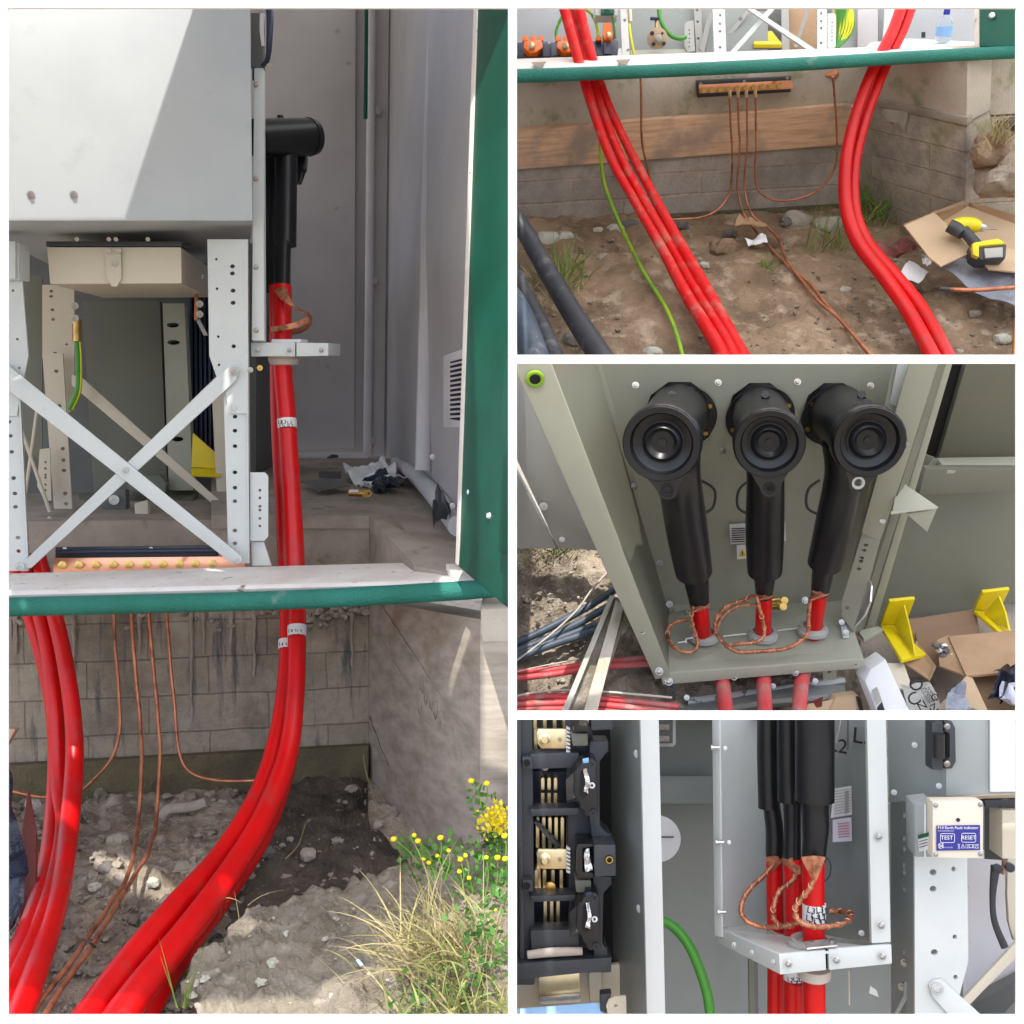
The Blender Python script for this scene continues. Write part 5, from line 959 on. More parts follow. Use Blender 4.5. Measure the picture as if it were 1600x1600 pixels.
for lb, pts in (('upper blue black pipe on the sunlit ground', [(780, 1016, 2.20, 6), (850, 985, 2.22, 6), (915, 950, 2.25, 6), (960, 922, 2.27, 6)]),
                ('second blue black pipe just below the upper one', [(780, 1028, 2.18, 6), (850, 1000, 2.20, 6), (915, 968, 2.23, 6), (965, 938, 2.26, 6)]),
                ('third blue black pipe sloping under the channel', [(780, 1041, 2.16, 6), (850, 1012, 2.18, 6), (910, 992, 2.20, 6), (955, 976, 2.22, 6)]),
                ('fourth blue black pipe partly hidden by the third', [(780, 1034, 2.17, 5), (860, 1003, 2.20, 5), (930, 976, 2.22, 5)])):
    tag(tube('pipe', pts, M['pipe_blue'], seg=16), lb, 'pipe', 'blue black pipes on the sunlit ground')
for lb, pts, mt in (('upper dusty red cable behind the channel', [(780, 1050, 2.13, 4.5), (860, 1046, 2.13, 4.5), (930, 1036, 2.14, 4.5), (1040, 1026, 2.16, 4.5)], 'red_dusty'),
                    ('second dusty red cable behind the channel', [(780, 1063, 2.12, 5), (860, 1054, 2.12, 5), (940, 1042, 2.13, 5), (1040, 1036, 2.15, 5)], 'red_dusty'),
                    ('dusty red cable of the lower bundle, uppermost', [(780, 1093, 2.09, 5), (860, 1088, 2.09, 5), (950, 1092, 2.09, 5), (1060, 1104, 2.08, 5)], 'red_dusty'),
                    ('dusty red cable of the lower bundle, middle one', [(780, 1103, 2.08, 5), (880, 1098, 2.08, 5), (960, 1103, 2.08, 5), (1060, 1114, 2.07, 5)], 'red_dusty'),
                    ('dusty red cable of the lower bundle, lowest', [(780, 1112, 2.07, 5), (880, 1108, 2.07, 5), (960, 1113, 2.07, 5), (1060, 1126, 2.06, 5)], 'red_dusty')):
    tag(tube('red_cable', pts, M[mt], seg=14), lb, 'cable', 'red cables on the sunlit ground')
for lb, pts in (('pale thin wire snaking from the pipes to the box', [(780, 1052, 2.12, 1.5), (850, 1000, 2.17, 1.5), (900, 955, 2.22, 1.6), (922, 925, 2.24, 1.6), (950, 893, 2.28, 1.6)]),
                ('pale wire lying along the lower red bundle', [(780, 1094, 2.075, 2), (850, 1080, 2.08, 2), (930, 1080, 2.08, 2), (1050, 1090, 2.07, 2)]),
                ('faint yellow wire left of the channel', [(780, 1056, 2.11, 1.1), (850, 1040, 2.12, 1.1), (905, 1030, 2.13, 1.1)])):
    tag(tube('thin_wire', pts, M['nylon'], seg=8), lb, 'wire')
ch = T('metal_channel', 'dirty sunlit steel channel lying across the ground', 'channel')
plate('left_lip', [(953, 930, 2.10), (961, 930, 2.10), (882, 1125, 1.98), (872, 1125, 1.98)], .012, M['stone_pale'], ch, bev=.001)
plate('web', [(960, 932, 2.115), (986, 945, 2.115), (925, 1125, 2.0), (880, 1125, 2.0)], .006, M['soil_pale'], ch, bev=.001)
plate('right_lip', [(962, 938, 2.10), (976, 944, 2.10), (930, 1125, 1.985), (908, 1125, 1.985)], .008, M['concrete_lit'], ch, bev=.002)
for x, y, r in ((879, 1063, 5), (930, 900, 4), (900, 1008, 4)): tag(rock('stone', P(x, y, g3(x, y) - .01), r * 2.2 / F, M['stone_pale'], seed=x), {879: 'white rounded stone between the red cable groups', 930: 'pale pebble near the thin wire', 900: 'pale pebble under the pipes'}[x], 'stone')
# outer cabinet panel to the left
lp = T('cabinet_panel', 'pale green grey outer cabinet panel left of the open cable box', 'panel')
plate('upper_sheet', [(770, 540, 2.06), (880, 540, 2.06), (955, 862, 2.26), (872, 856, 2.26), (800, 700, 2.17), (770, 700, 2.17)], .02, M['white_paint'], lp, bev=.001)
plate('lower_sheet', [(770, 690, 2.165), (802, 728, 2.18), (870, 857, 2.265), (770, 857, 2.265)], .02, M['white_paint'], lp, bev=.001)
bolt(lp, 849, 791, 2.21, 6); bolt(lp, 878, 843, 2.245, 4)
# the open cable box: all planes run straight and square, seen steeply from above
cbx3 = T('cable_box', 'open olive grey steel cable termination box with three bushings', 'cable box')
plate('front_flange', [(796, 560, 1.70), (858, 560, 1.70), (1048, 1056, 2.09), (1024, 1062, 2.09)], .012, M['olive_paint'], cbx3, bev=.002)
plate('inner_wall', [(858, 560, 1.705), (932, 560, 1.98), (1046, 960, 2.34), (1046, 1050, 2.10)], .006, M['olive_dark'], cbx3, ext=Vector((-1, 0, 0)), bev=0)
holes3 = [(1062, 652, 58, 60), (1187, 650, 54, 56), (1303, 650, 52, 56)]
plate('back_plate', [(918, 556, 1.97), (1428, 556, 1.98), (1322, 945, 2.33), (1040, 958, 2.34)], .006, M['olive_paint'], cbx3, holes=[(a, b, c * .97, d * .97) for a, b, c, d in holes3])
plate('back_flange', [(918, 556, 1.96), (935, 556, 1.965), (1052, 945, 2.33), (1042, 950, 2.33)], .006, M['olive_paint'], cbx3)
plate('rear_panel', [(940, 540, 2.05), (1420, 540, 2.05), (1360, 760, 2.25), (990, 760, 2.25)], .01, M['black_semi'], cbx3)
sh = plate('shelf', [(1046, 956, 2.335), (1316, 932, 2.335), (1350, 1030, 2.13), (1032, 1052, 2.09)], .004, M['olive_paint'], cbx3, bev=0)
plate('shelf_lip', [(1032, 1053, 2.088), (1350, 1030, 2.128), (1348, 1044, 2.14), (1036, 1070, 2.10)], .006, M['olive_paint'], cbx3, bev=.001)
plate('shelf_upstand', [(1046, 942, 2.322), (1318, 922, 2.322), (1318, 934, 2.33), (1046, 957, 2.33)], .003, M['olive_paint'], cbx3)
for x, y, d in ((1147, 1058, 2.12), (1243, 1051, 2.13), (1336, 1036, 2.14)): screw(cbx3, x, y, d - .004, 4)
for x, y, d in ((947, 851, 1.925), (1003, 985, 2.03), (1030, 1049, 2.078), (1045, 1065, 2.1)): screw(cbx3, x, y, d - .004, 5)
gw = T('rubber_grommet', 'yellow rimmed round grommet at the top left flange', 'grommet')
n_ = frame_of([P(796, 560, 1.70), P(858, 560, 1.70), P(1048, 1056, 2.09)])[0]
lathe('rim', P(836, 591, 1.717), n_, [(0, .0145), (.004, .0145), (.005, .012), (.004, .009), (0, .009)], M['yg_cable'], gw, 24); lathe('plug', P(836, 591, 1.717), n_, [(0, .009), (.003, .009)], M['dark_hole'], gw, 20)
for x, y, d in ((993, 602, 1.99), (1122, 598, 1.99), (1246, 597, 1.99), (1360, 603, 2.0), (1130, 704, 2.08), (991, 759, 2.14), (1030, 880, 2.26), (1046, 944, 2.30), (1258, 938, 2.30)): bolt(cbx3, x, y, d - .015, 5, n=Vector((0, -1, .3)))
plate('right_flange', [(1398, 556, 1.90), (1424, 556, 1.90), (1330, 960, 2.24), (1318, 952, 2.24)], .006, M['olive_paint'], cbx3)
plate('bright_edge', [(1404, 560, 1.885), (1424, 560, 1.885), (1408, 640, 1.95), (1390, 630, 1.95)], .004, M['galv_paint'], cbx3)
# right frame post
rp = T('frame_post', 'perforated olive grey post along the right side of the cable box', 'post')
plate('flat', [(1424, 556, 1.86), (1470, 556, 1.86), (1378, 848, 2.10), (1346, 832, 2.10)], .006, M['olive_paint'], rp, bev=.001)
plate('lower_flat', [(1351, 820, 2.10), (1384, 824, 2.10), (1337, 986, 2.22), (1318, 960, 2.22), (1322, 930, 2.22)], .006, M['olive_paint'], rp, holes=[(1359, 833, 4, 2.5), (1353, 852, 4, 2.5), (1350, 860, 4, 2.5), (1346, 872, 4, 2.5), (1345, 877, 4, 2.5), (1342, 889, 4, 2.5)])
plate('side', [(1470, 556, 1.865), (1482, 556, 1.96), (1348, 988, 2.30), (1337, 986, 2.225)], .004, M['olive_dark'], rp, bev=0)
for x, y in ((1416, 695), (1379, 814)): bolt(rp, x, y, 1.95 if y < 700 else 2.07, 4)
for x, y in ((1329, 934), (1325, 948)): bolt(rp, x, y, 2.2, 4, M['tank_grey'])
tag(plate('curved_cover', [(1356, 903, 2.15), (1361, 915, 2.13), (1359, 940, 2.12), (1350, 962, 2.14), (1334, 980, 2.17), (1345, 950, 2.17), (1352, 925, 2.16)], .004, M['zinc'], bev=.001), 'curved shiny metal strip beside the lower post', 'strip')
rp2 = T('frame_channel', 'narrow steel channel running down behind the perforated post', 'channel')
plate('channel_face', [(1482, 556, 2.0), (1492, 556, 2.0), (1366, 985, 2.33), (1352, 985, 2.33)], .01, M['olive_paint'], rp2)
plate('dark_gap', [(1470, 556, 2.03), (1484, 556, 2.03), (1356, 985, 2.36), (1340, 985, 2.36)], .006, M['dark_hole'], rp2)
plate('foot', [(1340, 985, 2.28), (1372, 978, 2.30), (1380, 982, 2.28), (1350, 998, 2.26)], .01, M['olive_paint'], rp2)
ab = T('angle_bracket', 'beige folded angle bracket sticking out to the right of the post', 'bracket')
plate('top', [(1408, 752, 2.06), (1466, 792, 2.02), (1394, 802, 2.00), (1400, 765, 2.05)], .004, M['olive_paint'], ab, bev=.001)
plate('front', [(1392, 799, 2.0), (1466, 791, 2.01), (1466, 795, 2.01), (1392, 804, 2.0)], .004, M['olive_paint'], ab)
plate('gusset', [(1416, 803, 2.02), (1464, 796, 2.02), (1449, 832, 2.05)], .004, M['olive_paint'], ab)
# tank to the right
tk3 = T('transformer_tank', 'large olive green transformer tank wall with stiffening ribs', 'tank')
plate('tank_wall', [(1340, 740, 2.36), (1640, 740, 2.36), (1640, 935, 2.42), (1330, 978, 2.42)], .02, M['olive_dark'], tk3)
plate('upper_panel', [(1518, 540, 2.12), (1640, 540, 2.12), (1640, 722, 2.30), (1465, 722, 2.30)], .02, M['olive_dark'], tk3, bev=.002)
plate('rib_top', [(1462, 715, 2.27), (1640, 712, 2.27), (1640, 732, 2.22), (1480, 734, 2.22)], .01, M['olive_paint'], tk3, bev=.002)
plate('rib_front', [(1446, 731, 2.22), (1640, 732, 2.215), (1640, 768, 2.24), (1435, 774, 2.24)], .02, M['olive_dark'], tk3, bev=.004)
plate('side_rib', [(1424, 700, 2.26), (1462, 715, 2.25), (1444, 734, 2.23), (1434, 770, 2.24), (1410, 752, 2.28)], .02, M['olive_dark'], tk3, bev=.003)
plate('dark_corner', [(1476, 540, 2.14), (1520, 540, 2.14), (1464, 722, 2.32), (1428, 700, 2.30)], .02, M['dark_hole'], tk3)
plate('upper_wall', [(1380, 540, 2.45), (1640, 540, 2.45), (1640, 800, 2.52), (1320, 800, 2.52)], .02, M['olive_dark'], tk3)
# floor and bits at the right bottom
fl3 = plate('floor_slab', [(1290, 985, 2.44), (1340, 965, 2.47), (1660, 900, 2.52), (1660, 1140, 2.18), (1270, 1140, 2.20)], .03, M['concrete']); tag(fl3, 'dusty concrete slab under the boxes and tank', 'slab')
bf = T('base_frame', 'grey galvanised base channel under the cable box', 'frame')
plate('channel', [(1040, 1098, 2.20), (1190, 1076, 2.22), (1318, 1050, 2.24), (1322, 1084, 2.18), (1190, 1094, 2.14), (1048, 1125, 2.10)], .01, M['grey_green'], bf, bev=.002)
plate('lip', [(1075, 1090, 2.18), (1320, 1058, 2.21), (1322, 1064, 2.20), (1075, 1098, 2.17)], .006, M['galv_paint'], bf)
plate('leg', [(1042, 1066, 2.12), (1056, 1064, 2.12), (1056, 1094, 2.16), (1046, 1092, 2.16)], .004, M['tank_grey'], bf, holes=[(1049, 1073, 2, 2), (1051, 1082, 2, 2)])
plate('rear_leg', [(1286, 1044, 2.16), (1308, 1042, 2.16), (1306, 1062, 2.18), (1286, 1062, 2.18)], .004, M['olive_paint'], bf, holes=[(1296, 1050, 3, 2)])
for x, y in ((1274, 1064), (1073, 1090), (1208, 1072)): bolt(bf, x, y, 2.17, 4)
tag(lathe('red_button', P(1049, 1108, 2.09), C - P(1049, 1108, 2.09), [(0, .007), (.003, .006), (.004, .003)], M['red_cable'], None, 16), 'small red round mark on the base frame', 'button')
for i, (x, y, w_) in enumerate(((1375, 945, 0), (1524, 930, 0))):
    yb3 = T('yellow_bracket', ('left' if i == 0 else 'right') + ' bright yellow gusseted steel foot against the olive tank', 'bracket', 'yellow feet of the tank')
    if i == 0:
        plate('upright', [(1390, 940, 2.270), (1430, 936, 2.270), (1418, 968, 2.310), (1398, 976, 2.330), (1376, 978, 2.330)], .008, M['yellow_paint'], yb3)
        plate('foot', [(1376, 977, 2.320), (1396, 976, 2.330), (1448, 1022, 2.210), (1409, 1031, 2.170)], .008, M['yellow_paint'], yb3)
        plate('gusset', [(1412, 944, 2.255), (1422, 985, 2.270), (1430, 1024, 2.180), (1396, 976, 2.310)], .006, M['yellow_paint'], yb3)
    else:
        plate('upright', [(1536, 926, 2.330), (1578, 921, 2.330), (1566, 945, 2.370), (1548, 955, 2.380), (1522, 955, 2.380)], .008, M['yellow_paint'], yb3)
        plate('foot', [(1522, 953, 2.370), (1540, 955, 2.380), (1578, 986, 2.270), (1562, 988, 2.250)], .008, M['yellow_paint'], yb3)
        plate('gusset', [(1560, 930, 2.310), (1570, 955, 2.310), (1577, 985, 2.240), (1536, 960, 2.360)], .006, M['yellow_paint'], yb3)
# bushings and elbows
spec = [((1063, 640, 2.05), (1034, 693, 1.78), 62, 1.78, [(1062, 745, 1.92, 33), (1072, 820, 2.00, 33), (1084, 893, 2.08, 29)], [(1086, 892, 2.09, 21), (1093, 945, 2.15, 15)], (1100, 1000)),
        ((1186, 640, 2.05), (1202, 693, 1.80), 56, 1.80, [(1196, 750, 1.94, 29), (1195, 830, 2.02, 30), (1195, 892, 2.08, 27)], [(1195, 890, 2.09, 18), (1194, 930, 2.14, 13)], (1192, 998)),
        ((1303, 640, 2.05), (1358, 690, 1.82), 58, 1.82, [(1318, 740, 1.96, 29), (1303, 820, 2.02, 29), (1289, 880, 2.08, 27)], [(1288, 878, 2.09, 18), (1281, 926, 2.14, 14)], (1270, 990))]
for i, (hp, cp_, r, d, body, neck, gl) in enumerate(spec):
    bu = T('bushing_ring', ORD3[i] + ' black bushing flange ring on the box back plate', 'bushing', 'bushing rings in the cable box')
    hx, hy, rx, ry = holes3[i]; o = P(hx, hy, 2.035); n = frame_of([P(918, 556, 1.97), P(1428, 556, 1.98), P(1322, 945, 2.33)])[0]; R_ = rx * 2.03 / F
    lathe('ring', o + n * .002, n, [(0, R_ * 1.0), (.003, R_), (.003, R_ * .70), (-.03, R_ * .66), (-.04, R_ * .3)], M['black_semi'], bu, 40)
    for k in range(6):
        a = k * math.pi / 3 + .5; e1 = Rt; e2 = n.cross(e1).normalized(); q_ = o + (e1 * math.cos(a) + e2 * math.sin(a)) * R_ * .86
        bm = bmesh.new(); cylbm(bm, q_, q_ + n * .008, .006, .005, 6); obj('ring_bolt', bm, M['brass'], bu)
    e = T('elbow_connector', {0: 'left black elbow connector, its round cap facing down left', 1: 'middle black elbow connector hanging straight down', 2: 'right black elbow connector with cap turned right and open eye'}[i], 'cable connector', 'elbow connectors in the cable box')
    a, b = P(*hp), P(*cp_); ax = (b - a).normalized(); Rc = r * d / F
    cyl('barrel', a, b - ax * .01, Rc * .86, Rc * .86, M['black_boot'], e, 40)
    # cap: dished face
    lathe('cap', b - ax * .035, ax, [(0, Rc * .9), (.012, Rc * 1.0), (.035, Rc * 1.0), (.041, Rc * .95), (.040, Rc * .80), (.030, Rc * .74), (.024, Rc * .52), (.030, Rc * .48), (.034, Rc * .40), (.020, Rc * .22), (.018, Rc * .12), (.028, Rc * .10), (.028, Rc * .01)], M['black_boot'], e, 48)
    # tear shaped pulling eye below the cap
    e1 = (Rt - ax * Rt.dot(ax)).normalized(); e2 = ax.cross(e1).normalized(); e2 = e2 if e2.z > 0 else -e2
    tipx, tipy = ((1041, 770), (1204, 768), (1346, 760))[i]
    tip = P(tipx, tipy, d); tv = tip - b; tv -= ax * tv.dot(ax); td = tv.normalized(); tn = ax.cross(td).normalized(); L_ = tv.length
    outl = []
    for k in range(13):
        an = math.pi * (k / 12) + math.pi; 
        outl.append(b + ax * .003 + (tn * math.cos(an - math.pi) * 1 + td * -math.sin(an - math.pi) * 1) * Rc * .99)
    rt_ = Rc * .26
    for k in range(7):
        an = math.pi * k / 6; outl.append(b + ax * .003 + td * L_ - tn * math.cos(an) * rt_ + td * math.sin(an) * rt_)
    hole_ = [b + (tn * math.cos(k * math.pi / 12) + td * math.sin(k * math.pi / 12)) * Rc * .84 for k in range(24)]
    plate('pulling_eye', [tuple(v) for v in outl], .012, M['black_semi'], e, ext=-ax, world=True, holes=[hole_])
    lathe('eye_hole', b + ax * .0035 + td * L_ - ax * .001, ax, [(0, rt_ * .68), (.002, rt_ * .68), (.002, rt_ * .5), (.0005, rt_ * .4)], M['dark_hole'] if i < 2 else M['grey_plastic'], e, 20)
    tube('boot', [(body[0][0] + (hp[0] - body[0][0]) * .3, 690, 1.93, body[0][3])] + list(body), M['black_semi'] if i == 0 else M['black_boot'], e, seg=30)
    tube('boot_neck', neck, M['black_boot'], e, seg=24, k=4)
    cyl('test_point', P((hp[0] + cp_[0]) / 2 + (2, 2, 14)[i], 628, 1.93), P((hp[0] + cp_[0]) / 2 + (2, 2, 16)[i], 616, 1.90), .009, .007, M['black_boot'], e, 12, bev=.001)
    tag(tube('drain_wire', [(body[1][0] + 22 * (1 if i == 0 else -1), 750, 2.08, 2.2), (body[1][0] + (44 if i == 0 else -40), 765, 2.09, 2.2), (body[1][0] + (42 if i == 0 else -42), 792, 2.10, 2.2), (body[1][0] + 24 * (1 if i == 0 else -1), 804, 2.10, 2.2)], M['black_plastic'], seg=10), 'thin black drain wire looped beside the ' + ORD3[i] + ' elbow connector', 'wire')
    # gland and cable
    gx, gy = gl
    gd = 2.20
    gsh = frame_of([P(1046, 956, 2.335), P(1316, 932, 2.335), P(1350, 1030, 2.13), P(1032, 1052, 2.09)])[0]
    lathe('gland_collar', P(gx, gy - 4, gd), gsh, [(-.002, .030), (.006, .030), (.008, .027), (.014, .026), (.014, .020), (.004, .020)], M['grey_plastic'], None, 36); tag(COL.objects[-1], ORD3[i] + ' grey round gland collar on the box shelf', 'gland', 'gland collars on the shelf')
    c_ = T('red_cable', ('left', 'middle', 'right')[i] + ' bright red cable entering the cable box through its gland', 'cable', 'red cables entering the box')
    nx_, ny_ = neck[-1][0], neck[-1][1]
    tube('sheath', [(nx_, ny_ - 8, 2.14, 12.5), ((nx_ + gx) / 2, (ny_ + gy) / 2, 2.165, 12.5), (gx, gy, 2.20, 13), (gx + (gx - nx_) * .2, gy + 12, 2.24, 13)], M['red_cable'], c_, seg=22)
    lx = (1128, 1193, 1253)[i]
    tube('lower_sheath', [(gx + (lx - gx) * .3, 1020, 2.22, 12), (lx, 1062, 2.14, 11.5), (lx + (8, 4, -6)[i], 1135, 1.97, 11.5)], M['red_dusty'], c_, seg=22)
    lathe('dark_throat', P(gx, gy - 4, gd), gsh, [(-.001, .022), (.003, .021), (.0035, .001)], M['dark_hole'], c_, 20)
def braid(lb, pts, r=3.6, n=7, mat='copper_braid', wrap=True):
    b = T('earth_braid', lb, 'braid', None); sp = spline(pts, 10); bm = bmesh.new(); V = [P(x, y, d) for x, y, d in sp]
    for k in range(n):
        W = []
        for i, v in enumerate(V):
            t = (V[min(i + 1, len(V) - 1)] - V[max(i - 1, 0)]).normalized(); a = t.cross(Vector((.1, .9, .3))).normalized(); c = t.cross(a); an = 2 * math.pi * k / n + i * .35
            W.append(v + (a * math.cos(an) + c * math.sin(an)) * (r * .55 * 2 / F))
        sweep(bm, W, [r * .52 * 2 / F] * len(W), 6, caps=True)
    obj('strands', bm, M[mat], b, ang=80)
    if wrap:
        bm = bmesh.new()
        for i in range(6, len(V) - 3, 7):
            t = (V[i + 1] - V[i - 1]).normalized(); a = t.cross(Vector((.1, .9, .3))).normalized(); c = t.cross(a); R_ = r * 1.15 * 2 / F
            ring = [V[i] + t * (.004 * math.sin(k * math.pi / 6)) + (a * math.cos(k * math.pi / 6) + c * math.sin(k * math.pi / 6)) * R_ for k in range(13)]
            sweep(bm, ring, [.7 * 2 / F] * 13, 5)
        obj('binding_wire', bm, M['copper_bar'], b, ang=80)
    return b
def fan(par, cx, cy, d, w_, tx, ty, td, n=18, col='copper_braid', r=.8):
    """screen wires spreading out of the boot and gathering to a point"""
    bm = bmesh.new()
    for k in range(n):
        u = k / (n - 1) * 2 - 1; sp = spline([(cx + u * w_, cy - 5 + abs(u) * 2, d + abs(u) * .012), (cx + u * w_ * .9, cy + 4, d + abs(u) * .01 - .002), (tx + u * 2.5, ty, td)], 4)
        sweep(bm, [P(*z) for z in sp], [r * d / F] * len(sp), 5)
    return obj('screen_wires', bm, M[col], par, ang=80)
b_ = braid('copper braid looping left from the left cable on the shelf', [(1083, 948, 2.12), (1080, 968, 2.13), (1086, 990, 2.14), (1090, 1006, 2.14), (1082, 1018, 2.13), (1064, 1018, 2.13), (1048, 1006, 2.15), (1043, 988, 2.18), (1052, 974, 2.19), (1075, 968, 2.19)], 3.0)
fan(b_, 1094, 945, 2.125, 14, 1083, 956, 2.12)
b_ = braid('copper braid making the big loop left of the middle cable', [(1180, 930, 2.12), (1160, 938, 2.14), (1135, 948, 2.14), (1120, 966, 2.15), (1118, 985, 2.14), (1130, 1004, 2.12), (1152, 1018, 2.10), (1180, 1018, 2.10), (1225, 1014, 2.10), (1250, 1002, 2.10), (1262, 988, 2.12), (1263, 965, 2.12), (1266, 935, 2.11)], 3.2)
fan(b_, 1281, 926, 2.115, 13, 1266, 938, 2.11)
b_ = braid('copper braid winding down the middle cable to the shelf', [(1182, 932, 2.115), (1188, 955, 2.11), (1194, 980, 2.12), (1192, 996, 2.11), (1178, 1004, 2.11), (1155, 1006, 2.11), (1132, 1010, 2.12)], 3.0)
fan(b_, 1194, 930, 2.115, 13, 1182, 938, 2.112)
b_ = braid('second strand of braid arching over the shelf to the middle cable', [(1184, 946, 2.15), (1160, 946, 2.16), (1140, 954, 2.16), (1126, 968, 2.16), (1120, 985, 2.16)], 2.4)
bs = T('brass_clamp', 'brass earth clamp with two bolts behind the middle cable', 'clamp')
plate('body', [(1204, 936, 2.26), (1232, 936, 2.26), (1230, 948, 2.25), (1206, 948, 2.25)], .015, M['brass'], bs, bev=.003)
for x, y in ((1226, 938), (1224, 948)): bolt(bs, x, y, 2.235, 5, M['brass'])
tube('link', [(1206, 938, 2.24, 3), (1215, 936, 2.24, 3), (1222, 940, 2.24, 3)], M['brass'], bs)
kp = T('clip_plate', 'small steel clip plate with two screws at the right of the shelf', 'plate')
plate('strip', [(1311, 967, 2.25), (1319, 966, 2.25), (1327, 994, 2.19), (1317, 995, 2.19)], .004, M['galv_paint'], kp, bev=.001)
for x, y in ((1315, 972), (1322, 988)): bolt(kp, x, y, 2.22 if y < 980 else 2.19, 4)
tag(plate('shelf_slot', [(1215, 984, 2.222), (1248, 980, 2.225), (1248, 981.4, 2.222), (1215, 985.6, 2.219)], .0015, M['label_white'], bev=0), 'thin white slit in the shelf between middle and right gland', 'slot')
tag(plate('shelf_slot', [(1130, 993, 2.205), (1166, 989, 2.205), (1166, 990.6, 2.203), (1130, 994.6, 2.203)], .0015, M['label_white'], bev=0), 'thin white slit in the shelf between left and middle gland', 'slot')
z_ = T('shelf_slot', 'stepped white slit in the shelf left of the left gland', 'slot')
for a_ in (((1059, 1003), (1071, 1001)), ((1071, 997), (1073, 1003)), ((1071, 997), (1083, 995))):
    (x0, y0), (x1, y1) = a_; plate('slit', [(x0, y0, 2.172), (x1, y1 if x1 - x0 > 4 else y0, 2.172), (x1, (y1 if x1 - x0 > 4 else y1) + 1.8, 2.17), (x0, (y0 if x1 - x0 > 4 else y1) + 1.8, 2.17)], .0015, M['label_white'], z_, bev=0)
# labels on the back plate
bl = T('rating_label', 'white rating table label on the back plate between left and middle boot', 'label')
plate('card', [(1140, 820, 2.185), (1172, 818, 2.185), (1174, 848, 2.21), (1142, 850, 2.21)], .002, M['label_white'], bl, bev=0)
for k in range(7): plate('print_line', [(1143, 826 + k * 3.4, 2.182 + k * .003), (1164, 825 + k * 3.4, 2.182 + k * .003), (1164, 826.3 + k * 3.4, 2.183 + k * .003), (1143, 827.3 + k * 3.4, 2.183 + k * .003)], .001, M['ink'], bl, bev=0)
wl = T('warning_label', 'white label with a yellow warning triangle below the rating label', 'label')
plate('card', [(1151, 852, 2.212), (1172, 851, 2.212), (1173, 872, 2.23), (1152, 874, 2.23)], .002, M['label_white'], wl, bev=0)
plate('triangle', [(1160, 858, 2.212), (1166, 869, 2.222), (1155, 870, 2.222)], .001, M['yellow_paint'], wl, bev=0)
plate('mark', [(1159.6, 862, 2.212), (1161.2, 862, 2.212), (1161, 868, 2.216), (1159.8, 868, 2.216)], .001, M['ink'], wl, bev=0)
wl = T('warning_label', 'pale narrow label edge right of the middle boot', 'label')
plate('card', [(1221, 815, 2.19), (1227, 815, 2.19), (1228, 845, 2.21), (1223, 845, 2.21)], .002, M['label_white'], wl, bev=0)
# cartons
cA = T('cardboard_box', 'open brown cardboard box wedged behind the yellow feet', 'box', None)
plate('back_side', [(1418, 968, 2.340), (1525, 952, 2.380), (1530, 985, 2.340), (1430, 1000, 2.300)], .004, M['cardboard_dark'], cA, bev=0)
plate('inner', [(1430, 985, 2.320), (1530, 975, 2.340), (1520, 1040, 2.220), (1440, 1040, 2.220)], .004, M['cardboard_dark'], cA, bev=0)
plate('left_flap', [(1432, 1000, 2.270), (1462, 1040, 2.160), (1452, 1062, 2.140), (1412, 1035, 2.200)], .004, M['cardboard'], cA, bev=0)
plate('flap', [(1464, 1000, 2.240), (1482, 992, 2.250), (1520, 1060, 2.120), (1468, 1040, 2.180)], .004, M['cardboard'], cA, bev=0)
rr_ = random.Random(12)
for k in range(6):
    tag(rock('metal_fitting', P(1462 + k * 5 + rr_.uniform(-4, 4), 1008 + (k % 3) * 8, 2.20), .008, M['zinc' if k % 2 else 'stone_dark'], seed=k), ['grey metal fitting', 'shiny metal fitting', 'small dark fitting', 'bright fitting', 'rough metal fitting', 'pale metal fitting'][k] + [' at the left in the brown box', ' second in the brown box', ' in the middle of the brown box', ' beside the box flap', ' low in the brown box', ' at the right in the brown box'][k], 'fitting')
cB = T('cardboard_box', 'large open cardboard box with lid flap at the bottom right', 'box')
plate('lid', [(1482, 994, 2.24), (1640, 980, 2.24), (1640, 1044, 2.12), (1510, 1056, 2.12)], .005, M['cardboard'], cB, bev=0)
plate('front_side', [(1510, 1056, 2.12), (1520, 1060, 2.11), (1548, 1120, 2.02), (1470, 1120, 2.04), (1470, 1100, 2.06)], .005, M['card_pale'], cB, bev=0)
plate('inside', [(1512, 1056, 2.16), (1640, 1042, 2.16), (1640, 1125, 2.08), (1540, 1125, 2.08)], .005, M['cardboard_dark'], cB, bev=0)
tag(crumple('black_bag', [(1540, 1050, 2.10), (1640, 1045, 2.10), (1640, 1090, 2.06), (1545, 1090, 2.06)], .05, M['bag_black'], n=26, freq=16, seed=3), 'shiny black plastic crumpled in the large open box', 'bag')
tag(crumple('white_bag', [(1556, 1085, 2.04), (1575, 1062, 2.06), (1640, 1070, 2.04), (1640, 1125, 2.0)], .04, M['lilac_white'], n=24, freq=14, seed=5), 'white lilac plastic bag under the black one', 'bag')
cC = T('white_carton', 'tall white carton with grey printed panels, leaning forward', 'box')
plate('front', [(1360, 1046, 2.16), (1384, 1030, 2.18), (1428, 1125, 2.02), (1376, 1125, 2.02), (1352, 1065, 2.13)], .06, M['paper'], cC, ext=YV, bev=.002)
plate('printed_panel', [(1362, 1078, 2.09), (1370, 1073, 2.095), (1378, 1095, 2.06), (1370, 1100, 2.055)], .001, M['grey_plastic'], cC, bev=0, ext=-YV)
plate('dark_panel', [(1370, 1106, 2.045), (1378, 1096, 2.055), (1386, 1122, 2.012), (1374, 1122, 2.015)], .001, M['black_plastic'], cC, bev=0, ext=-YV)
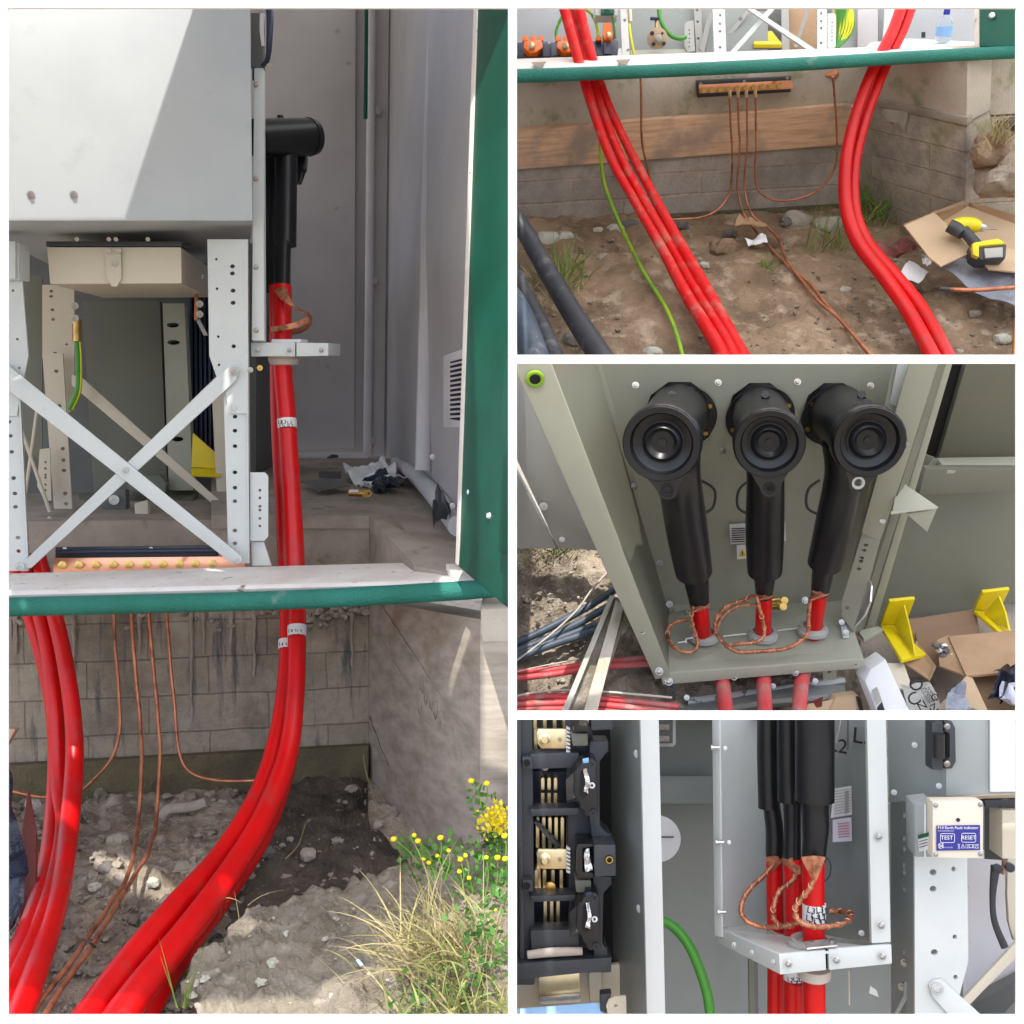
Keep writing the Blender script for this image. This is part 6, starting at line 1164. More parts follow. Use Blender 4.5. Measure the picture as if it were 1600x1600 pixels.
tag(plate('carton_flap', [(1386, 1036, 2.20), (1412, 1036, 2.20), (1426, 1076, 2.14), (1402, 1076, 2.14)], .004, M['beige_paint'], bev=0), 'buff paper flap behind the white carton', 'paper')
cD = T('printed_bag', 'clear grey bag printed with large black letters and rings', 'bag')
crumple('film', [(1408, 1070, 2.12), (1450, 1062, 2.13), (1482, 1125, 2.02), (1420, 1125, 2.03)], .012, M['grey_plastic'], cD, n=22, freq=14, seed=8)
u_ = (P(1420, 1070, 2.1) - P(1440, 1120, 2.02)).normalized()
for s_, x, y, z in (('O', 1432, 1070, .034), ('C', 1428, 1093, .034), ('N', 1441, 1103, .022), ('O', 1461, 1090, .018), ('Z', 1460, 1106, .020), ('O', 1470, 1114, .016), ('N', 1452, 1114, .02)):
    text('letter', s_, P(x, y, 2.045), z, M['ink'], cD, right=Vector((.6, .0, .35)))
for k in range(5): text('small_print', 'STILE', P(1446 + k * 3.2, 1077 + k * 5, 2.07), .008, M['ink'], cD, right=Vector((.8, .0, .2)))
tag(crumple('green_bag', [(1484, 1076, 2.06), (1500, 1070, 2.07), (1530, 1125, 1.99), (1476, 1120, 2.0)], .02, M['bag_grey'], n=18, freq=18, seed=11), 'clear grey green packing film in front of the large box', 'film')
cE = T('cardboard_carton', 'pale cardboard carton with dark slot at the bottom centre', 'box')
plate('face', [(1306, 1090, 2.14), (1340, 1086, 2.14), (1354, 1125, 2.06), (1292, 1125, 2.07)], .03, M['card_pale'], cE, ext=YV, bev=.001)
plate('dark_slot', [(1337, 1087, 2.135), (1344, 1090, 2.13), (1352, 1122, 2.05), (1346, 1122, 2.055)], .002, M['dark_hole'], cE, bev=0, ext=-YV)
tag(plate('paper_sheet', [(1262, 1100, 2.12), (1306, 1092, 2.14), (1300, 1125, 2.08), (1254, 1125, 2.08)], .003, M['card_pale'], bev=0), 'cream paper lying on gravel right of the right red cable', 'paper')
tag(crumple('maroon_scrap', [(1272, 1092, 2.13), (1290, 1090, 2.13), (1288, 1100, 2.11), (1274, 1104, 2.11)], .015, M['maroon'], n=8), 'small maroon scrap on the cream paper', 'scrap')
UPV = Vector((0, 0, 1))
# ================================================================ BOTTOM RIGHT BAY
setbay(4)
# fuse gear on the left
fg = T('fuse_rail', 'black moulded fuse rail with brass bars at the left of the bottom bay', 'fuse gear')
plate('backing', [(770, 1100, 1.98), (1000, 1100, 1.98), (1000, 1540, 1.98), (770, 1540, 1.98)], .02, M['dark_hole'], fg)
plate('side_rail', [(770, 1100, 1.86), (832, 1100, 1.86), (836, 1540, 1.86), (770, 1540, 1.86)], .06, M['black_plastic'], fg, bev=.004)
plate('side_strip', [(806, 1100, 1.845), (814, 1100, 1.845), (820, 1500, 1.845), (812, 1500, 1.845)], .015, M['black_plastic'], fg, bev=.003)
for y in (1192, 1384): 
    b_ = plate('corner_block', [(816, y - 9, 1.835), (831, y - 9, 1.835), (833, y + 9, 1.835), (817, y + 9, 1.835)], .03, M['black_plastic'], fg, bev=.002)
    lathe('socket', P(823, y, 1.834), -Fw, [(0, .006), (.001, .006), (.001, .004), (-.003, .003)], M['dark_hole'], b_, 16)
for y0, y1 in ((1172, 1196), (1258, 1270), (1394, 1404), (1448, 1482)): plate('cross_bar', [(828, y0 + 6, 1.84), (905, y0 + 4, 1.84), (905, y1 + 4, 1.84), (830, y1 + 6, 1.84)], .04, M['black_plastic'], fg, bev=.003)
def fins(x0, x1, y0, y1, n, d=1.90, w_=6):
    for k in range(n):
        x = x0 + (x1 - x0) * k / max(1, n - 1); t_ = 2
        plate('brass_fin', [(x - w_ / 2, y0 + t_, d), (x, y0, d - .004), (x + w_ / 2, y0 + t_, d), (x + w_ / 2, y1 - t_, d), (x, y1, d - .004), (x - w_ / 2, y1 - t_, d)], .03, M['pale_brass'], fg, bev=.001)
fins(836, 882, 1120, 1140, 4); fins(838, 876, 1174, 1200, 4); fins(848, 868, 1214, 1262, 3); fins(840, 898, 1276, 1326, 7); fins(838, 890, 1358, 1392, 5); fins(852, 872, 1402, 1450, 3)
plate('copper_fin', [(833, 1138, 1.91), (840, 1138, 1.91), (840, 1200, 1.91), (834, 1200, 1.91)], .02, M['pale_brass'], fg); plate('copper_fin', [(838, 1330, 1.91), (844, 1330, 1.91), (846, 1392, 1.91), (840, 1392, 1.91)], .02, M['pale_brass'], fg)
plate('diagonal_web', [(832, 1284, 1.87), (838, 1284, 1.87), (876, 1322, 1.87), (870, 1326, 1.87)], .02, M['black_plastic'], fg, bev=.001)
plate('grid_line', [(844, 1237, 1.885), (876, 1237, 1.885), (876, 1239, 1.885), (844, 1239, 1.885)], .01, M['dark_hole'], fg, bev=0)
for y in (1155, 1343):
    tp = plate('terminal_plate', [(841, y - 16, 1.85), (886, y - 16, 1.85), (888, y + 15, 1.85), (846, y + 15, 1.85), (840, y + 8, 1.85), (838, y - 10, 1.85)], .008, M['pale_brass'], fg, bev=.002)
    lathe('stud', P(851, y, 1.849), -Fw, [(0, .011), (.002, .011), (.003, .008), (.004, .0075), (.005, .0055), (.009, .005)], M['pale_brass'], tp, 20); bolt(tp, 875, y + 1, 1.847, 2.6, M['steel'], n=-Fw)
    for k in range(7): plate('tooth', [(885, y - 20 + k * 6, 1.845), (891, y - 17 + k * 6, 1.845), (891, y - 14 + k * 6, 1.845), (885, y - 16 + k * 6, 1.845)], .01, M['label_white'], fg, bev=0)
lathe('lower_stud', P(851, 1197, 1.87), -Fw, [(0, .007), (.006, .007), (.007, .004)], M['steel'], fg, 16)
lathe('lower_stud', P(860, 1385, 1.87), -Fw, [(0, .009), (.006, .009), (.007, .005)], M['brass'], fg, 16)
plate('cable_sleeve', [(828, 1206, 1.95), (905, 1206, 1.95), (905, 1258, 1.95), (828, 1258, 1.95)], .02, M['navy_plastic'], fg, bev=.004)
plate('cable_sleeve', [(834, 1404, 1.95), (905, 1404, 1.95), (905, 1448, 1.95), (834, 1448, 1.95)], .02, M['navy_plastic'], fg, bev=.004)
tube('bottom_brace', [(824, 1492, 1.835, 7), (860, 1488, 1.835, 8), (910, 1486, 1.835, 7)], M['nylon'], fg, flat=.7)
plate('bottom_tray', [(800, 1506, 1.83), (956, 1496, 1.83), (955, 1520, 1.83), (912, 1520, 1.83), (832, 1526, 1.83), (830, 1530, 1.83), (800, 1530, 1.83)], .05, M['black_plastic'], fg, bev=.003)
plate('centre_spine', [(884, 1100, 1.875), (925, 1100, 1.875), (930, 1500, 1.875), (890, 1500, 1.875)], .04, M['black_plastic'], fg, bev=.003)
plate('right_spine', [(921, 1158, 1.84), (951, 1158, 1.84), (951, 1176, 1.84), (934, 1188, 1.84), (934, 1290, 1.84), (940, 1298, 1.84), (954, 1302, 1.84), (955, 1325, 1.84), (926, 1325, 1.84), (921, 1270, 1.84)], .05, M['black_plastic'], fg, bev=.003)
plate('right_spine', [(926, 1370, 1.84), (956, 1370, 1.84), (956, 1384, 1.84), (940, 1394, 1.84), (938, 1475, 1.84), (948, 1480, 1.84), (952, 1500, 1.84), (928, 1500, 1.84)], .05, M['black_plastic'], fg, bev=.003)
# square fuse carriers
for i, (x0, y0) in enumerate(((897, 1090), (902, 1319))):
    sc_ = T('fuse_carrier', ['upper black square fuse carrier cut by the top of the bay', 'lower black square fuse carrier with brass ringed socket'][i], 'fuse carrier', 'black fuse carriers')
    plate('frame', [(x0, y0, 1.80), (x0 + 26, y0, 1.80), (x0 + 26, y0 + 5, 1.80), (x0 + 7, y0 + 5, 1.80), (x0 + 7, y0 + 44, 1.80), (x0 + 25, y0 + 44, 1.80), (x0 + 25, y0 + 53, 1.80), (x0 - 1, y0 + 53, 1.80)], .06, M['black_semi'], sc_, bev=.001)
    plate('block', [(x0 + 26, y0 + 1, 1.79), (x0 + 60, y0 + 1, 1.79), (x0 + 61, y0 + 50, 1.79), (x0 + 27, y0 + 52, 1.79)], .07, M['black_plastic'], sc_, bev=.003)
    lathe('socket', P(x0 + 50, y0 + 24, 1.789), -Fw, [(0, .0075), (.001, .0075), (.002, .0060)], M['dark_hole'], sc_, 18); lathe('brass_ring', P(x0 + 50, y0 + 24, 1.788), -Fw, [(.001, .0062), (.003, .0062), (.003, .0042), (.001, .0040)], M['brass'], sc_, 18)
    plate('clamp', [(x0 - 4, y0 + 56, 1.82), (x0 + 22, y0 + 56, 1.82), (x0 + 22, y0 + 76, 1.82), (x0 - 2, y0 + 76, 1.82)], .04, M['olive_dark'], sc_, bev=.003)
    crumple('foil_contact', [(x0 + 11, y0 + 8, 1.80), (x0 + 19, y0 + 6, 1.80), (x0 + 22, y0 + 40, 1.80), (x0 + 14, y0 + 44, 1.80)], .01, M['chrome_foil'], sc_, n=10, freq=40, seed=i)
for i, (x0, y0) in enumerate(((888, 1186), (892, 1395))):
    sc_ = T('fuse_holder', ['upper black lobed fuse holder with a silver contact and round eyes', 'lower black lobed fuse holder above the bottom tray'][i], 'fuse holder', 'black lobed fuse holders')
    sh_ = [(23, 8), (24, 0), (39, 0), (44, 5), (47, 85), (43, 90), (28, 90), (24, 84), (23, 74), (14, 66), (8, 56), (9, 22), (14, 14)]
    plate('face', [(x0 + a, y0 + b, 1.79) for a, b in sh_], .05, M['black_semi'], sc_, bev=.003)
    plate('side_case', [(x0 - 4, y0 + 32, 1.84), (x0 + 9, y0 + 20, 1.80), (x0 + 9, y0 + 60, 1.80), (x0 - 3, y0 + 66, 1.84)], .02, M['zinc'], sc_, bev=.001)
    plate('recess', [(x0 + 19, y0 + 20, 1.788), (x0 + 27, y0 + 16, 1.788), (x0 + 29, y0 + 58, 1.788), (x0 + 23, y0 + 62, 1.788), (x0 + 17, y0 + 56, 1.788)], .002, M['dark_hole'], sc_, ext=Fw, bev=0)
    crumple('foil_contact', [(x0 + 24, y0 + 15, 1.782), (x0 + 30, y0 + 15, 1.782), (x0 + 32, y0 + 55, 1.782), (x0 + 25, y0 + 53, 1.782)], .008, M['chrome_foil'], sc_, n=10, freq=40, seed=i + 3)
    for a, b in ((37, 8), (39, 84)): lathe('eye', P(x0 + a, y0 + b, 1.787), -Fw, [(0, .0052), (.001, .0052), (.001, .0042), (0, .004)], M['black_plastic'], sc_, 18)
    lathe('indicator', P(x0 + 37, y0 + 41, 1.787), -Fw, [(0, .005), (.0015, .005), (.002, .003)], M['label_white'], sc_, 14); lathe('indicator_dot', P(x0 + 37, y0 + 41, 1.784), -Fw, [(0, .002), (.0015, .002)], M['ink'], sc_, 10)
    plate('blue_tab', [(x0 + 22, y0 + 0, 1.786), (x0 + 32, y0 - 2, 1.786), (x0 + 32, y0 + 6, 1.786), (x0 + 23, y0 + 7, 1.786)], .004, M['pale_blue'] if i == 0 else M['navy_plastic'], sc_)
cz = T('cable_gland_plate', 'brushed metal plate with shiny brass panel under the fuse rail', 'plate')
plate('plate', [(770, 1520, 1.93), (990, 1505, 1.93), (990, 1600, 1.93), (770, 1600, 1.93)], .01, M['beige_paint'], cz)
plate('brass_panel', [(841, 1524, 1.90), (906, 1520, 1.90), (907, 1556, 1.90), (842, 1560, 1.90)], .01, M['pale_brass'], cz, bev=.002)
plate('lower_edge', [(842, 1560, 1.89), (907, 1555, 1.89), (908, 1566, 1.89), (843, 1570, 1.89)], .01, M['zinc'], cz)
plate('side_bracket', [(920, 1520, 1.90), (940, 1518, 1.90), (940, 1562, 1.90), (922, 1566, 1.90)], .02, M['beige_paint'], cz)
tag(plate('blue_tray', [(770, 1578, 1.84), (942, 1565, 1.84), (944, 1640, 1.80), (770, 1640, 1.80)], .01, M['pale_blue'], bev=.003), 'light blue plastic tray at the bottom left corner of the bay', 'tray')
tb = T('steel_tab', 'rounded steel tab with a hole and black clip near the blue tray', 'tab')
plate('tab', [(960, 1557, 1.82), (978, 1556, 1.82), (979, 1587, 1.82), (960, 1588, 1.82), (950, 1583, 1.82), (947, 1572, 1.82), (951, 1562, 1.82)], .004, M['beige_paint'], tb, holes=[(962, 1571, 3, 3)])
plate('clip', [(938, 1554, 1.83), (956, 1552, 1.83), (950, 1566, 1.83), (948, 1584, 1.83), (938, 1580, 1.83)], .02, M['black_plastic'], tb)
# grey divider wall and white edge
dw = T('divider_panel', 'dull grey metal side panel with a cream front edge', 'panel')
plate('panel', [(940, 1100, 2.05), (1003, 1100, 1.75), (1012, 1640, 1.75), (945, 1640, 2.05)], .006, M['grey_green'], dw, ext=Vector((1, 0, 0)), bev=0)
plate('edge', [(1000, 1100, 1.745), (1029, 1100, 1.745), (1041, 1640, 1.745), (1012, 1640, 1.745)], .02, M['white_paint'], dw, bev=.002)
for x, y in ((994, 1178), (998, 1420)): lathe('rivet', P(x, y, 1.79), Vector((-1, -.5, 0)), [(0, .007), (.001, .006), (.0015, .002)], M['galv_paint'], dw, 14)
# mid background
mb = T('grey_backdrop', 'grey green rear panel with a horizontal fold behind the cable box', 'panel')
plate('upper', [(1020, 1100, 2.3), (1130, 1100, 2.3), (1130, 1258, 2.3), (1020, 1258, 2.3)], .01, M['grey_green'], mb, bev=0)
plate('fold', [(1020, 1212, 2.27), (1130, 1212, 2.27), (1130, 1256, 2.25), (1020, 1256, 2.25)], .02, M['grey_green'], mb, bev=.003)
plate('lower', [(1020, 1256, 2.34), (1660, 1256, 2.34), (1660, 1640, 2.34), (1020, 1640, 2.34)], .01, M['grey_green'], mb, bev=0)
wc = T('round_dial', 'white round disc with a short dark line, half hidden by the cream edge', 'dial')
lathe('disc', P(1027, 1310, 2.1), -Fw, [(0, 36 * 2.1 / F), (.006, 36 * 2.1 / F), (.007, 35 * 2.1 / F)], M['paper'], wc, 48)
plate('pointer', [(1030, 1307, 2.088), (1053, 1307, 2.088), (1053, 1309, 2.088), (1030, 1309, 2.088)], .001, M['ink'], wc, bev=0, ext=Fw)
lv = T('louvre_window', 'small framed window with grey slats at the top of the bay', 'vent')
plate('frame', [(1024, 1100, 2.15), (1056, 1100, 2.15), (1056, 1162, 2.15), (1052, 1167, 2.15), (1024, 1167, 2.15)], .01, M['white_paint'], lv, bev=.002)
plate('dark_inside', [(1024, 1100, 2.138), (1051, 1100, 2.138), (1051, 1161, 2.138), (1024, 1161, 2.138)], .002, M['tank_grey'], lv, bev=0, ext=-Fw)
for y in (1132, 1150): plate('slat', [(1026, y, 2.13), (1046, y, 2.13), (1046, y + 9, 2.13), (1026, y + 9, 2.13)], .004, M['stone'], lv, bev=.001)
tag(tube('earth_wire', [(1030, 1438, 1.98, 8), (1050, 1446, 1.98, 8), (1075, 1475, 1.97, 8), (1095, 1520, 1.96, 8), (1108, 1570, 1.95, 8), (1112, 1640, 1.94, 8)], M['earth_plain'], seg=16), 'thick green earth cable arching down behind the cream edge', 'wire')
# cable box
c4 = T('cable_box', 'light grey steel cable termination box with bolted shelf', 'cable box')
plate('left_side', [(1112, 1100, 1.92), (1124, 1100, 1.91), (1128, 1465, 1.90), (1116, 1462, 1.92)], .004, M['galv_paint'], c4)
plate('left_back', [(1122, 1100, 1.92), (1205, 1100, 2.10), (1205, 1450, 2.10), (1128, 1450, 1.92)], .006, M['galv_paint'], c4, bev=0)
plate('back_plate', [(1190, 1100, 2.11), (1360, 1100, 1.98), (1365, 1475, 1.92), (1190, 1450, 2.10)], .006, M['grey_green'], c4, bev=0)
plate('right_flange', [(1354, 1100, 1.78), (1384, 1100, 1.78), (1392, 1472, 1.76), (1362, 1474, 1.76)], .006, M['galv_paint'], c4, bev=.001)
plate('right_inner', [(1354, 1100, 1.785), (1356, 1100, 1.96), (1364, 1474, 1.92), (1362, 1474, 1.765)], .003, M['grey_green'], c4, bev=0)
plate('shelf_top', [(1124, 1447, 1.93), (1215, 1447, 2.10), (1362, 1474, 1.90), (1392, 1478, 1.76), (1216, 1492, 1.72)], .004, M['galv_paint'], c4, bev=0)
plate('shelf_left_lip', [(1121, 1450, 1.925), (1216, 1491, 1.718), (1218, 1522, 1.718), (1123, 1474, 1.925)], .006, M['galv_paint'], c4, bev=.001)
plate('shelf_front_lip', [(1217, 1491, 1.716), (1290, 1484, 1.735), (1291, 1516, 1.735), (1219, 1523, 1.716)], .006, M['galv_paint'], c4, bev=.0015)
plate('shelf_front_lip', [(1295, 1483, 1.736), (1393, 1476, 1.758), (1394, 1506, 1.758), (1296, 1516, 1.736)], .006, M['galv_paint'], c4, bev=.0015)
plate('lip_gap', [(1288, 1486, 1.745), (1298, 1486, 1.745), (1298, 1514, 1.745), (1288, 1514, 1.745)], .01, M['dark_hole'], c4)
for x, y, d in ((1232, 1506, 1.712), (1307, 1500, 1.728), (1379, 1494, 1.748), (1373, 1307, 1.765), (1377, 1446, 1.752), (1148, 1477, 1.86), (1176, 1489, 1.80), (1209, 1504, 1.73)): screw(c4, x, y, d, 5 if x > 1230 else 3.6)
for x, y in ((1117, 1168), (1124, 1316), (1127, 1425)): lathe('side_stud', P(x, y, 1.90), Vector((-1, 0, 0)), [(-.008, .003), (.004, .003), (.004, .005), (.007, .005)], M['zinc'], c4, 12)
for x, y in ((1133, 1169), (1139, 1316)): lathe('rivet', P(x, y, 1.915), -Fw, [(0, .0042), (.002, .0035), (.003, .001)], M['paper'], c4, 12)
lb4 = T('rating_label', 'printed rating table label on the back plate right of the boots', 'label')
plate('card', [(1303, 1232, 1.945), (1330, 1228, 1.93), (1331, 1273, 1.925), (1298, 1278, 1.94)], .002, M['label_white'], lb4, bev=0)
for k in range(9): plate('print_line', [(1304, 1236 + k * 4.4, 1.934), (1329, 1232 + k * 4.4, 1.918), (1329, 1233 + k * 4.4, 1.918), (1304, 1237.2 + k * 4.4, 1.934)], .001, M['grey_plastic'], lb4, bev=0)
for x in (1311, 1320): plate('print_line', [(x, 1236, 1.927), (x + 6, 1235, 1.924), (x + 6, 1270, 1.924), (x, 1272, 1.927)], .0006, M['grey_plastic'], lb4, bev=0) if x == 1320 else None
lb5 = T('warning_label', 'pale pink printed label below the rating table label', 'label')
plate('card', [(1301, 1281, 1.935), (1330, 1277, 1.92), (1331, 1314, 1.92), (1301, 1316, 1.93)], .002, M['lilac_white'], lb5, bev=0)
plate('yellow_mark', [(1303, 1299, 1.934), (1307, 1299, 1.930), (1307, 1308, 1.930), (1303, 1308, 1.934)], .001, M['yellow_paint'], lb5, bev=0)
for k in range(6): plate('print_line', [(1309, 1287 + k * 4.2, 1.928), (1327, 1285 + k * 4.2, 1.918), (1327, 1285.9 + k * 4.2, 1.918), (1309, 1287.9 + k * 4.2, 1.928)], .001, M['red_dusty'], lb5, bev=0)
for s_, x, y in (('L2', 1309, 1166), ('L3', 1349, 1152)):
    t4 = T('phase_letters', 'black stencilled ' + s_ + ' on the box back plate' , 'lettering'); text('letters', s_, P(x, y, 1.965), .040 if s_ == 'L3' else .036, M['ink'], t4, right=Vector((.8, -.5, 0)), th=.001)
# shelf fittings
for i, (x, y, d, r) in enumerate(((1268, 1476, 1.79, .034), (1228, 1462, 1.92, .030))):
    g_ = T('gland_collar', ['front grey round gland collar on the shelf of the light box', 'rear grey gland collar half hidden by the braid'][i], 'gland')
    lathe('collar', P(x, y, d), Vector((0, .18, 1)), [(-.004, r * 1.12), (.004, r * 1.12), (.006, r), (.010, r * .98), (.010, r * .80), (.002, r * .78)], M['grey_plastic'], g_, 36)
lathe('nut_below', P(1272, 1520, 1.79), Vector((0, 0, -1)), [(-.012, .027), (.004, .027), (.007, .024)], M['nylon'], c4, 28)
kp = T('clamp_strip', 'small steel strip with two bolts in front of the gland', 'strip')
plate('strip', [(1261, 1481, 1.725), (1309, 1476, 1.735), (1309, 1479, 1.733), (1261, 1484, 1.723)], .02, M['zinc'], kp, ext=YV)
for x, y in ((1268, 1475), (1299, 1472)): lathe('bolt_head', P(x, y + 3, 1.745), Vector((0, 0, 1)), [(0, .0055), (.003, .0055), (.003, .004), (.008, .0038)], M['steel'], kp, 8)
bolt(c4, 1346, 1458, 1.86, 4)
# boots, cables, braids
B4 = [('left', [(1200, 1100, 1.93, 17), (1200, 1180, 1.93, 17), (1202, 1262, 1.93, 17)], [(1206, 1260, 1.93, 13), (1210, 1300, 1.93, 14), (1210, 1345, 1.93, 13)], [(1210, 1338, 1.93, 13), (1211, 1420, 1.93, 13), (1212, 1470, 1.93, 13), (1212, 1640, 1.93, 13)]),
      ('middle', [(1232, 1100, 1.88, 18), (1232, 1180, 1.88, 18), (1233, 1252, 1.88, 18)], [(1238, 1250, 1.88, 14), (1238, 1300, 1.88, 13), (1238, 1347, 1.88, 14)], [(1239, 1340, 1.88, 14), (1240, 1420, 1.88, 14), (1240, 1470, 1.88, 14), (1240, 1640, 1.88, 15)]),
      ('right', [(1273, 1100, 1.80, 30), (1273, 1180, 1.80, 30), (1273, 1251, 1.80, 30)], [(1273, 1248, 1.80, 22), (1274, 1300, 1.80, 20), (1271, 1343, 1.80, 18)], [(1271, 1336, 1.80, 17), (1271, 1420, 1.80, 17), (1272, 1500, 1.80, 17), (1273, 1640, 1.80, 17)])]
for nm, bt_, nk, cb_ in B4:
    e = T('cable_termination', nm + ' black cable boot hanging from the top of the light box', 'cable connector', 'black boots in the light box')
    tube('boot', bt_, M['black_boot'], e, seg=32, k=4); tube('boot_neck', nk, M['black_boot'], e, seg=28, wob=.0012)
    c_ = T('red_cable', nm + ' red cable under its black boot passing through the bolted shelf', 'cable', 'red cables in the light box')
    tube('sheath', cb_, M['red_cable'], c_, seg=28, k=4)
    if nm == 'right':
        tube('marker_sleeve', [(1272, 1411, 1.80, 18.2), (1272, 1438, 1.80, 18.2)], M['label_white'], c_, seg=28, k=1)
        rd = random.Random(1)
        for j, (dx, dy) in enumerate(((-9, 3), (4, 1), (13, 6), (-3, 10), (8, 13), (-11, 16), (1, 20), (11, 23), (-7, 25))):
            th_ = dx / 18.2; o_ = P(1272, 1412 + dy, 1.80) + Vector((math.sin(th_), -math.cos(th_), 0)) * (18.9 * 1.8 / F)
            text('marker_text', 'L3', o_, .0145, M['ink'], c_, right=Vector((math.cos(th_), math.sin(th_), rd.uniform(-.1, .1))), th=.0003)
    if nm == 'middle':
        tube('marker_sleeve', [(1240, 1510, 1.88, 15.4), (1240, 1530, 1.88, 15.4)], M['label_white'], c_, seg=28, k=1)
        for dx, dy in ((-9, 14), (0, 12), (9, 13), (-3, 18), (6, 19)):
            th_ = dx / 15.4; o_ = P(1240, 1510 + dy, 1.88) + Vector((math.sin(th_), -math.cos(th_), 0)) * (15.5 * 1.88 / F)
            text('marker_text', 'L2', o_, .011, M['ink'], c_, right=Vector((math.cos(th_), math.sin(th_), 0)), th=.0003)
b_ = braid('leftmost copper braid bowing out left over the shelf', [(1208, 1352, 1.90), (1192, 1370, 1.89), (1175, 1385, 1.88), (1162, 1404, 1.87), (1158, 1425, 1.86), (1168, 1440, 1.85), (1190, 1448, 1.84), (1215, 1448, 1.82), (1240, 1446, 1.80)], 3.4, mat='copper_wire'); fan(b_, 1210, 1342, 1.91, 13, 1208, 1358, 1.898, col='copper_wire')
b_ = braid('middle copper braid curving down to the shelf', [(1248, 1358, 1.86), (1236, 1378, 1.85), (1218, 1392, 1.84), (1210, 1412, 1.83), (1208, 1432, 1.83), (1220, 1446, 1.81), (1246, 1442, 1.79)], 3.2); fan(b_, 1238, 1345, 1.865, 14, 1248, 1366, 1.85)
b_ = braid('right copper braid starting at the front red cable', [(1272, 1374, 1.755), (1262, 1392, 1.755), (1248, 1408, 1.76), (1242, 1424, 1.76), (1250, 1440, 1.755), (1275, 1448, 1.75), (1305, 1446, 1.76), (1326, 1438, 1.78), (1330, 1428, 1.81), (1312, 1424, 1.84), (1296, 1424, 1.85)], 3.4); fan(b_, 1271, 1342, 1.755, 18, 1273, 1376, 1.757, 26)
tag(tube('drain_wire', [(1292, 1340, 1.84, 1.2), (1298, 1352, 1.84, 1.2), (1296, 1368, 1.84, 1.2), (1288, 1378, 1.84, 1.2)], M['black_plastic'], seg=8), 'thin black wire loop right of the front boot neck', 'wire')
tag(tube('hanging_wires', [(1318, 1100, 1.9, 1), (1312, 1135, 1.9, .8), (1306, 1160, 1.9, .7)], M['nylon'], seg=6), 'thin pale wire hanging at the top right of the boots', 'wire')
tag(plate('dark_strap', [(1324, 1118, 1.93), (1327, 1118, 1.93), (1326, 1172, 1.93), (1324, 1172, 1.93)], .003, M['tank_grey'], bev=0), 'narrow dark strap between the two stencilled letters', 'strap')
tag(tube('hanging_stick', [(1326, 1516, 1.84, 1.6), (1327, 1570, 1.84, 1.4)], M['nylon'], seg=6, k=1), 'thin pale stick hanging under the shelf', 'stick')
tag(plate('tape_scrap', [(1360, 1541, 1.95), (1370, 1548, 1.95), (1373, 1558, 1.95), (1358, 1552, 1.95)], .002, M['label_white'], bev=0), 'small white tape scrap on the rear wall under the shelf', 'scrap')
for x0, x1, m_ in ((1170, 1178, 'olive_dark'), (1178, 1184, 'tank_grey')): tag(plate('dark_slot', [(x0, 1500, 2.2), (x1, 1500, 2.2), (x1 + 2, 1640, 2.2), (x0 + 2, 1640, 2.2)], .01, M[m_], bev=0), ('left' if x0 == 1170 else 'right') + ' dark vertical strip behind the red cables below the shelf', 'strip')
# cabinet on the right
c5 = T('switchgear_cabinet', 'grey cabinet with black hinge, sunlight painted onto its right door', 'cabinet')
plate('side_panel', [(1386, 1100, 1.88), (1476, 1100, 1.76), (1476, 1246, 1.76), (1389, 1254, 1.88)], .004, M['cabinet_grey'], c5, bev=0)
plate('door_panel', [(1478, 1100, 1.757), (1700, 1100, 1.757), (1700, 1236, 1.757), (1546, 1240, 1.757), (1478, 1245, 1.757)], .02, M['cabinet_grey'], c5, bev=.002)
plate('painted_sun_patch', [(1547, 1100, 1.750), (1700, 1100, 1.750), (1700, 1236, 1.750), (1547, 1238, 1.750)], .006, M['white_paint'], c5, bev=.002)  # pale sheet over the grey door, sunlight put into its colour
for x, y in ((1429, 1164), (1467, 1228), (1397, 1238)): bolt(c5, x, y, 1.87 - (x - 1386) * .0013 - .012, 4, hexa=False)
plate('bottom_fold', [(1478, 1246, 1.76), (1700, 1236, 1.76), (1700, 1246, 1.82), (1490, 1250, 1.82)], .004, M['beige_paint'], c5, bev=0)
hg = T('door_hinge', 'black plastic hinge with two steel screws on the grey cabinet', 'hinge')
plate('left_leaf', [(1456, 1129, 1.735), (1474, 1127, 1.735), (1474, 1204, 1.735), (1456, 1203, 1.735)], .03, M['black_plastic'], hg, bev=.003)
plate('right_leaf', [(1476, 1127, 1.735), (1488, 1127, 1.735), (1493, 1138, 1.735), (1494, 1190, 1.735), (1488, 1201, 1.735), (1476, 1202, 1.735), (1476, 1188, 1.735), (1486, 1184, 1.735), (1486, 1145, 1.735), (1476, 1144, 1.735)], .025, M['black_plastic'], hg, bev=.002)
tube('barrel', [(1467, 1146, 1.725, 9), (1467, 1184, 1.725, 9)], M['black_semi'], hg, k=1, seg=20)
for y in (1135, 1193): lathe('screw', P(1479, y, 1.722), -Fw, [(0, .0055), (.003, .005), (.005, .003)], M['steel'], hg, 16)
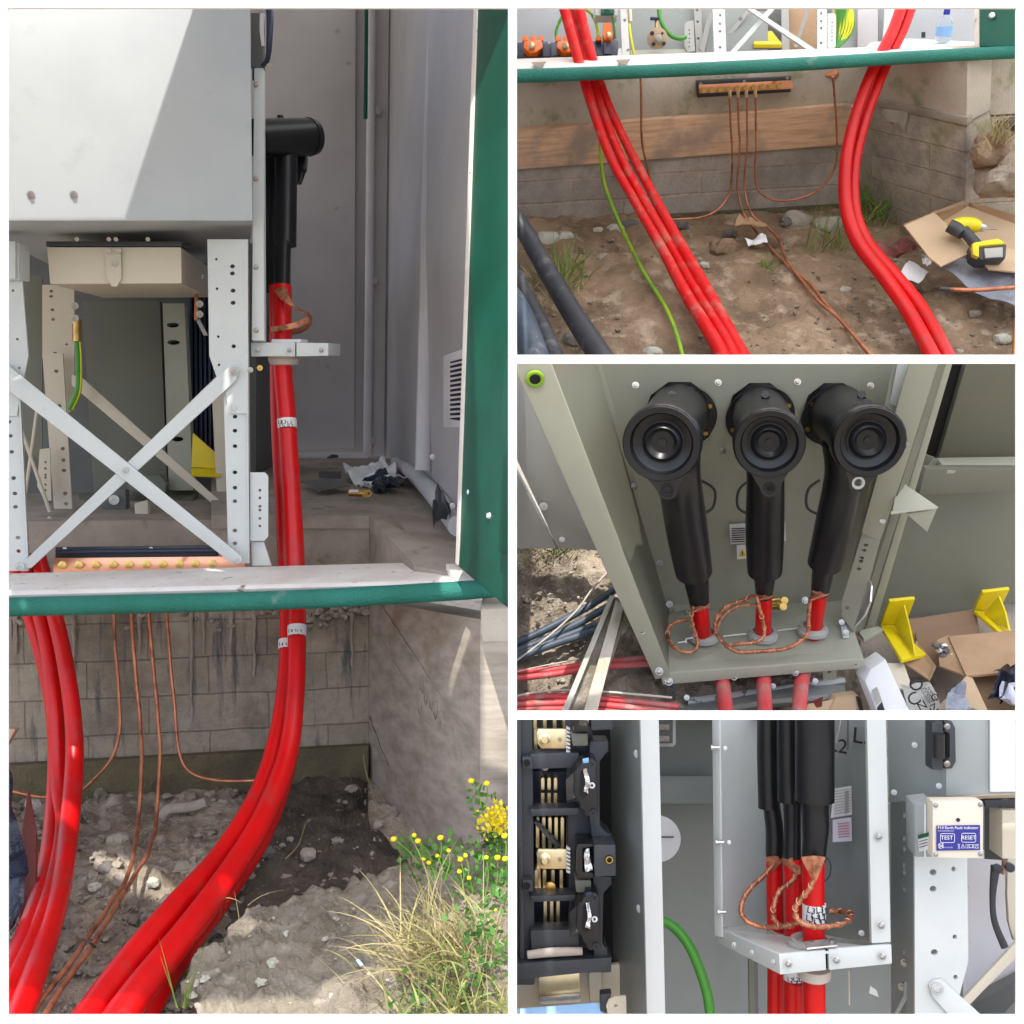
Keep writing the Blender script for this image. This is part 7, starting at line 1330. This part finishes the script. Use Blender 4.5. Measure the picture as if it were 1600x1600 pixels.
# leg with holes
lg = T('stand_leg', 'large perforated pale stand leg under the indicator unit', 'leg')
plate('front', [(1429, 1335, 1.79), (1511, 1335, 1.79), (1513, 1502, 1.79), (1499, 1556, 1.79), (1560, 1650, 1.79), (1430, 1650, 1.79)], .006, M['galv_paint'], lg, holes=[(1458, 1363, 5.5, 5), (1458, 1389, 5.5, 5), (1460, 1488, 5.5, 5), (1490, 1358, 3.4, 4), (1492, 1464, 3.4, 4), (1493, 1527, 3.4, 4)])
plate('side', [(1391, 1252, 1.90), (1429, 1252, 1.795), (1430, 1650, 1.795), (1393, 1650, 1.90)], .004, M['grey_green'], lg, holes=[(1413, y, 2.2, 5) for y in (1273, 1310, 1326, 1352, 1362, 1389, 1488)])
bolt(lg, 1414, 1504, 1.835, 6, n=Vector((-.6, -1, 0))); bolt(lg, 1410, 1542, 1.84, 6, n=Vector((-.6, -1, 0)))
bolt(lg, 1465, 1545, 1.775, 8)
plate('brace', [(1452, 1540, 1.783), (1460, 1532, 1.783), (1472, 1531, 1.783), (1560, 1610, 1.783), (1545, 1640, 1.783), (1530, 1640, 1.783), (1456, 1556, 1.783)], .005, M['galv_paint'], lg, bev=.001)
plate('side_brace', [(1414, 1532, 1.83), (1421, 1540, 1.83), (1418, 1560, 1.83), (1395, 1600, 1.83), (1390, 1600, 1.83), (1412, 1556, 1.83)], .004, M['grey_green'], lg, bev=0)
# fault indicator
fi = T('fault_indicator', 'cream fault indicator unit with a blue TEST and RESET label', 'indicator unit')
plate('lid', [(1457, 1252, 1.70), (1537, 1252, 1.70), (1537, 1342, 1.70), (1457, 1341, 1.70)], .03, M['cream_paint'], fi, bev=.004)
plate('case', [(1428, 1257, 1.745), (1458, 1254, 1.712), (1458, 1340, 1.712), (1430, 1340, 1.745)], .04, M['cabinet_grey'], fi, bev=.003, ext=YV)  # greyer than the lid; this side's cool shade is put into the colour
plate('case_rib', [(1443, 1256, 1.727), (1446, 1256, 1.725), (1446, 1339, 1.725), (1443, 1339, 1.727)], .003, M['galv_paint'], fi, bev=0, ext=-YV)
for x, y in ((1462, 1258), (1532, 1257), (1462, 1335), (1532, 1334)): screw(fi, x, y, 1.699, 3.2)
lathe('lamp_hole', P(1497, 1281, 1.699), -Fw, [(0, .003), (.0008, .003)], M['ink'], fi, 14)
lb_ = plate('label', [(1463, 1290, 1.698), (1531, 1289, 1.698), (1531, 1328, 1.698), (1463, 1329, 1.698)], .001, M['label_blue'], fi, bev=0, ext=-Fw)
u1 = 1.698 / F
def tx(s_, x, y, h, nm='lettering'): return text(nm, s_, P(x, y, 1.6955), h * u1 * 1.38, M['paper'], lb_, th=.0002, up=Up)
tx('F10 Earth Fault Indicator', 1497, 1293.5, 4.6); tx('TEST', 1479.5, 1309, 6.4); tx('RESET', 1513.5, 1309, 6.2); tx('www.nortechonline.co.uk', 1478, 1298.2, 1.7)
tx('N', 1470, 1321.5, 6.5); tx('o r t e c h', 1481, 1324, 2.6); tx('CE', 1518, 1322.5, 6); tx('UK', 1526.5, 1320.5, 3.2); tx('CA', 1526.5, 1324.5, 3.2)
def rrect(x0, y0, x1, y1, r, w_):
    bm = bmesh.new(); pts = []
    for cx, cy, a0 in ((x1 - r, y0 + r, -90), (x1 - r, y1 - r, 0), (x0 + r, y1 - r, 90), (x0 + r, y0 + r, 180)):
        for k in range(5):
            a = math.radians(a0 + k * 22.5); pts.append(P(cx + r * math.cos(a), cy + r * math.sin(a), 1.696))
    pts.append(pts[0]); pts.append(pts[1]); sweep(bm, pts, [w_ * u1] * len(pts), 6); return obj('button_outline', bm, M['paper'], lb_, ang=80)
rrect(1469.5, 1302.5, 1491.5, 1316.5, 2.5, .45); rrect(1502.5, 1302, 1524.5, 1316, 2.5, .45)
bm = bmesh.new(); cc = [P(1470 + 4.2 * math.cos(k * math.pi / 8), 1321.5 + 4.2 * math.sin(k * math.pi / 8), 1.696) for k in range(18)]; sweep(bm, cc, [.28 * u1] * 18, 5); sweep(bm, [P(1467, 1326, 1.696), P(1475, 1316, 1.696)], [.3 * u1] * 2, 5); obj('emblem', bm, M['paper'], lb_, ang=80)
bm = bmesh.new()
for seg in (((1496.5, 1319), (1500, 1319)), ((1496.5, 1319), (1499.8, 1324)), ((1500, 1319), (1496.8, 1324)), ((1496.8, 1324), (1499.8, 1324)), ((1496.5, 1326), (1500, 1326)), ((1504.5, 1318.8), (1501.8, 1325)), ((1504.5, 1318.8), (1507.2, 1325)), ((1501.8, 1325), (1507.2, 1325)), ((1504.5, 1321), (1504.5, 1323.5)), ((1509, 1319.5), (1514, 1319.5)), ((1509, 1325), (1514, 1325)), ((1509, 1319.5), (1509, 1325)), ((1514, 1319.5), (1514, 1325)), ((1511.5, 1320), (1511.5, 1325))):
    sweep(bm, [P(*seg[0], 1.696), P(*seg[1], 1.696)], [.3 * u1] * 2, 5)
obj('symbols', bm, M['paper'], lb_, ang=80)
sk = plate('side_sticker', [(1434, 1305, 1.734), (1452, 1300, 1.716), (1453, 1326, 1.716), (1436, 1331, 1.734)], .001, M['label_white'], fi, bev=0, ext=-YV)
plate('green_band', [(1434, 1305, 1.7325), (1452, 1300, 1.7145), (1452, 1306, 1.7145), (1434.4, 1311, 1.7325)], .0006, M['label_green'], sk, bev=0, ext=-YV)
for k in range(3): plate('print_line', [(1436, 1314.5 + k * 4.5, 1.732), (1449, 1311 + k * 4.5, 1.717), (1449, 1311.8 + k * 4.5, 1.717), (1436, 1315.3 + k * 4.5, 1.732)], .0006, M['ink'], sk, bev=0, ext=-YV)
tag(plate('grey_box', [(1538, 1250, 1.86), (1566, 1248, 1.80), (1566, 1344, 1.80), (1538, 1342, 1.86)], .01, M['tank_grey'], bev=0), 'dark side of a box right of the indicator unit', 'box')
bb = T('beige_box', 'beige steel box cut by the right edge of the bay', 'box'); plate('front', [(1566, 1266, 1.79), (1660, 1264, 1.79), (1660, 1343, 1.79), (1566, 1342, 1.79)], .05, M['beige_paint'], bb, bev=.002); plate('seal', [(1538, 1250, 1.80), (1660, 1246, 1.80), (1660, 1264, 1.80), (1540, 1262, 1.80)], .04, M['black_plastic'], bb)
bk = T('rear_wall', 'grey lilac rear wall behind the stand leg', 'wall'); plate('face', [(1505, 1330, 2.2), (1660, 1330, 2.2), (1660, 1560, 2.2), (1505, 1640, 2.2)], .01, M['grp_light'], bk, bev=0)
plate('dark_floor', [(1505, 1560, 2.19), (1660, 1480, 2.19), (1660, 1640, 2.0), (1505, 1640, 2.0)], .01, M['tank_grey'], bk, bev=0)
tag(plate('rear_brace', [(1500, 1566, 1.93), (1590, 1470, 1.98), (1660, 1402, 2.0), (1660, 1424, 2.0), (1590, 1490, 1.98), (1514, 1572, 1.93)], .006, M['beige_paint'], bev=.001), 'beige diagonal brace behind the stand leg', 'brace')
tag(plate('brown_post', [(1574, 1344, 2.0), (1660, 1344, 2.0), (1660, 1470, 2.0), (1584, 1470, 2.0), (1576, 1440, 2.0), (1574, 1400, 2.0)], .01, M['beige_paint']), 'brownish shaded post at the right edge', 'post')
tag(tube('rubber_strap', [(1556, 1352, 1.96, 8), (1551, 1400, 1.96, 5), (1554, 1440, 1.96, 5), (1570, 1480, 1.97, 6)], M['black_plastic'], flat=.5), 'curved dark rubber strap behind the stand leg', 'strap')
cu = T('copper_link', 'copper link with dark round nuts above the rubber strap', 'connector'); tube('bar', [(1568, 1342, 1.93, 2.6), (1567, 1366, 1.93, 2.6)], M['copper_wire'], cu, k=1)
for x, y in ((1557, 1356), (1576, 1354)): lathe('nut', P(x, y, 1.92), -Fw, [(0, .008), (.008, .008), (.009, .004)], M['black_plastic'], cu, 14)
# ---------------------------------------------------------------- every bay ends at its side of the frame
def trim(o, planes):
    me = o.data; bm = bmesh.new(); bm.from_mesh(me); ch = False
    for co, no in planes:
        if not bm.verts or all((v.co - co).dot(no) <= 0 for v in bm.verts): continue
        ch = True
        r = bmesh.ops.bisect_plane(bm, geom=list(bm.verts) + list(bm.edges) + list(bm.faces), plane_co=co, plane_no=no, clear_outer=True, dist=1e-7)
        ce = [e for e in r['geom_cut'] if isinstance(e, bmesh.types.BMEdge) and e.is_boundary]
        if ce and len(ce) < 400:
            try: bmesh.ops.triangle_fill(bm, edges=ce, use_beauty=True)
            except Exception: pass
    if ch: bm.to_mesh(me)
    n = len(bm.verts); bm.free(); return n
def vplane(px, sgn): 
    a = P(px, 0, 1) - C; b = P(px, 1600, 1) - C; n = a.cross(b).normalized()
    if n.x * sgn < 0: n = -n
    return (C, n)
def hplane(py, sgn):
    a = P(0, py, 1) - C; b = P(1600, py, 1) - C; n = a.cross(b).normalized()
    if n.z * sgn < 0: n = -n
    return (C, n)
BP = {1: [vplane(800.5, 1)], 2: [vplane(800.5, -1), hplane(561, -1)], 3: [vplane(800.5, -1), hplane(561, 1), hplane(1118, -1)], 4: [vplane(800.5, -1), hplane(1118, 1)]}
for o in list(bpy.data.objects):
    if o.type == 'MESH' and o.get('bay', 0) in BP:
        if trim(o, BP[o['bay']]) == 0: bpy.data.objects.remove(o)
for o in list(bpy.data.objects):
    if o.type == 'EMPTY' and not o.children: bpy.data.objects.remove(o)
# origins: every thing at its base, every part at its middle
def verts_of(o):
    r = [v.co for v in o.data.vertices] if o.type == 'MESH' else []
    for c in o.children: r += verts_of(c)
    return r
def recentre(o, porg):
    V = verts_of(o); lo = Vector([min(v[i] for v in V) for i in range(3)]); hi = Vector([max(v[i] for v in V) for i in range(3)])
    org = (lo + hi) / 2
    if o.parent is None: org.z = lo.z
    for c in o.children: recentre(c, org)
    if o.type == 'MESH':
        for v in o.data.vertices: v.co -= org
    o.location = org - porg
for o in list(bpy.data.objects):
    if o.parent is None and o.type in ('MESH', 'EMPTY') and o.name != 'ground': recentre(o, Vector((0, 0, 0)))
for o in bpy.data.objects:
    if 'bay' in o: del o['bay']
